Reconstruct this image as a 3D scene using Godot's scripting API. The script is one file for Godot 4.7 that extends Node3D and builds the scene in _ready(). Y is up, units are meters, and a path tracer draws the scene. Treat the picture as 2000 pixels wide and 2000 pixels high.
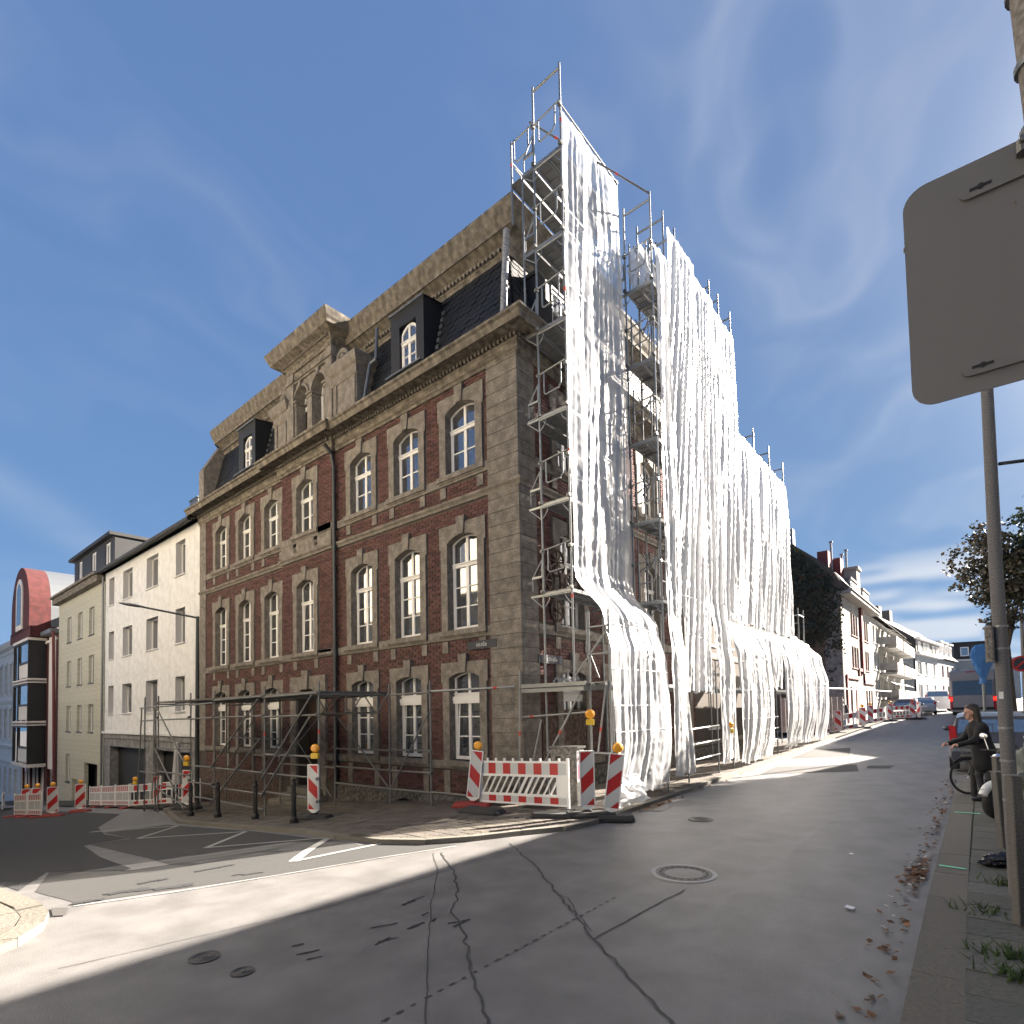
extends Node3D
# A brick corner house under scaffolding, wrapped in clear plastic sheet. x runs out of the long street's facade line, z runs out of the side street's, y is up; metres.

var M := {}
var used := {}
var rng := RandomNumberGenerator.new()
var NZ := FastNoiseLite.new()

class MB:
	var v := PackedVector3Array()
	var n := PackedVector3Array()
	var c := PackedColorArray()
	var uv := PackedVector2Array()
	var use_uv := false
	var xf := Transform3D.IDENTITY
	var col := Color(1, 1, 1)
	func tri(a: Vector3, b: Vector3, d: Vector3) -> void:      # counter-clockwise seen from outside
		a = xf * a; b = xf * b; d = xf * d
		var m := (b - a).cross(d - a).normalized()
		v.append(a); v.append(d); v.append(b)
		for i in 3:
			n.append(m); c.append(col)
		if use_uv:
			for i in 3: uv.append(Vector2.ZERO)
	func q(a: Vector3, b: Vector3, d: Vector3, e: Vector3) -> void:
		tri(a, b, d); tri(a, d, e)
	func quv(a: Vector3, b: Vector3, d: Vector3, e: Vector3) -> void:   # a is the lower left corner of the picture
		use_uv = true
		var m := ((xf * b) - (xf * a)).cross((xf * d) - (xf * a)).normalized()
		for p in [[a, 0, 1], [d, 1, 0], [b, 1, 1], [a, 0, 1], [e, 0, 0], [d, 1, 0]]:
			v.append(xf * p[0]); n.append(m); c.append(col); uv.append(Vector2(p[1], p[2]))
	func st(a: Vector3, b: Vector3, d: Vector3, na: Vector3, nb: Vector3, nd: Vector3) -> void:
		v.append(xf * a); v.append(xf * d); v.append(xf * b)
		n.append((xf.basis * na).normalized()); n.append((xf.basis * nd).normalized()); n.append((xf.basis * nb).normalized())
		for i in 3: c.append(col)
	func bb(a: Vector3, b: Vector3) -> void:
		var x0 := minf(a.x, b.x); var x1 := maxf(a.x, b.x); var y0 := minf(a.y, b.y); var y1 := maxf(a.y, b.y); var z0 := minf(a.z, b.z); var z1 := maxf(a.z, b.z)
		q(Vector3(x0, y0, z1), Vector3(x1, y0, z1), Vector3(x1, y1, z1), Vector3(x0, y1, z1))
		q(Vector3(x1, y0, z0), Vector3(x0, y0, z0), Vector3(x0, y1, z0), Vector3(x1, y1, z0))
		q(Vector3(x1, y0, z1), Vector3(x1, y0, z0), Vector3(x1, y1, z0), Vector3(x1, y1, z1))
		q(Vector3(x0, y0, z0), Vector3(x0, y0, z1), Vector3(x0, y1, z1), Vector3(x0, y1, z0))
		q(Vector3(x0, y1, z1), Vector3(x1, y1, z1), Vector3(x1, y1, z0), Vector3(x0, y1, z0))
		q(Vector3(x0, y0, z0), Vector3(x1, y0, z0), Vector3(x1, y0, z1), Vector3(x0, y0, z1))
	func cb(ce: Vector3, s: Vector3) -> void:
		bb(ce - s / 2, ce + s / 2)
	func bev(ce: Vector3, s: Vector3, r: float) -> void:        # a box with chamfered upright and top edges
		var h := s / 2
		var ring := func(y: float, d: float) -> Array:
			var a := []
			for k in [[1, 1, 0], [1, 1, 1], [-1, 1, 1], [-1, 1, 0], [-1, -1, 0], [-1, -1, 1], [1, -1, 1], [1, -1, 0]]:
				a.append(ce + Vector3(k[0] * (h.x - d - (r if k[2] == 1 else 0.0)), y, k[1] * (h.z - d - (r if k[2] == 0 else 0.0))))
			return a
		var l := [ring.call(-h.y, 0.0), ring.call(h.y - r, 0.0), ring.call(h.y, r * 0.8)]
		for j in 2:
			for i in 8:
				q(l[j][(i + 1) % 8], l[j][i], l[j + 1][i], l[j + 1][(i + 1) % 8])
		for i in range(1, 7):
			tri(l[2][0], l[2][i + 1], l[2][i])
			tri(l[0][0], l[0][i], l[0][i + 1])
	func tube(a: Vector3, b: Vector3, r0: float, r1 := -1.0, k := 8, caps := true) -> void:
		if r1 < 0.0: r1 = r0
		var d := (b - a).normalized()
		var s := d.cross(Vector3.UP if absf(d.y) < 0.9 else Vector3.RIGHT).normalized()
		var t := d.cross(s)
		for i in k:
			var e0 := s * cos(TAU * i / k) + t * sin(TAU * i / k)
			var e1 := s * cos(TAU * (i + 1) / k) + t * sin(TAU * (i + 1) / k)
			st(a + e0 * r0, a + e1 * r0, b + e1 * r1, e0, e1, e1)
			st(a + e0 * r0, b + e1 * r1, b + e0 * r1, e0, e1, e0)
			if caps:
				st(a, a + e1 * r0, a + e0 * r0, -d, -d, -d)
				st(b, b + e0 * r1, b + e1 * r1, d, d, d)
	func path(p: Array, r: float, k := 8, closed := false) -> void:
		for i in (p.size() if closed else p.size() - 1):
			tube(p[i], p[(i + 1) % p.size()], r, r, k, true)
	func ring(ce: Vector3, axis: Vector3, R: float, r: float, k := 24, m := 8) -> void:
		axis = axis.normalized()
		var s := axis.cross(Vector3.UP if absf(axis.y) < 0.9 else Vector3.RIGHT).normalized()
		var t := axis.cross(s)
		for i in k:
			for j in m:
				var g := []
				for w in [[i, j], [i + 1, j], [i + 1, j + 1], [i, j + 1]]:
					var e: Vector3 = s * cos(TAU * w[0] / k) + t * sin(TAU * w[0] / k)
					var nn: Vector3 = e * cos(TAU * w[1] / m) + axis * sin(TAU * w[1] / m)
					g.append(ce + e * R + nn * r); g.append(nn)
				st(g[0], g[2], g[4], g[1], g[3], g[5])
				st(g[0], g[4], g[6], g[1], g[5], g[7])
	func disc(ce: Vector3, axis: Vector3, R: float, k := 20) -> void:
		axis = axis.normalized()
		var s := axis.cross(Vector3.UP if absf(axis.y) < 0.9 else Vector3.RIGHT).normalized()
		var t := axis.cross(s)
		for i in k:
			tri(ce, ce + (s * cos(TAU * i / k) + t * sin(TAU * i / k)) * R, ce + (s * cos(TAU * (i + 1) / k) + t * sin(TAU * (i + 1) / k)) * R)
	func lathe(ce: Vector3, prof: Array, k := 16) -> void:      # [radius, height] upwards
		for j in prof.size() - 1:
			var a: Vector2 = prof[j]; var b: Vector2 = prof[j + 1]
			var m := Vector2(b.y - a.y, a.x - b.x).normalized()
			for i in k:
				var e0 := Vector3(cos(TAU * i / k), 0, sin(TAU * i / k)); var e1 := Vector3(cos(TAU * (i + 1) / k), 0, sin(TAU * (i + 1) / k))
				var n0 := e0 * m.x + Vector3.UP * m.y; var n1 := e1 * m.x + Vector3.UP * m.y
				st(ce + e1 * a.x + Vector3.UP * a.y, ce + e0 * a.x + Vector3.UP * a.y, ce + e0 * b.x + Vector3.UP * b.y, n1, n0, n0)
				st(ce + e1 * a.x + Vector3.UP * a.y, ce + e0 * b.x + Vector3.UP * b.y, ce + e1 * b.x + Vector3.UP * b.y, n1, n0, n1)
	func ball(ce: Vector3, r: Vector3, k := 12, m := 8) -> void:
		for j in m:
			for i in k:
				var g := []
				for w in [[i + 1, j], [i, j], [i, j + 1], [i + 1, j + 1]]:
					var ph: float = PI * w[1] / m - PI / 2
					var e := Vector3(cos(ph) * cos(TAU * w[0] / k), sin(ph), cos(ph) * sin(TAU * w[0] / k))
					g.append(ce + e * r); g.append(e / r)
				st(g[0], g[2], g[4], g[1], g[3], g[5])
				st(g[0], g[4], g[6], g[1], g[5], g[7])
	func poly(p: PackedVector2Array, z0: float, z1: float) -> void:    # a prism: an outline in x and y, from z0 (back) to z1 (front)
		if Geometry2D.is_polygon_clockwise(p): p.reverse()
		var s := 0.0
		for i in p.size(): s += p[i].cross(p[(i + 1) % p.size()])
		if s < 0.0: p.reverse()
		var t := Geometry2D.triangulate_polygon(p)
		for i in range(0, t.size(), 3):
			var a := p[t[i]]; var b := p[t[i + 1]]; var d := p[t[i + 2]]
			if (b - a).cross(d - a) < 0.0:
				var w := b; b = d; d = w
			tri(Vector3(a.x, a.y, z1), Vector3(b.x, b.y, z1), Vector3(d.x, d.y, z1))
			tri(Vector3(a.x, a.y, z0), Vector3(d.x, d.y, z0), Vector3(b.x, b.y, z0))
		for i in p.size():
			var a := p[i]; var b := p[(i + 1) % p.size()]
			q(Vector3(a.x, a.y, z1), Vector3(a.x, a.y, z0), Vector3(b.x, b.y, z0), Vector3(b.x, b.y, z1))
	func sweep(prof: Array, pts: Array, out_right := true, cap := true) -> void:   # profile of (outwards, height) along a mitred line of (x, z)
		var rows := []
		for i in pts.size():
			var p: Vector2 = pts[i]
			var d0: Vector2 = (p - pts[i - 1]).normalized() if i > 0 else (pts[1] - p).normalized()
			var d1: Vector2 = (pts[i + 1] - p).normalized() if i < pts.size() - 1 else d0
			var n0 := Vector2(-d0.y, d0.x); var n1 := Vector2(-d1.y, d1.x)
			if not out_right: n0 = -n0; n1 = -n1
			var m := (n0 + n1) / maxf(0.2, 1.0 + n0.dot(n1))
			var row := []
			for f in prof:
				row.append(Vector3(p.x + m.x * f.x, f.y, p.y + m.y * f.x))
			rows.append(row)
		for i in rows.size() - 1:
			for j in prof.size() - 1:
				if not out_right: q(rows[i][j], rows[i][j + 1], rows[i + 1][j + 1], rows[i + 1][j])
				else: q(rows[i][j], rows[i + 1][j], rows[i + 1][j + 1], rows[i][j + 1])
		if cap:
			for e in [0, rows.size() - 1]:
				for j in range(1, prof.size() - 1):
					tri(rows[e][0], rows[e][j], rows[e][j + 1])
	func grid(fn: Callable, nu: int, nv: int) -> void:          # a smooth sheet; fn(u, v) with u, v in 0..1; faces the side where u runs right and v runs up
		var P := PackedVector3Array(); P.resize((nu + 1) * (nv + 1))
		for j in nv + 1:
			for i in nu + 1:
				P[j * (nu + 1) + i] = fn.call(float(i) / nu, float(j) / nv)
		var N := PackedVector3Array(); N.resize(P.size())
		for j in nv + 1:
			for i in nu + 1:
				var a := P[j * (nu + 1) + mini(i + 1, nu)] - P[j * (nu + 1) + maxi(i - 1, 0)]
				var b := P[mini(j + 1, nv) * (nu + 1) + i] - P[maxi(j - 1, 0) * (nu + 1) + i]
				N[j * (nu + 1) + i] = a.cross(b).normalized()
		for j in nv:
			for i in nu:
				var a := j * (nu + 1) + i; var b := a + 1; var d := a + nu + 2; var e := a + nu + 1
				st(P[a], P[b], P[d], N[a], N[b], N[d])
				st(P[a], P[d], P[e], N[a], N[d], N[e])
	func mesh(m: Material) -> ArrayMesh:
		var am := ArrayMesh.new()
		if v.is_empty(): return am
		var a := []; a.resize(Mesh.ARRAY_MAX)
		a[Mesh.ARRAY_VERTEX] = v; a[Mesh.ARRAY_NORMAL] = n; a[Mesh.ARRAY_COLOR] = c
		if use_uv and uv.size() == v.size(): a[Mesh.ARRAY_TEX_UV] = uv
		am.add_surface_from_arrays(Mesh.PRIMITIVE_TRIANGLES, a)
		am.surface_set_material(0, m)
		return am

func numbered(s: String) -> String:
	var k: int = used.get(s, 0)
	used[s] = k + 1
	return s if k == 0 else "%s_%03d" % [s, k]

func thing(called: String, label: String, category: String, at := Vector3.ZERO, turn := 0.0, group := "") -> Node3D:
	var o := Node3D.new()
	o.name = numbered(called); add_child(o)
	o.position = at; o.rotation.y = turn
	return tag(o, label, category, group)

func tag(o: Node3D, label: String, category: String, group := "") -> Node3D:
	o.set_meta("label", label); o.set_meta("category", category)
	if group: o.set_meta("group", group)
	return o

func part(parent: Node, called: String, b: MB, m: String, label := "") -> MeshInstance3D:
	return inst(parent, called, b.mesh(M[m]), label)

func inst(parent: Node, called: String, mesh: Mesh, label := "") -> MeshInstance3D:
	var o := MeshInstance3D.new()
	o.mesh = mesh; o.name = called
	if parent == self: o.name = numbered(called)
	parent.add_child(o, true)
	if label: o.set_meta("label", label)
	return o

func struct(called: String, b: MB, m: String) -> MeshInstance3D:
	var o := part(self, called, b, m)
	o.set_meta("kind", "structure")
	return o

func stuff(o: Node) -> Node:
	o.set_meta("kind", "stuff")
	return o

func dup(o: Node3D, label: String, at: Vector3, turn: float) -> Node3D:
	var r: Node3D = o.duplicate()
	r.name = numbered(str(o.name).rstrip("0123456789").trim_suffix("_"))
	add_child(r)
	r.position = at; r.rotation.y = turn
	r.set_meta("label", label)
	return r

func box_part(parent: Node, called: String, a: Vector3, b: Vector3, m: String, label := "") -> MeshInstance3D:
	var k := MB.new(); k.bb(a, b)
	return part(parent, called, k, m, label)

# ---------------------------------------------------------------- textures and materials
func noise_tex(freq: float, oct: int, lo: float, hi: float, s: int, size := 512, type := FastNoiseLite.TYPE_SIMPLEX_SMOOTH, normal := 0.0) -> NoiseTexture2D:
	var f := FastNoiseLite.new()
	f.seed = s; f.noise_type = type; f.frequency = freq; f.fractal_octaves = oct
	var t := NoiseTexture2D.new()
	t.width = size; t.height = size; t.seamless = true; t.noise = f
	if normal > 0.0:
		t.as_normal_map = true; t.bump_strength = normal
	else:
		var g := Gradient.new()
		g.set_color(0, Color(lo, lo, lo)); g.set_color(1, Color(hi, hi, hi))
		t.color_ramp = g
	return t

func mat(called: String, r: float, g: float, b: float, rough := 0.8, metal := 0.0) -> StandardMaterial3D:
	var m := StandardMaterial3D.new()
	m.resource_name = called
	m.albedo_color = Color(r, g, b).linear_to_srgb()
	m.roughness = rough; m.metallic = metal
	m.vertex_color_use_as_albedo = true
	M[called] = m
	return m

func dress(m: StandardMaterial3D, t: Texture2D, metres: float, bump: Texture2D = null, bs := 1.0) -> StandardMaterial3D:
	m.uv1_triplanar = true; m.uv1_world_triplanar = true
	m.uv1_scale = Vector3.ONE / metres
	if t: m.albedo_texture = t
	if bump:
		m.normal_enabled = true; m.normal_texture = bump; m.normal_scale = bs
	return m

func materials() -> void:
	var fine := noise_tex(0.09, 4, 0.62, 1.0, 3)
	var blotch := noise_tex(0.012, 5, 0.7, 1.0, 5)
	var grain := noise_tex(0.35, 2, 0.5, 1.0, 7, 1024)
	var grain_n := noise_tex(0.3, 3, 0, 1, 8, 1024, FastNoiseLite.TYPE_SIMPLEX_SMOOTH, 3.0)
	var soft_n := noise_tex(0.05, 4, 0, 1, 9, 512, FastNoiseLite.TYPE_SIMPLEX_SMOOTH, 4.0)
	var crease_n := noise_tex(0.02, 4, 0, 1, 12, 1024, FastNoiseLite.TYPE_CELLULAR, 5.0)
	var dirt := noise_tex(0.02, 5, 0.45, 1.0, 21)
	var a := dress(mat("asphalt", 0.36, 0.352, 0.348, 0.55), grain, 2.3, grain_n, 0.8)
	a.detail_enabled = true; a.detail_blend_mode = BaseMaterial3D.BLEND_MODE_MUL; a.detail_albedo = noise_tex(0.006, 5, 0.82, 1.0, 31)
	a.uv2_triplanar = true; a.uv2_world_triplanar = true; a.uv2_scale = Vector3.ONE / 11.0
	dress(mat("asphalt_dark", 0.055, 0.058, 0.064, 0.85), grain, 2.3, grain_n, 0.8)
	dress(mat("asphalt_mid", 0.10, 0.10, 0.10, 0.85), grain, 2.3, grain_n, 0.8)
	dress(mat("tar", 0.09, 0.088, 0.086, 0.7), fine, 1.0)
	dress(mat("road_paint", 0.55, 0.55, 0.53, 0.7), fine, 0.8)
	dress(mat("iron", 0.13, 0.125, 0.12, 0.6), fine, 0.6)
	dress(mat("iron_dark", 0.05, 0.05, 0.05, 0.7), fine, 0.6)
	dress(mat("paving", 0.23, 0.205, 0.18, 0.9), grain, 1.7, soft_n, 0.7)
	dress(mat("slab", 0.27, 0.275, 0.25, 0.9), grain, 2.1, soft_n, 0.8)
	dress(mat("kerb", 0.29, 0.27, 0.235, 0.9), grain, 1.5, soft_n, 0.6)
	dress(mat("joint", 0.075, 0.07, 0.055, 1.0), fine, 1.0)
	dress(mat("brick", 0.20, 0.095, 0.085, 0.9), fine, 0.35, grain_n, 0.9)
	dress(mat("mortar", 0.115, 0.098, 0.086, 1.0), fine, 0.4)
	var s := dress(mat("sandstone", 0.41, 0.365, 0.315, 0.9), blotch, 1.9, soft_n, 0.25)
	s.detail_enabled = true; s.detail_blend_mode = BaseMaterial3D.BLEND_MODE_MUL; s.detail_albedo = fine
	s.uv2_triplanar = true; s.uv2_world_triplanar = true; s.uv2_scale = Vector3.ONE / 0.9
	s = dress(mat("cornice_stone", 0.29, 0.255, 0.21, 0.95), dirt, 2.9, soft_n, 0.2)
	dress(mat("plinth", 0.18, 0.125, 0.10, 0.95), dirt, 1.7, soft_n, 0.8)
	dress(mat("plinth_grey", 0.22, 0.205, 0.18, 0.95), dirt, 1.7, soft_n, 0.8)
	dress(mat("slate", 0.016, 0.018, 0.023, 0.6), fine, 0.6, soft_n, 0.7)
	dress(mat("slate_gap", 0.012, 0.012, 0.014, 0.9), null, 1.0)
	dress(mat("black_slate", 0.018, 0.019, 0.023, 0.6), fine, 0.5, soft_n, 0.5)
	mat("white_wood", 0.72, 0.71, 0.69, 0.5)
	var gl := mat("glass", 0.30, 0.31, 0.33, 0.03, 0.85); gl.vertex_color_use_as_albedo = false
	gl = mat("dark_glass", 0.10, 0.105, 0.115, 0.05, 0.8)
	mat("curtain", 0.55, 0.54, 0.5, 0.9)
	dress(mat("zinc", 0.26, 0.28, 0.30, 0.45, 0.5), fine, 0.8)
	dress(mat("zinc_dark", 0.075, 0.085, 0.09, 0.5, 0.3), fine, 0.8)
	dress(mat("white_pipe", 0.52, 0.52, 0.54, 0.5), dirt, 0.7)
	dress(mat("galvanised", 0.40, 0.42, 0.43, 0.42, 0.65), fine, 0.5)
	dress(mat("galvanised_dull", 0.27, 0.275, 0.275, 0.5, 0.45), fine, 0.5)
	dress(mat("deck_steel", 0.30, 0.31, 0.32, 0.5, 0.4), fine, 0.4)
	mat("red_mark", 0.45, 0.05, 0.035, 0.6)
	mat("door_dark", 0.03, 0.018, 0.014, 0.6)
	mat("black", 0.012, 0.012, 0.013, 0.6)
	mat("rubber", 0.02, 0.02, 0.021, 0.85)
	dress(mat("recycled_rubber", 0.055, 0.055, 0.055, 0.95), fine, 0.5)
	dress(mat("red_foot", 0.36, 0.045, 0.035, 0.8), fine, 0.6)
	mat("white_plastic", 0.74, 0.74, 0.73, 0.45)
	mat("grey_plastic", 0.42, 0.43, 0.44, 0.5)
	mat("reflex_white", 0.50, 0.52, 0.53, 0.45)
	mat("reflex_red", 0.40, 0.018, 0.02, 0.4)
	var am := mat("amber", 0.80, 0.36, 0.02, 0.25); am.clearcoat_enabled = true; am.clearcoat = 0.6
	mat("yellow_box", 0.60, 0.40, 0.03, 0.5)
	var rl := mat("red_light", 0.6, 0.02, 0.015, 0.3); rl.emission_enabled = true; rl.emission = Color(1, 0.08, 0.04); rl.emission_energy_multiplier = 0.9
	mat("red_lens", 0.38, 0.01, 0.012, 0.2)
	dress(mat("white_render", 0.70, 0.70, 0.70, 0.95), noise_tex(0.01, 4, 0.9, 1.0, 41), 3.0)
	dress(mat("reveal_grey", 0.46, 0.455, 0.47, 0.95), null, 1.0)
	var cr := dress(mat("cream_brick", 0.47, 0.455, 0.385, 0.9), brick_tex(), 1.28)
	cr.normal_enabled = false
	dress(mat("red_render", 0.09, 0.018, 0.018, 0.9), blotch, 3.0)
	dress(mat("rose_cream", 0.60, 0.56, 0.52, 0.9), null, 1.0)
	dress(mat("pale_render", 0.56, 0.59, 0.60, 0.95), noise_tex(0.01, 4, 0.88, 1.0, 43), 3.0)
	dress(mat("grey_render", 0.27, 0.27, 0.27, 0.95), blotch, 3.0)
	dress(mat("beige_render", 0.34, 0.33, 0.305, 0.95), noise_tex(0.01, 4, 0.88, 1.0, 44), 3.0)
	dress(mat("blue_render", 0.24, 0.27, 0.30, 0.95), noise_tex(0.01, 4, 0.88, 1.0, 45), 3.0)
	dress(mat("yellow_render", 0.66, 0.60, 0.46, 0.95), noise_tex(0.01, 4, 0.88, 1.0, 46), 3.0)
	dress(mat("maroon", 0.14, 0.035, 0.035, 0.8), null, 1.0)
	mat("pink_shutter", 0.36, 0.20, 0.18, 0.8)
	dress(mat("roof_tile", 0.085, 0.08, 0.078, 0.8), fine, 0.7)
	dress(mat("rubble", 0.22, 0.185, 0.15, 0.95), dirt, 1.1, soft_n, 1.5)
	var lf := mat("leaf", 1, 1, 1, 0.6); lf.backlight_enabled = true; lf.backlight = Color(0.35, 0.35, 0.3)
	dress(mat("bark", 0.10, 0.08, 0.065, 0.95), fine, 0.4, soft_n, 1.5)
	var f := dress(mat("film", 0.74, 0.75, 0.76, 0.34), null, 1.6, crease_n, 0.18)
	f.transparency = BaseMaterial3D.TRANSPARENCY_ALPHA; f.albedo_color.a = 0.93; f.metallic_specular = 0.7
	f.backlight_enabled = true; f.backlight = Color(0.9, 0.9, 0.9)
	f = dress(mat("film_clear", 0.62, 0.64, 0.67, 0.28), null, 1.4, crease_n, 0.2)
	f.transparency = BaseMaterial3D.TRANSPARENCY_ALPHA; f.albedo_color.a = 0.72; f.metallic_specular = 0.9
	f.backlight_enabled = true; f.backlight = Color(0.8, 0.8, 0.8)
	f = mat("film_seam", 0.9, 0.9, 0.9, 0.5)
	f.backlight_enabled = true; f.backlight = Color(0.6, 0.6, 0.6)
	f = mat("blue_bag", 0.03, 0.13, 0.34, 0.42)
	var cp := mat("car_dark", 0.02, 0.02, 0.035, 0.3); cp.clearcoat_enabled = true; cp.clearcoat = 1.0
	cp = mat("car_silver", 0.36, 0.38, 0.40, 0.3, 0.6); cp.clearcoat_enabled = true; cp.clearcoat = 1.0
	cp = mat("car_white", 0.70, 0.70, 0.70, 0.3); cp.clearcoat_enabled = true; cp.clearcoat = 1.0
	cp = mat("chrome", 0.7, 0.7, 0.7, 0.15, 1.0)
	mat("bus_grey", 0.28, 0.29, 0.30, 0.4)
	dress(mat("pole_grey", 0.22, 0.215, 0.225, 0.7), fine, 0.9)
	dress(mat("pole_light", 0.36, 0.33, 0.30, 0.7), dirt, 0.4)
	dress(mat("sign_back", 0.17, 0.165, 0.162, 0.6, 0.2), null, 1.0)
	dress(mat("aged_wood", 0.19, 0.18, 0.17, 0.9), fine, 0.9)
	dress(mat("cabinet", 0.30, 0.29, 0.265, 0.7), dirt, 1.0)
	dress(mat("tarpaulin", 0.17, 0.19, 0.165, 0.6), fine, 0.5)
	mat("bin_bag", 0.012, 0.012, 0.014, 0.25)
	mat("skin", 0.42, 0.24, 0.18, 0.6)
	mat("hair_dark", 0.018, 0.011, 0.009, 0.6)
	dress(mat("coat_black", 0.012, 0.012, 0.014, 0.9), null, 1.0)
	mat("denim", 0.10, 0.13, 0.20, 0.9)
	mat("shirt_grey", 0.30, 0.30, 0.31, 0.9)
	mat("jacket_dark", 0.025, 0.025, 0.032, 0.85)
	mat("litter", 1, 1, 1, 0.9)
	mat("sign_blue", 0.018, 0.022, 0.035, 0.6)
	mat("sign_letter", 0.55, 0.55, 0.53, 0.5)

func brick_tex() -> ImageTexture:     # grain of a painted brick wall that stands too far off for its bricks to be told apart
	var im := Image.create(256, 256, false, Image.FORMAT_RGB8)
	im.fill(Color(0.97, 0.97, 0.96))
	rng.seed = 77
	for j in 16:
		for i in 6:
			var s := 0.90 + rng.randf() * 0.1
			im.fill_rect(Rect2i(int(i * 42.67 + (21 if j % 2 else 0)) % 256, j * 16, 41, 14), Color(s, s, s * 0.985))
		im.fill_rect(Rect2i(0, j * 16 + 14, 256, 2), Color(0.80, 0.80, 0.78))
	return ImageTexture.create_from_image(im)

# ---------------------------------------------------------------- ground
func gy(x: float, z: float) -> float:      # the road: the side street falls away to -x, the long street climbs to -z
	var l := -0.088 * maxf(0.0, -x)
	var r := 0.03 + 0.02 * maxf(0.0, -z) + 0.02 * maxf(0.0, x - 2.6)
	return maxf(-6.0, lerpf(l, r, smoothstep(-1.5, 2.6, x)))
const KERB := 0.08

func gp(x: float, z: float, up := 0.0) -> Vector3:
	return Vector3(x, gy(x, z) + up, z)
# ---------------------------------------------------------------- flat things that follow the ground
func lay(b: MB, p: PackedVector2Array, step: float, up: float) -> void:
	if p.is_empty(): return
	var lo := p[0]; var hi := p[0]
	for e in p:
		lo = lo.min(e); hi = hi.max(e)
	var x := floorf(lo.x / step) * step
	while x < hi.x:
		var z := floorf(lo.y / step) * step
		while z < hi.y:
			for r in Geometry2D.intersect_polygons(p, PackedVector2Array([Vector2(x, z), Vector2(x + step, z), Vector2(x + step, z + step), Vector2(x, z + step)])):
				var t := Geometry2D.triangulate_polygon(r)
				for i in range(0, t.size(), 3):
					var q0: Vector2 = r[t[i]]; var q1: Vector2 = r[t[i + 1]]; var q2: Vector2 = r[t[i + 2]]
					if (q1 - q0).cross(q2 - q0) > 0.0:
						var w := q1; q1 = q2; q2 = w
					b.tri(gp(q0.x, q0.y, up), gp(q1.x, q1.y, up), gp(q2.x, q2.y, up))
			z += step
		x += step

func strip(b: MB, pts: Array, width: float, up: float, wander := 0.0, step := 0.25) -> void:
	var line: Array[Vector2] = []
	for i in pts.size() - 1:
		var a: Vector2 = pts[i]; var e: Vector2 = pts[i + 1]
		var k := maxi(1, int(a.distance_to(e) / step))
		for j in k:
			line.append(a.lerp(e, float(j) / k) + Vector2(rng.randf_range(-wander, wander), rng.randf_range(-wander, wander)))
	line.append(pts[-1])
	for i in line.size() - 1:
		var d := (line[i + 1] - line[i]).normalized()
		var s := Vector2(-d.y, d.x) * width * 0.5
		var w0 := 1.0 if wander == 0.0 else rng.randf_range(0.5, 1.3)
		b.q(gp(line[i].x - s.x * w0, line[i].y - s.y * w0, up), gp(line[i].x + s.x * w0, line[i].y + s.y * w0, up), gp(line[i + 1].x + s.x, line[i + 1].y + s.y, up), gp(line[i + 1].x - s.x, line[i + 1].y - s.y, up))

func pv(a: Array) -> PackedVector2Array:
	var p := PackedVector2Array()
	for i in range(0, a.size(), 2): p.append(Vector2(a[i], a[i + 1]))
	return p

func stone(b: MB, p: PackedVector2Array, up: float, drop: float) -> void:      # one paving stone: its top and its sides
	if Geometry2D.is_polygon_clockwise(p): p.reverse()
	var t := Geometry2D.triangulate_polygon(p)
	for i in range(0, t.size(), 3):
		var q0 := p[t[i]]; var q1 := p[t[i + 1]]; var q2 := p[t[i + 2]]
		if (q1 - q0).cross(q2 - q0) > 0.0:
			var w := q1; q1 = q2; q2 = w
		b.tri(gp(q0.x, q0.y, up), gp(q1.x, q1.y, up), gp(q2.x, q2.y, up))
	for i in p.size():
		var a := p[i]; var e := p[(i + 1) % p.size()]
		b.q(gp(a.x, a.y, up), gp(a.x, a.y, up - drop), gp(e.x, e.y, up - drop), gp(e.x, e.y, up))

# stones in rows over a region; the nearest ones become parts of their own, the rest one part
func pave(parent: Node3D, called: String, m: String, region: PackedVector2Array, lo: Vector2, hi: Vector2, sx: float, sz: float, turn: float, singles: int, tone: float, up: float, holes := []) -> void:
	var eye := Vector2(8.05, 9.95)
	var all := []
	var j := 0
	var z := lo.y
	while z < hi.y:
		var x := lo.x - (sx * 0.5 if j % 2 else 0.0)
		while x < hi.x:
			var w := sx * rng.randf_range(0.93, 1.07)
			var g := 0.007
			var r := PackedVector2Array()
			for e in [Vector2(x + g, z + g), Vector2(x + w - g, z + g), Vector2(x + w - g, z + sz - g), Vector2(x + g, z + sz - g)]:
				r.append((e as Vector2).rotated(turn))
			x += w
			for piece in Geometry2D.intersect_polygons(r, region):
				if piece.size() >= 3:
					var area := 0.0
					for i in piece.size(): area += piece[i].cross(piece[(i + 1) % piece.size()])
					if absf(area) > 0.004:
						all.append([eye.distance_to(piece[0]), piece])
		z += sz
		j += 1
	all.sort_custom(func(a, b): return a[0] < b[0])
	var rest := MB.new()
	for i in all.size():
		var s := 1.0 - rng.randf() * tone
		var c := Color(s, s * rng.randf_range(0.96, 1.0), s * rng.randf_range(0.9, 1.0))
		var h := up + rng.randf_range(-0.004, 0.005)
		if i < singles:
			var b := MB.new(); b.col = c
			stone(b, all[i][1], h, 0.03)
			part(parent, called, b, m)
		else:
			rest.col = c
			stone(rest, all[i][1], h, 0.03)
	if not rest.v.is_empty():
		stuff(part(parent, called + "_field", rest, m))

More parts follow.
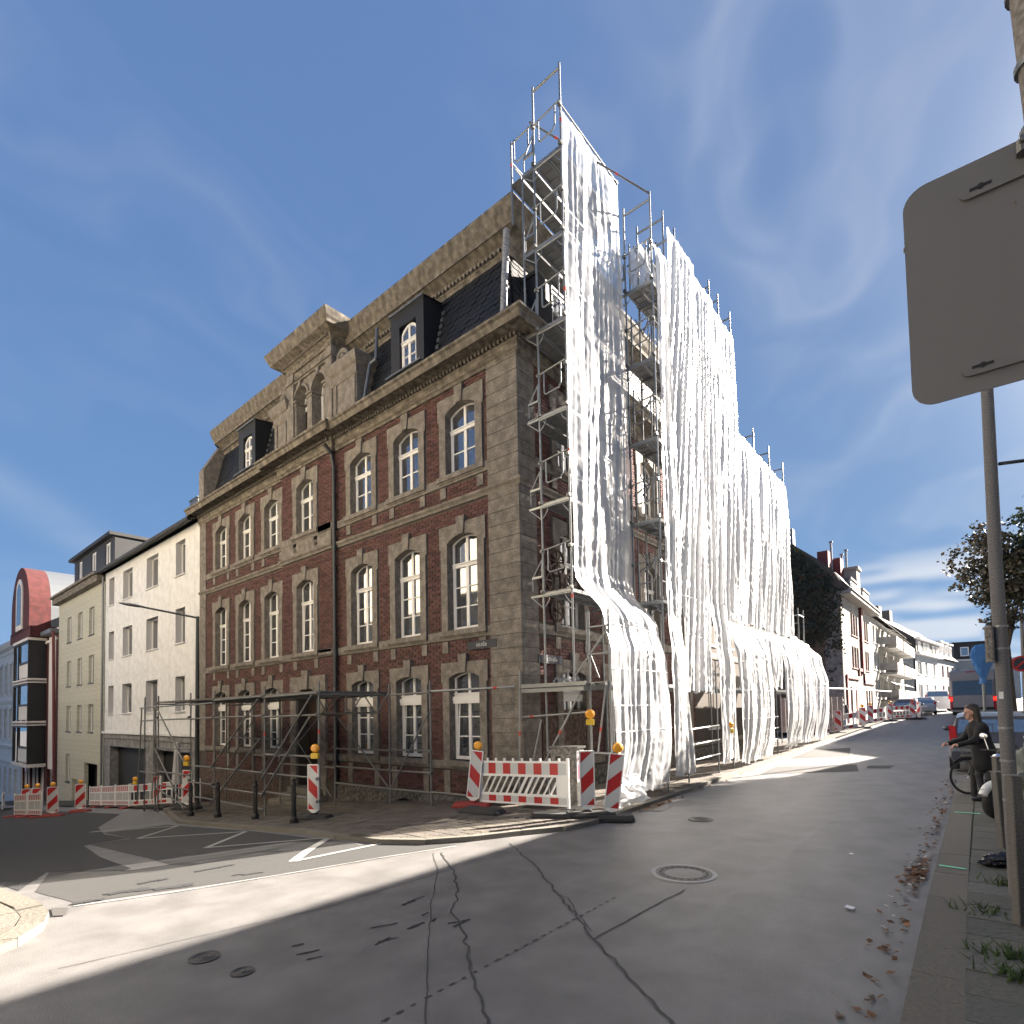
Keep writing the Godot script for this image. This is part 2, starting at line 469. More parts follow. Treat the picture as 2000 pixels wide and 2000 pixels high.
func kerb(parent: Node3D, line: Array, length: float, width: float, up: float, inward: float) -> void:
	for i in line.size() - 1:
		var a: Vector2 = line[i]; var e: Vector2 = line[i + 1]
		var k := maxi(1, int(round(a.distance_to(e) / length)))
		var d := (e - a).normalized()
		var s := Vector2(-d.y, d.x) * inward
		for j in k:
			var p := a.lerp(e, float(j) / k) + d * 0.004; var q := a.lerp(e, float(j + 1) / k) - d * 0.004
			var b := MB.new()
			var t := rng.randf_range(0.8, 1.0)
			b.col = Color(t, t, t * 0.97)
			stone(b, PackedVector2Array([p, q, q + s * width, p + s * width]), up + rng.randf_range(0.0, 0.006), up + 0.12)
			part(parent, "kerb_stone", b, "kerb")

func setting() -> void:
	rng.seed = 5
	# the road: one sheet out to the horizon, finer near the camera
	var xs := []; var zs := []
	var x := -16.0
	while x <= 12.0:
		xs.append(x); x += 0.4
	for e in [-20.0, -25.0, -30.0, -40.0, -50.0, -60.0, -68.0, -90.0, -200.0, -500.0]: xs.push_front(e)
	for e in [15.0, 20.0, 40.0, 100.0, 500.0]: xs.append(e)
	var z := -16.0
	while z <= 14.0:
		zs.append(z); z += 0.4
	for e in [-20.0, -25.0, -32.0, -40.0, -50.0, -70.0, -100.0, -200.0, -500.0]: zs.push_front(e)
	for e in [18.0, 30.0, 60.0, 200.0, 500.0]: zs.append(e)
	var b := MB.new()
	for i in xs.size() - 1:
		for j in zs.size() - 1:
			var n := []
			for e in [[i, j + 1], [i + 1, j + 1], [i + 1, j], [i, j]]:
				var px: float = xs[e[0]]; var pz: float = maxf(zs[e[1]], -120.0)
				n.append(Vector3(px, gy(px, pz), zs[e[1]]))
			b.q(n[0], n[1], n[2], n[3])
	struct("road", b, "asphalt")
	# darker, older surfaces in the side street, and mended places
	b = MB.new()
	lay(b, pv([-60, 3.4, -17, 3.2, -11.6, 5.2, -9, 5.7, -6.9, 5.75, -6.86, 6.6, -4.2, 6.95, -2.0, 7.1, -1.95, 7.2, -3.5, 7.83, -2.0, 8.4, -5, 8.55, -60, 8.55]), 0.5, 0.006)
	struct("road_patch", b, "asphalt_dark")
	b = MB.new()
	lay(b, pv([-9.5, 5.6, -8.9, 4.3, -3.9, 4.3, 0.3, 4.6, 1.6, 3.7, 0.99, 5.9, 0.3, 7.5, 0.02, 8.2, -1.6, 8.3, -3.4, 7.82, -1.9, 7.2, -1.6, 6.7, -2.9, 6.62, -6.8, 6.5, -6.8, 5.75]), 0.5, 0.004)
	struct("road_patch", b, "asphalt_mid")
	b = MB.new()
	lay(b, pv([5.32, -9.45, 5.95, -9.65, 5.9, -8.85, 5.36, -8.76]), 0.5, 0.007)
	lay(b, pv([3.0, -8.6, 5.0, -9.6, 5.3, -8.0, 3.1, -6.6]), 0.5, 0.005)
	lay(b, pv([2.75, -14.5, 3.9, -15.5, 4.4, -12.2, 2.8, -11.0]), 0.5, 0.005)
	struct("road_patch", b, "asphalt_mid")
	# zigzag no-stopping line and thin edge line
	b = MB.new()
	strip(b, [Vector2(-10.3, 5.7), Vector2(-9.6, 4.2)], 0.1, 0.011)
	strip(b, [Vector2(-10.3, 5.7), Vector2(-8.05, 4.35), Vector2(-6.45, 5.72)], 0.09, 0.011)
	strip(b, [Vector2(-6.45, 5.7), Vector2(-4.13, 4.4)], 0.09, 0.012)
	strip(b, [Vector2(-4.13, 4.4), Vector2(-2.72, 5.75)], 0.11, 0.011)
	strip(b, [Vector2(-2.72, 5.72), Vector2(-0.95, 4.36)], 0.1, 0.012)
	strip(b, [Vector2(-0.95, 4.36), Vector2(0.38, 5.78)], 0.14, 0.011)
	strip(b, [Vector2(0.38, 5.76), Vector2(0.54, 4.22)], 0.08, 0.012)
	struct("road_marking", b, "road_paint")
	b = MB.new()
	strip(b, [Vector2(1.67, 3.82), Vector2(1.26, 4.95), Vector2(0.99, 5.91), Vector2(0.52, 7.31), Vector2(0.1, 8.25)], 0.028, 0.010, 0.004)
	struct("road_marking", b, "road_paint")
	# cracks and seams, sealed and open
	b = MB.new()
	strip(b, [Vector2(1.76, 4.21), Vector2(2.57, 4.73), Vector2(3.54, 5.59), Vector2(3.7, 5.85), Vector2(4.33, 6.27), Vector2(4.82, 6.71), Vector2(5.2, 7.0), Vector2(5.62, 7.34)], 0.022, 0.006, 0.025, 0.1)
	strip(b, [Vector2(1.7, 4.3), Vector2(2.4, 4.85), Vector2(3.4, 5.85), Vector2(4.2, 6.6), Vector2(5.2, 7.5)], 0.01, 0.006, 0.01, 0.15)
	strip(b, [Vector2(2.23, 3.17), Vector2(3.33, 3.96), Vector2(4.31, 4.79), Vector2(4.88, 5.26), Vector2(5.31, 5.65), Vector2(5.83, 6.04), Vector2(6.22, 6.34), Vector2(6.6, 6.65)], 0.024, 0.006, 0.02, 0.1)
	strip(b, [Vector2(4.2, 4.75), Vector2(4.5, 4.85), Vector2(4.8, 5.15), Vector2(5.2, 5.5)], 0.014, 0.006, 0.02, 0.1)
	strip(b, [Vector2(5.31, 5.65), Vector2(5.35, 4.82), Vector2(5.4, 3.9)], 0.02, 0.006, 0.01, 0.1)
	strip(b, [Vector2(6.3, 1.2), Vector2(4.6, 1.0), Vector2(3.6, 1.35)], 0.008, 0.006, 0.012, 0.15)
	strip(b, [Vector2(2.0, 8.75), Vector2(2.5, 6.6), Vector2(2.55, 4.7)], 0.009, 0.006, 0.01, 0.15)
	for i in 26:
		var a := Vector2(4.9, 7.75 - i * 0.125)
		strip(b, [a, a + Vector2(0.004, -rng.randf_range(0.035, 0.075))], rng.randf_range(0.016, 0.03), 0.006)
	struct("road_crack", b, "tar")
	b = MB.new()
	for i in 13:
		var a := Vector2(rng.randf_range(3.0, 4.2), rng.randf_range(5.8, 7.6))
		strip(b, [a, a + Vector2(rng.randf_range(-0.05, 0.12), rng.randf_range(-0.25, -0.06))], rng.randf_range(0.015, 0.05), 0.006, 0.01, 0.06)
	for i in 9:
		var a := Vector2(rng.randf_range(-0.6, 0.5), rng.randf_range(6.6, 8.3))
		strip(b, [a, a + Vector2(rng.randf_range(0.1, 0.2), rng.randf_range(-0.5, -0.2))], rng.randf_range(0.03, 0.11), 0.011, 0.03, 0.08)
	struct("road_stain", b, "asphalt_dark")

	# pavement round the corner house
	var edge := [Vector2(-60, 1.9), Vector2(-16, 2.1), Vector2(-12.5, 3.1), Vector2(-9, 4.05), Vector2(-4.1, 4.2), Vector2(-2, 4.2), Vector2(-0.6, 4.5), Vector2(0.5, 4.4), Vector2(1.2, 4.0), Vector2(1.67, 3.4), Vector2(2.05, 2.63), Vector2(2.43, 2.0), Vector2(2.58, 1.4), Vector2(2.56, 0), Vector2(2.56, -20), Vector2(2.6, -62)]
	var poly := PackedVector2Array(edge)
	poly.append_array(pv([-0.6, -62, -0.6, -0.5, -60, -0.5]))
	b = MB.new()
	lay(b, poly, 1.0, KERB - 0.006)
	var pave_base := struct("pavement", b, "joint")
	kerb(pave_base, edge.slice(1, 15), 0.75, 0.13, KERB, -1.0)
	var inner := Geometry2D.offset_polygon(poly, -0.14)[0]
	pave(pave_base, "paving_stone", "paving", Geometry2D.intersect_polygons(inner, pv([-16, -0.4, 2.6, -0.4, 2.6, 4.6, -16, 4.6]))[0], Vector2(-16, -0.5), Vector2(3.2, 4.7), 0.30, 0.2, 0.0, 230, 0.4, KERB)
	pave(pave_base, "paving_stone", "paving", Geometry2D.intersect_polygons(inner, pv([0, -22, 2.6, -22, 2.6, -0.4, 0, -0.4]))[0], Vector2(-0.1, -22), Vector2(2.6, -0.3), 0.3, 0.3, 0.0, 60, 0.35, KERB)

	# pavement on the near side of the long street
	var e2 := [Vector2(7.5, -6.2), Vector2(7.5, -1), Vector2(7.53, 3), Vector2(7.58, 6), Vector2(7.66, 14)]
	poly = PackedVector2Array(e2)
	poly.append_array(pv([11, 14, 11, -6.2]))
	b = MB.new()
	lay(b, poly, 1.0, KERB - 0.006)
	pave_base = struct("pavement", b, "joint")
	kerb(pave_base, e2, 1.0, 0.3, KERB, -1.0)
	pave(pave_base, "paving_slab", "slab", pv([7.81, -6.2, 7.83, 3, 7.88, 6, 7.97, 14, 11, 14, 11, -6.2]), Vector2(-14, 7.8), Vector2(6.4, 11), 0.42, 0.5, -PI / 2, 150, 0.3, KERB)
	b = MB.new()
	b.col = Color(0.25, 0.75, 0.5)
	strip(b, [Vector2(7.55, 1.7), Vector2(7.8, 1.75)], 0.05, KERB + 0.012)
	strip(b, [Vector2(7.56, -2.1), Vector2(7.9, -2.1)], 0.06, KERB + 0.012)
	struct("road_marking", b, "litter")
	var far := [Vector2(9.3, -90), Vector2(9.3, -6.2)]
	b = MB.new()
	lay(b, pv([9.3, -90, 14, -90, 14, -6.2, 9.3, -6.2]), 2.0, KERB)
	struct("pavement", b, "slab")
	# the opposite corner
	var e3 := [Vector2(-12, 8.6), Vector2(-2.0, 8.57), Vector2(-0.2, 8.5), Vector2(0.36, 8.52), Vector2(0.75, 8.63), Vector2(1.1, 8.88), Vector2(1.35, 9.3), Vector2(1.6, 10.2), Vector2(1.7, 14)]
	poly = PackedVector2Array(e3)
	poly.append_array(pv([-12, 14]))
	b = MB.new()
	lay(b, poly, 1.0, KERB - 0.006)
	lay(b, pv([-60, 8.6, -12, 8.6, -12, 11, -60, 11]), 2.0, KERB - 0.006)
	pave_base = struct("pavement", b, "joint")
	kerb(pave_base, e3, 0.6, 0.22, KERB, 1.0)
	pave(pave_base, "paving_slab", "kerb", pv([-12, 8.84, -2.0, 8.8, 0.3, 8.74, 0.62, 8.84, 0.9, 9.05, 1.12, 9.4, 1.35, 10.2, 1.4, 11, -12, 11]), Vector2(-12, 8.7), Vector2(2, 11), 0.5, 0.35, 0.0, 60, 0.2, KERB)

func manhole(label: String, x: float, z: float, r: float, light: bool) -> void:
	var o := thing("manhole_cover", label, "manhole cover", gp(x, z, 0.006))
	var b := MB.new()
	b.lathe(Vector3.ZERO, [Vector2(r, -0.02), Vector2(r, 0.008), Vector2(r * 0.86, 0.008), Vector2(r * 0.86, -0.01)], 40)
	part(o, "frame", b, "road_paint" if light else "iron")
	b = MB.new()
	b.lathe(Vector3.ZERO, [Vector2(r * 0.85, 0.004), Vector2(r * 0.62, 0.005)], 40)
	if light:
		b.col = Color(2.2, 2.2, 2.2)
	b.lathe(Vector3(0, 0.001, 0), [Vector2(r * 0.84, 0.004), Vector2(r * 0.76, 0.008), Vector2(r * 0.7, 0.004)], 40)
	b.lathe(Vector3(0, 0.001, 0), [Vector2(r * 0.64, 0.004), Vector2(r * 0.62, 0.009), Vector2(r * 0.58, 0.004)], 40)
	part(o, "cover_ring", b, "iron")
	b = MB.new()
	b.lathe(Vector3.ZERO, [Vector2(r * 0.6, 0.003), Vector2(0.001, 0.003)], 32)
	part(o, "cover", b, "asphalt" if light else "iron_dark")
	b = MB.new()
	if light:
		for i in 20:
			var a := TAU * i / 20
			b.xf = Transform3D(Basis(Vector3.UP, a), Vector3.ZERO)
			b.bb(Vector3(r * 0.67, 0.004, -0.02), Vector3(r * 0.75, 0.0095, 0.02))
	else:
		for k in [0.2, 0.35, 0.5]:
			b.lathe(Vector3.ZERO, [Vector2(r * k + 0.008, 0.004), Vector2(r * k, 0.008), Vector2(r * k - 0.008, 0.004)], 28)
		b.bb(Vector3(-0.02, 0.003, -0.02), Vector3(0.02, 0.012, 0.02))
	part(o, "relief", b, "iron_dark" if light else "iron")
# ---------------------------------------------------------------- walls and windows
# a wall in x and y at z = 0 that faces +z, with rectangular openings and their reveals
func wall(b: MB, x0: float, x1: float, y0: float, y1: float, holes: Array, deep: float) -> void:
	var xs := [x0, x1]; var ys := [y0, y1]
	for h: Rect2 in holes:
		for e in [h.position.x, h.end.x]:
			if e > x0 and e < x1 and not xs.has(e): xs.append(e)
		for e in [h.position.y, h.end.y]:
			if e > y0 and e < y1 and not ys.has(e): ys.append(e)
	xs.sort(); ys.sort()
	for i in xs.size() - 1:
		for j in ys.size() - 1:
			var mid := Vector2((xs[i] + xs[i + 1]) / 2, (ys[j] + ys[j + 1]) / 2)
			if holes.any(func(h: Rect2) -> bool: return h.has_point(mid)): continue
			b.q(Vector3(xs[i], ys[j], 0), Vector3(xs[i + 1], ys[j], 0), Vector3(xs[i + 1], ys[j + 1], 0), Vector3(xs[i], ys[j + 1], 0))
	for h: Rect2 in holes:
		reveal(b, h, deep)

func reveal(b: MB, h: Rect2, deep: float) -> void:
	var a := h.position; var e := h.end
	b.q(Vector3(a.x, a.y, 0), Vector3(a.x, a.y, -deep), Vector3(a.x, e.y, -deep), Vector3(a.x, e.y, 0)) # faces +x
	b.q(Vector3(e.x, a.y, -deep), Vector3(e.x, a.y, 0), Vector3(e.x, e.y, 0), Vector3(e.x, e.y, -deep))
	b.q(Vector3(a.x, a.y, 0), Vector3(e.x, a.y, 0), Vector3(e.x, a.y, -deep), Vector3(a.x, a.y, -deep))
	b.q(Vector3(a.x, e.y, -deep), Vector3(e.x, e.y, -deep), Vector3(e.x, e.y, 0), Vector3(a.x, e.y, 0))

# a plain far window: frame with its bars, and one pane behind them. x, y is its lower left corner
func plain_window(parent: Node, x: float, y: float, w: float, h: float, z: float, frame: String, bars: Array, t := 0.06, pane := "glass") -> MeshInstance3D:
	var b := MB.new()
	b.bb(Vector3(0, 0, -0.03), Vector3(t, h, 0.04)); b.bb(Vector3(w - t, 0, -0.03), Vector3(w, h, 0.04))
	b.bb(Vector3(t, 0, -0.03), Vector3(w - t, t, 0.04)); b.bb(Vector3(t, h - t, -0.03), Vector3(w - t, h, 0.04))
	for e in bars:       # [1, share of the width] upright, [0, share of the height] level
		if e[0] == 1: b.bb(Vector3(w * e[1] - t / 2, t, -0.03), Vector3(w * e[1] + t / 2, h - t, 0.034))
		else: b.bb(Vector3(t, h * e[1] - t / 2, -0.03), Vector3(w - t, h * e[1] + t / 2, 0.037))
	var o := part(parent, "window", b, frame)
	o.position = Vector3(x, y, z)
	b = MB.new()
	b.q(Vector3(t, t, 0), Vector3(w - t, t, 0), Vector3(w - t, h - t, 0), Vector3(t, h - t, 0))
	part(o, "pane", b, pane)
	return o

func arch_pts(w: float, h: float, rise: float, k := 10) -> Array:    # the head of an opening, from its left springing to the right one
	var r := (w * w / 4 + rise * rise) / (2 * rise)
	var a := asin(minf(1.0, w / 2 / r))
	if rise > w / 2 - 0.001: a = PI / 2
	var p := []
	for i in k + 1:
		var t := -a + 2 * a * i / k
		p.append(Vector2(r * sin(t), h - r + r * cos(t)))
	return p

# an arched casement window with transom, mullion and glazing bars; origin at the middle of its foot; its panes are children
func casement(w: float, h: float, rise: float, ht: float, rows: int, open := 0.0, shutter_box := 0.0) -> MeshInstance3D:
	var b := MB.new()
	var out := arch_pts(w, h, rise); var inn := arch_pts(w - 0.13, h - 0.065, rise * 0.85)
	var p := PackedVector2Array([Vector2(-w / 2, 0)])
	for e in out: p.append(e)
	p.append(Vector2(w / 2, 0)); p.append(Vector2(w / 2 - 0.065, 0.0))
	for i in inn.size(): p.append(inn[inn.size() - 1 - i])
	p.append(Vector2(-w / 2 + 0.065, 0.0))
	b.poly(p, -0.05, 0.03)
	var iw := w / 2 - 0.065
	b.bb(Vector3(-iw, 0.0, -0.05), Vector3(iw, 0.085, 0.028))
	b.bb(Vector3(-w / 2 + 0.01, ht - 0.05, -0.05), Vector3(w / 2 - 0.01, ht + 0.06, 0.045))
	b.bb(Vector3(-w / 2 + 0.01, ht + 0.03, 0.045), Vector3(w / 2 - 0.01, ht + 0.06, 0.07))
	b.bb(Vector3(-0.05, 0.085, -0.05), Vector3(0.05, ht - 0.05, 0.035))
	b.bb(Vector3(-0.04, ht + 0.06, -0.05), Vector3(0.04, h - 0.06, 0.032))
	for i in range(1, rows):
		var y := 0.085 + (ht - 0.135) * i / rows
		b.bb(Vector3(-iw, y - 0.016, -0.03), Vector3(-0.05, y + 0.016, 0.02))
		b.bb(Vector3(0.05, y - 0.016, -0.03), Vector3(iw, y + 0.016, 0.02))
	for s in [-1, 1]:       # sash stiles
		b.bb(Vector3(s * (iw - 0.035), 0.085, -0.04), Vector3(s * iw, ht - 0.05, 0.022))
	if shutter_box > 0.0:
		b.bb(Vector3(-w / 2 - 0.02, ht - 0.05 - shutter_box, 0.0), Vector3(w / 2 + 0.02, ht - 0.052, 0.1))
		b.bb(Vector3(-w / 2 - 0.02, ht - 0.05 - shutter_box * 0.55, 0.1), Vector3(w / 2 + 0.02, ht - 0.03, 0.115))
	var o := MeshInstance3D.new()
	o.mesh = b.mesh(M.white_wood); o.name = "window"
	for s in [-1, 1]:
		for i in rows:
			var y0 := 0.085 + (ht - 0.135) * i / rows + (0.016 if i else 0.0)
			var y1 := 0.085 + (ht - 0.135) * (i + 1) / rows - (0.016 if i < rows - 1 else 0.0)
			var xa: float = 0.05 if s > 0 else -iw + 0.035
			var xb: float = iw - 0.035 if s > 0 else -0.05
			b = MB.new()
			b.q(Vector3(xa, y0, 0), Vector3(xb, y0, 0), Vector3(xb, y1, 0), Vector3(xa, y1, 0))
			part(o, "pane", b, "glass")
		b = MB.new()
		p = PackedVector2Array([Vector2(0.04 * s, ht + 0.06), Vector2(iw * s, ht + 0.06)])
		for i in inn.size():
			var e: Vector2 = inn[i] if s < 0 else inn[inn.size() - 1 - i]
			if e.x * s > 0.04: p.append(e)
		p.append(Vector2(0.04 * s, inn[inn.size() / 2].y))
		b.poly(p, -0.004, 0.0)
		part(o, "pane", b, "glass")
	if open > 0.0:          # the left casement stands tilted inwards
		b = MB.new()
		b.xf = Transform3D(Basis(Vector3.RIGHT, -0.0), Vector3.ZERO)
		b.q(Vector3(-iw + 0.02, 0.1, 0.024), Vector3(-iw + 0.07, 0.1, 0.024), Vector3(-iw + 0.14, ht - 0.06, 0.024), Vector3(-iw + 0.10, ht - 0.06, 0.024))
		part(o, "tilted_sash", b, "white_wood")
	return o

# stone surround with a segmental head, ears and keystone; origin at the middle of the sill
func surround(parent: Node, xf: Transform3D, w: float, h: float, rise: float, ow: float, oh: float, kh: float) -> void:
	var b := MB.new()
	var p := PackedVector2Array([Vector2(-ow / 2 + 0.05, 0), Vector2(-ow / 2 + 0.05, h - rise - 0.12), Vector2(-ow / 2, h - rise - 0.12), Vector2(-ow / 2, oh), Vector2(ow / 2, oh), Vector2(ow / 2, h - rise - 0.12), Vector2(ow / 2 - 0.05, h - rise - 0.12), Vector2(ow / 2 - 0.05, 0), Vector2(w / 2, 0)])
	var a := arch_pts(w, h, rise)
	for i in a.size(): p.append(a[a.size() - 1 - i])
	p.append(Vector2(-w / 2, 0))
	b.poly(p, -0.24, 0.05)
	var o := part(parent, "window_surround", b, "sandstone")
	o.transform = xf
	b = MB.new()
	b.poly(PackedVector2Array([Vector2(-0.1, h - 0.01), Vector2(0.1, h - 0.01), Vector2(0.15, kh), Vector2(-0.15, kh)]), -0.1, 0.10)
	o = part(parent, "keystone", b, "sandstone")
	o.transform = xf

# rows of bricks over a wall at z = 0: real bricks, the joints lie back. cuts: rectangles without bricks
func brickwork(house: Node, eye: Vector3, xf: Transform3D, x0: float, x1: float, y0: float, y1: float, cuts: Array, singles: Array, rest: MB, base := Vector2.ZERO) -> void:
	var pitch := 0.077; var bl := 0.245; var jo := 0.012
	var r := 0
	var y := y0
	while y < y1 - 0.02:
		var bands := [Vector2(x0, x1)]
		for c: Rect2 in cuts:
			if c.position.y < y + 0.06 and c.end.y > y + 0.005:
				var nb := []
				for s: Vector2 in bands:
					if c.position.x >= s.y or c.end.x <= s.x: nb.append(s)
					else:
						if c.position.x > s.x: nb.append(Vector2(s.x, c.position.x))
						if c.end.x < s.y: nb.append(Vector2(c.end.x, s.y))
				bands = nb
		for s: Vector2 in bands:
			var x := floorf((s.x - x0) / bl) * bl + x0 - (bl * 0.5 if r % 2 else 0.0)
			while x < s.y:
				var a := maxf(x + jo, s.x + 0.003); var e := minf(x + bl, s.y - 0.003)
				if e - a > 0.035:
					var t := rng.randf()
					var tone := lerpf(0.5, 1.25, t)
					var col := Color(tone, tone * rng.randf_range(0.82, 1.05), tone * rng.randf_range(0.8, 1.1))
					if rng.randf() < 0.03: col = Color(1.9, 2.6, 2.5) * rng.randf_range(0.6, 1.0)
					var d := rng.randf_range(0.0, 0.006)
					var w := xf * Vector3((a + e) / 2, y, 0)
					if e - a > 0.22 and singles.size() < 2000 and w.distance_to(eye) < 13.4:
						singles.append([w.distance_to(eye), xf, Vector3(a, y, d), e - a, col])
					else:
						rest.xf = xf; rest.col = col
						brick(rest, Vector3(a, y, 0), e - a, d)
				x += bl
		y += pitch
		r += 1

func brick(b: MB, o: Vector3, w: float, d: float) -> void:
	var h := 0.065
	var z0 := -0.03; var z1 := d
	var c := 0.004
	var A := [Vector3(o.x, o.y, z0), Vector3(o.x + w, o.y, z0), Vector3(o.x + w, o.y + h, z0), Vector3(o.x, o.y + h, z0)]
	var B := [Vector3(o.x + c, o.y + c, z1), Vector3(o.x + w - c, o.y + c, z1), Vector3(o.x + w - c, o.y + h - c, z1), Vector3(o.x + c, o.y + h - c, z1)]
	b.q(B[0], B[1], B[2], B[3])
	for i in 4:
		b.q(A[i], A[(i + 1) % 4], B[(i + 1) % 4], B[i])

# ---------------------------------------------------------------- the brick corner house
const WX := [-1.86, -3.99, -6.12, -9.12, -11.63, -13.76, -15.9]
const WR := [-2.05, -4.3, -6.55, -8.8]      # along the long street, z
func corner_house() -> void:
	rng.seed = 11
	var eye := Vector3(8.05, 2.1, 9.95)
	var H := thing("brick_corner_house", "red brick corner house with sandstone window surrounds and a black slate mansard roof", "house")
	var left := Transform3D.IDENTITY
	var right := Transform3D(Basis(Vector3.UP, PI / 2), Vector3.ZERO)      # local x runs to -z, local z runs to +x
	var cuts := []; var cuts_r := []; var holes := []; var holes_r := []
	# floors: [sill, crown above the sill, rise, surround top above the sill, keystone top, transom, pane rows]
	var floors := [[0.88, 2.23, 0.13, 2.47, 2.66, 1.62, 3], [4.16, 2.44, 0.16, 2.71, 2.86, 1.66, 3], [8.18, 1.80, 0.17, 2.06, 2.21, 1.16, 2]]
	var protos := []
	for f in 3:
		var F: Array = floors[f]
		protos.append(casement(1.08, F[1], F[2], F[5], F[6], 0.0, 0.16 if f == 0 else 0.0))
	var lean := [casement(1.08, 2.23, 0.13, 1.62, 3, 1.0, 0.16), casement(1.08, 2.44, 0.16, 1.66, 3, 1.0)]
	for f in 3:
		var F: Array = floors[f]
		for side in 2:
			var list: Array = WX if side == 0 else WR
			for i in list.size():
				var c: float = list[i] if side == 0 else -list[i]
				var base := left if side == 0 else right
				var zo := 0.12 if side == 0 and i == 3 else 0.0
				if side == 0 and i == 3 and f == 0: continue       # the door
				(holes if side == 0 else holes_r).append(Rect2(c - 0.6, F[0], 1.2, F[1]))
				(cuts if side == 0 else cuts_r).append(Rect2(c - 0.815, F[0] - 0.25, 1.63, F[3] + 0.25))
				(cuts if side == 0 else cuts_r).append(Rect2(c - 0.15, F[0] + F[3], 0.3, F[4] - F[3]))
				var at := base * Transform3D(Basis.IDENTITY, Vector3(c, F[0], zo))
				surround(H, at, 1.06, F[1] - 0.02, F[2], 1.63, F[3], F[4])
				var tilted := side == 0 and ((f == 0 and i in [0, 1, 5]) or (f == 1 and i == 3))
				var w: MeshInstance3D = (lean[mini(f, 1)] if tilted else protos[f]).duplicate()
				H.add_child(w, true)
				w.transform = base * Transform3D(Basis.IDENTITY, Vector3(c, F[0] + 0.02, zo - 0.19))
				var b := MB.new()
				b.bb(Vector3(-0.83, -0.13, -0.2), Vector3(0.83, 0.0, 0.11)); b.bb(Vector3(-0.8, -0.17, 0.0), Vector3(0.8, -0.13, 0.07))
				var o := part(H, "window_sill", b, "sandstone")
				o.transform = at
				for s in [-1, 1]:
					b = MB.new()
					var low := -0.55 if f else -0.85
					b.bb(Vector3(s * 0.66 - 0.105, low, -0.02), Vector3(s * 0.66 + 0.105, -0.26, 0.035))
					o = part(H, "sill_bracket", b, "sandstone")
					o.transform = at
					(cuts if side == 0 else cuts_r).append(Rect2(c + s * 0.66 - 0.105, F[0] + low, 0.21, -0.26 - low))
	for p in protos + lean: p.free()
	# backing walls: mortar behind the bricks
	var wb := MB.new()
	wb.xf = Transform3D(Basis.IDENTITY, Vector3(0, 0, -0.012))
	var door_hole := Rect2(-9.69, -0.45, 1.34, 3.55)
	wall(wb, -18.06, -0.012, -2.2, 10.95, holes + [door_hole], 0.3)
	wb.xf = Transform3D(right.basis, Vector3(-0.012, 0, 0))
	wall(wb, 0.012, 16.2, -0.5, 10.95, holes_r, 0.3)
	wb.xf = Transform3D.IDENTITY
	wb.bb(Vector3(-10.69, -1.2, -0.02), Vector3(-9.69, 10.9, 0.105)); wb.bb(Vector3(-8.35, -1.2, -0.02), Vector3(-7.55, 10.9, 0.105)); wb.bb(Vector3(-9.69, 3.1, -0.02), Vector3(-9.66, 10.9, 0.105))
	for y in [[3.1, 4.16], [6.6, 8.18], [9.98, 10.9]]: wb.bb(Vector3(-9.68, y[0], -0.02), Vector3(-8.35, y[1], 0.105))
	part(H, "wall", wb, "mortar")
	# side and back walls, so that the house is closed
	wb = MB.new()
	wb.bb(Vector3(-18.06, -2.5, -16.2), Vector3(-17.9, 10.9, -0.35)); wb.bb(Vector3(-17.9, -2.5, -16.2), Vector3(-0.05, 10.9, -16.05))
	wb.bb(Vector3(-17.8, -2.5, -15.9), Vector3(-0.6, 10.9, -0.6))
	part(H, "inner_wall", wb, "black")
	# stone bands: sill bands, string course, quoins
	var bands := [[3.93, 4.0, 4.16], [7.95, 8.0, 8.18], [0.66, 0.72, 0.86]]
	for e in bands:
		var prof := [Vector2(-0.03, e[0]), Vector2(0.03, e[0]), Vector2(0.045, e[1]), Vector2(0.045, e[2]), Vector2(-0.03, e[2])]
		var b := MB.new()
		b.sweep(prof, [Vector2(-18.06, 0), Vector2(-10.69, 0), Vector2(-10.69, 0.12), Vector2(-9.72 if e[0] < 1.0 else -7.55, 0.12)])
		b.sweep(prof, [Vector2(-8.3, 0.12), Vector2(-7.55, 0.12), Vector2(-7.55, 0.0), Vector2(-0.9, 0)])
		b.sweep(prof, [Vector2(0, -0.6), Vector2(0, -16.2)])
		part(H, "stone_band", b, "sandstone")
		cuts.append(Rect2(-18.1, e[0] - 0.02, 18.2, e[2] - e[0] + 0.03))
		cuts_r.append(Rect2(0, e[0] - 0.02, 18.2, e[2] - e[0] + 0.03))
	var sb := MB.new()
	sb.sweep([Vector2(-0.03, 7.34), Vector2(0.03, 7.34), Vector2(0.05, 7.4), Vector2(0.1, 7.45), Vector2(0.11, 7.5), Vector2(-0.03, 7.52)], [Vector2(-18.06, 0), Vector2(-10.69, 0), Vector2(-10.69, 0.12), Vector2(-7.55, 0.12), Vector2(-7.55, 0), Vector2(0.02, 0.0), Vector2(0.02, -16.2)])
	part(H, "string_course", sb, "sandstone")
	cuts.append(Rect2(-18.1, 7.33, 18.2, 0.2)); cuts_r.append(Rect2(-0.2, 7.33, 18.2, 0.2))
	sb = MB.new()
	sb.bb(Vector3(-10.68, 7.53, 0.0), Vector3(-7.56, 7.94, 0.155))
	part(H, "stone_panel", sb, "sandstone")
	cuts.append(Rect2(-18.1, -3, 0.66, 14)); cuts.append(Rect2(-0.94, -1, 1.0, 12)); cuts_r.append(Rect2(-0.2, -1, 0.82, 12))
	var y := 0.62
	var k := 0
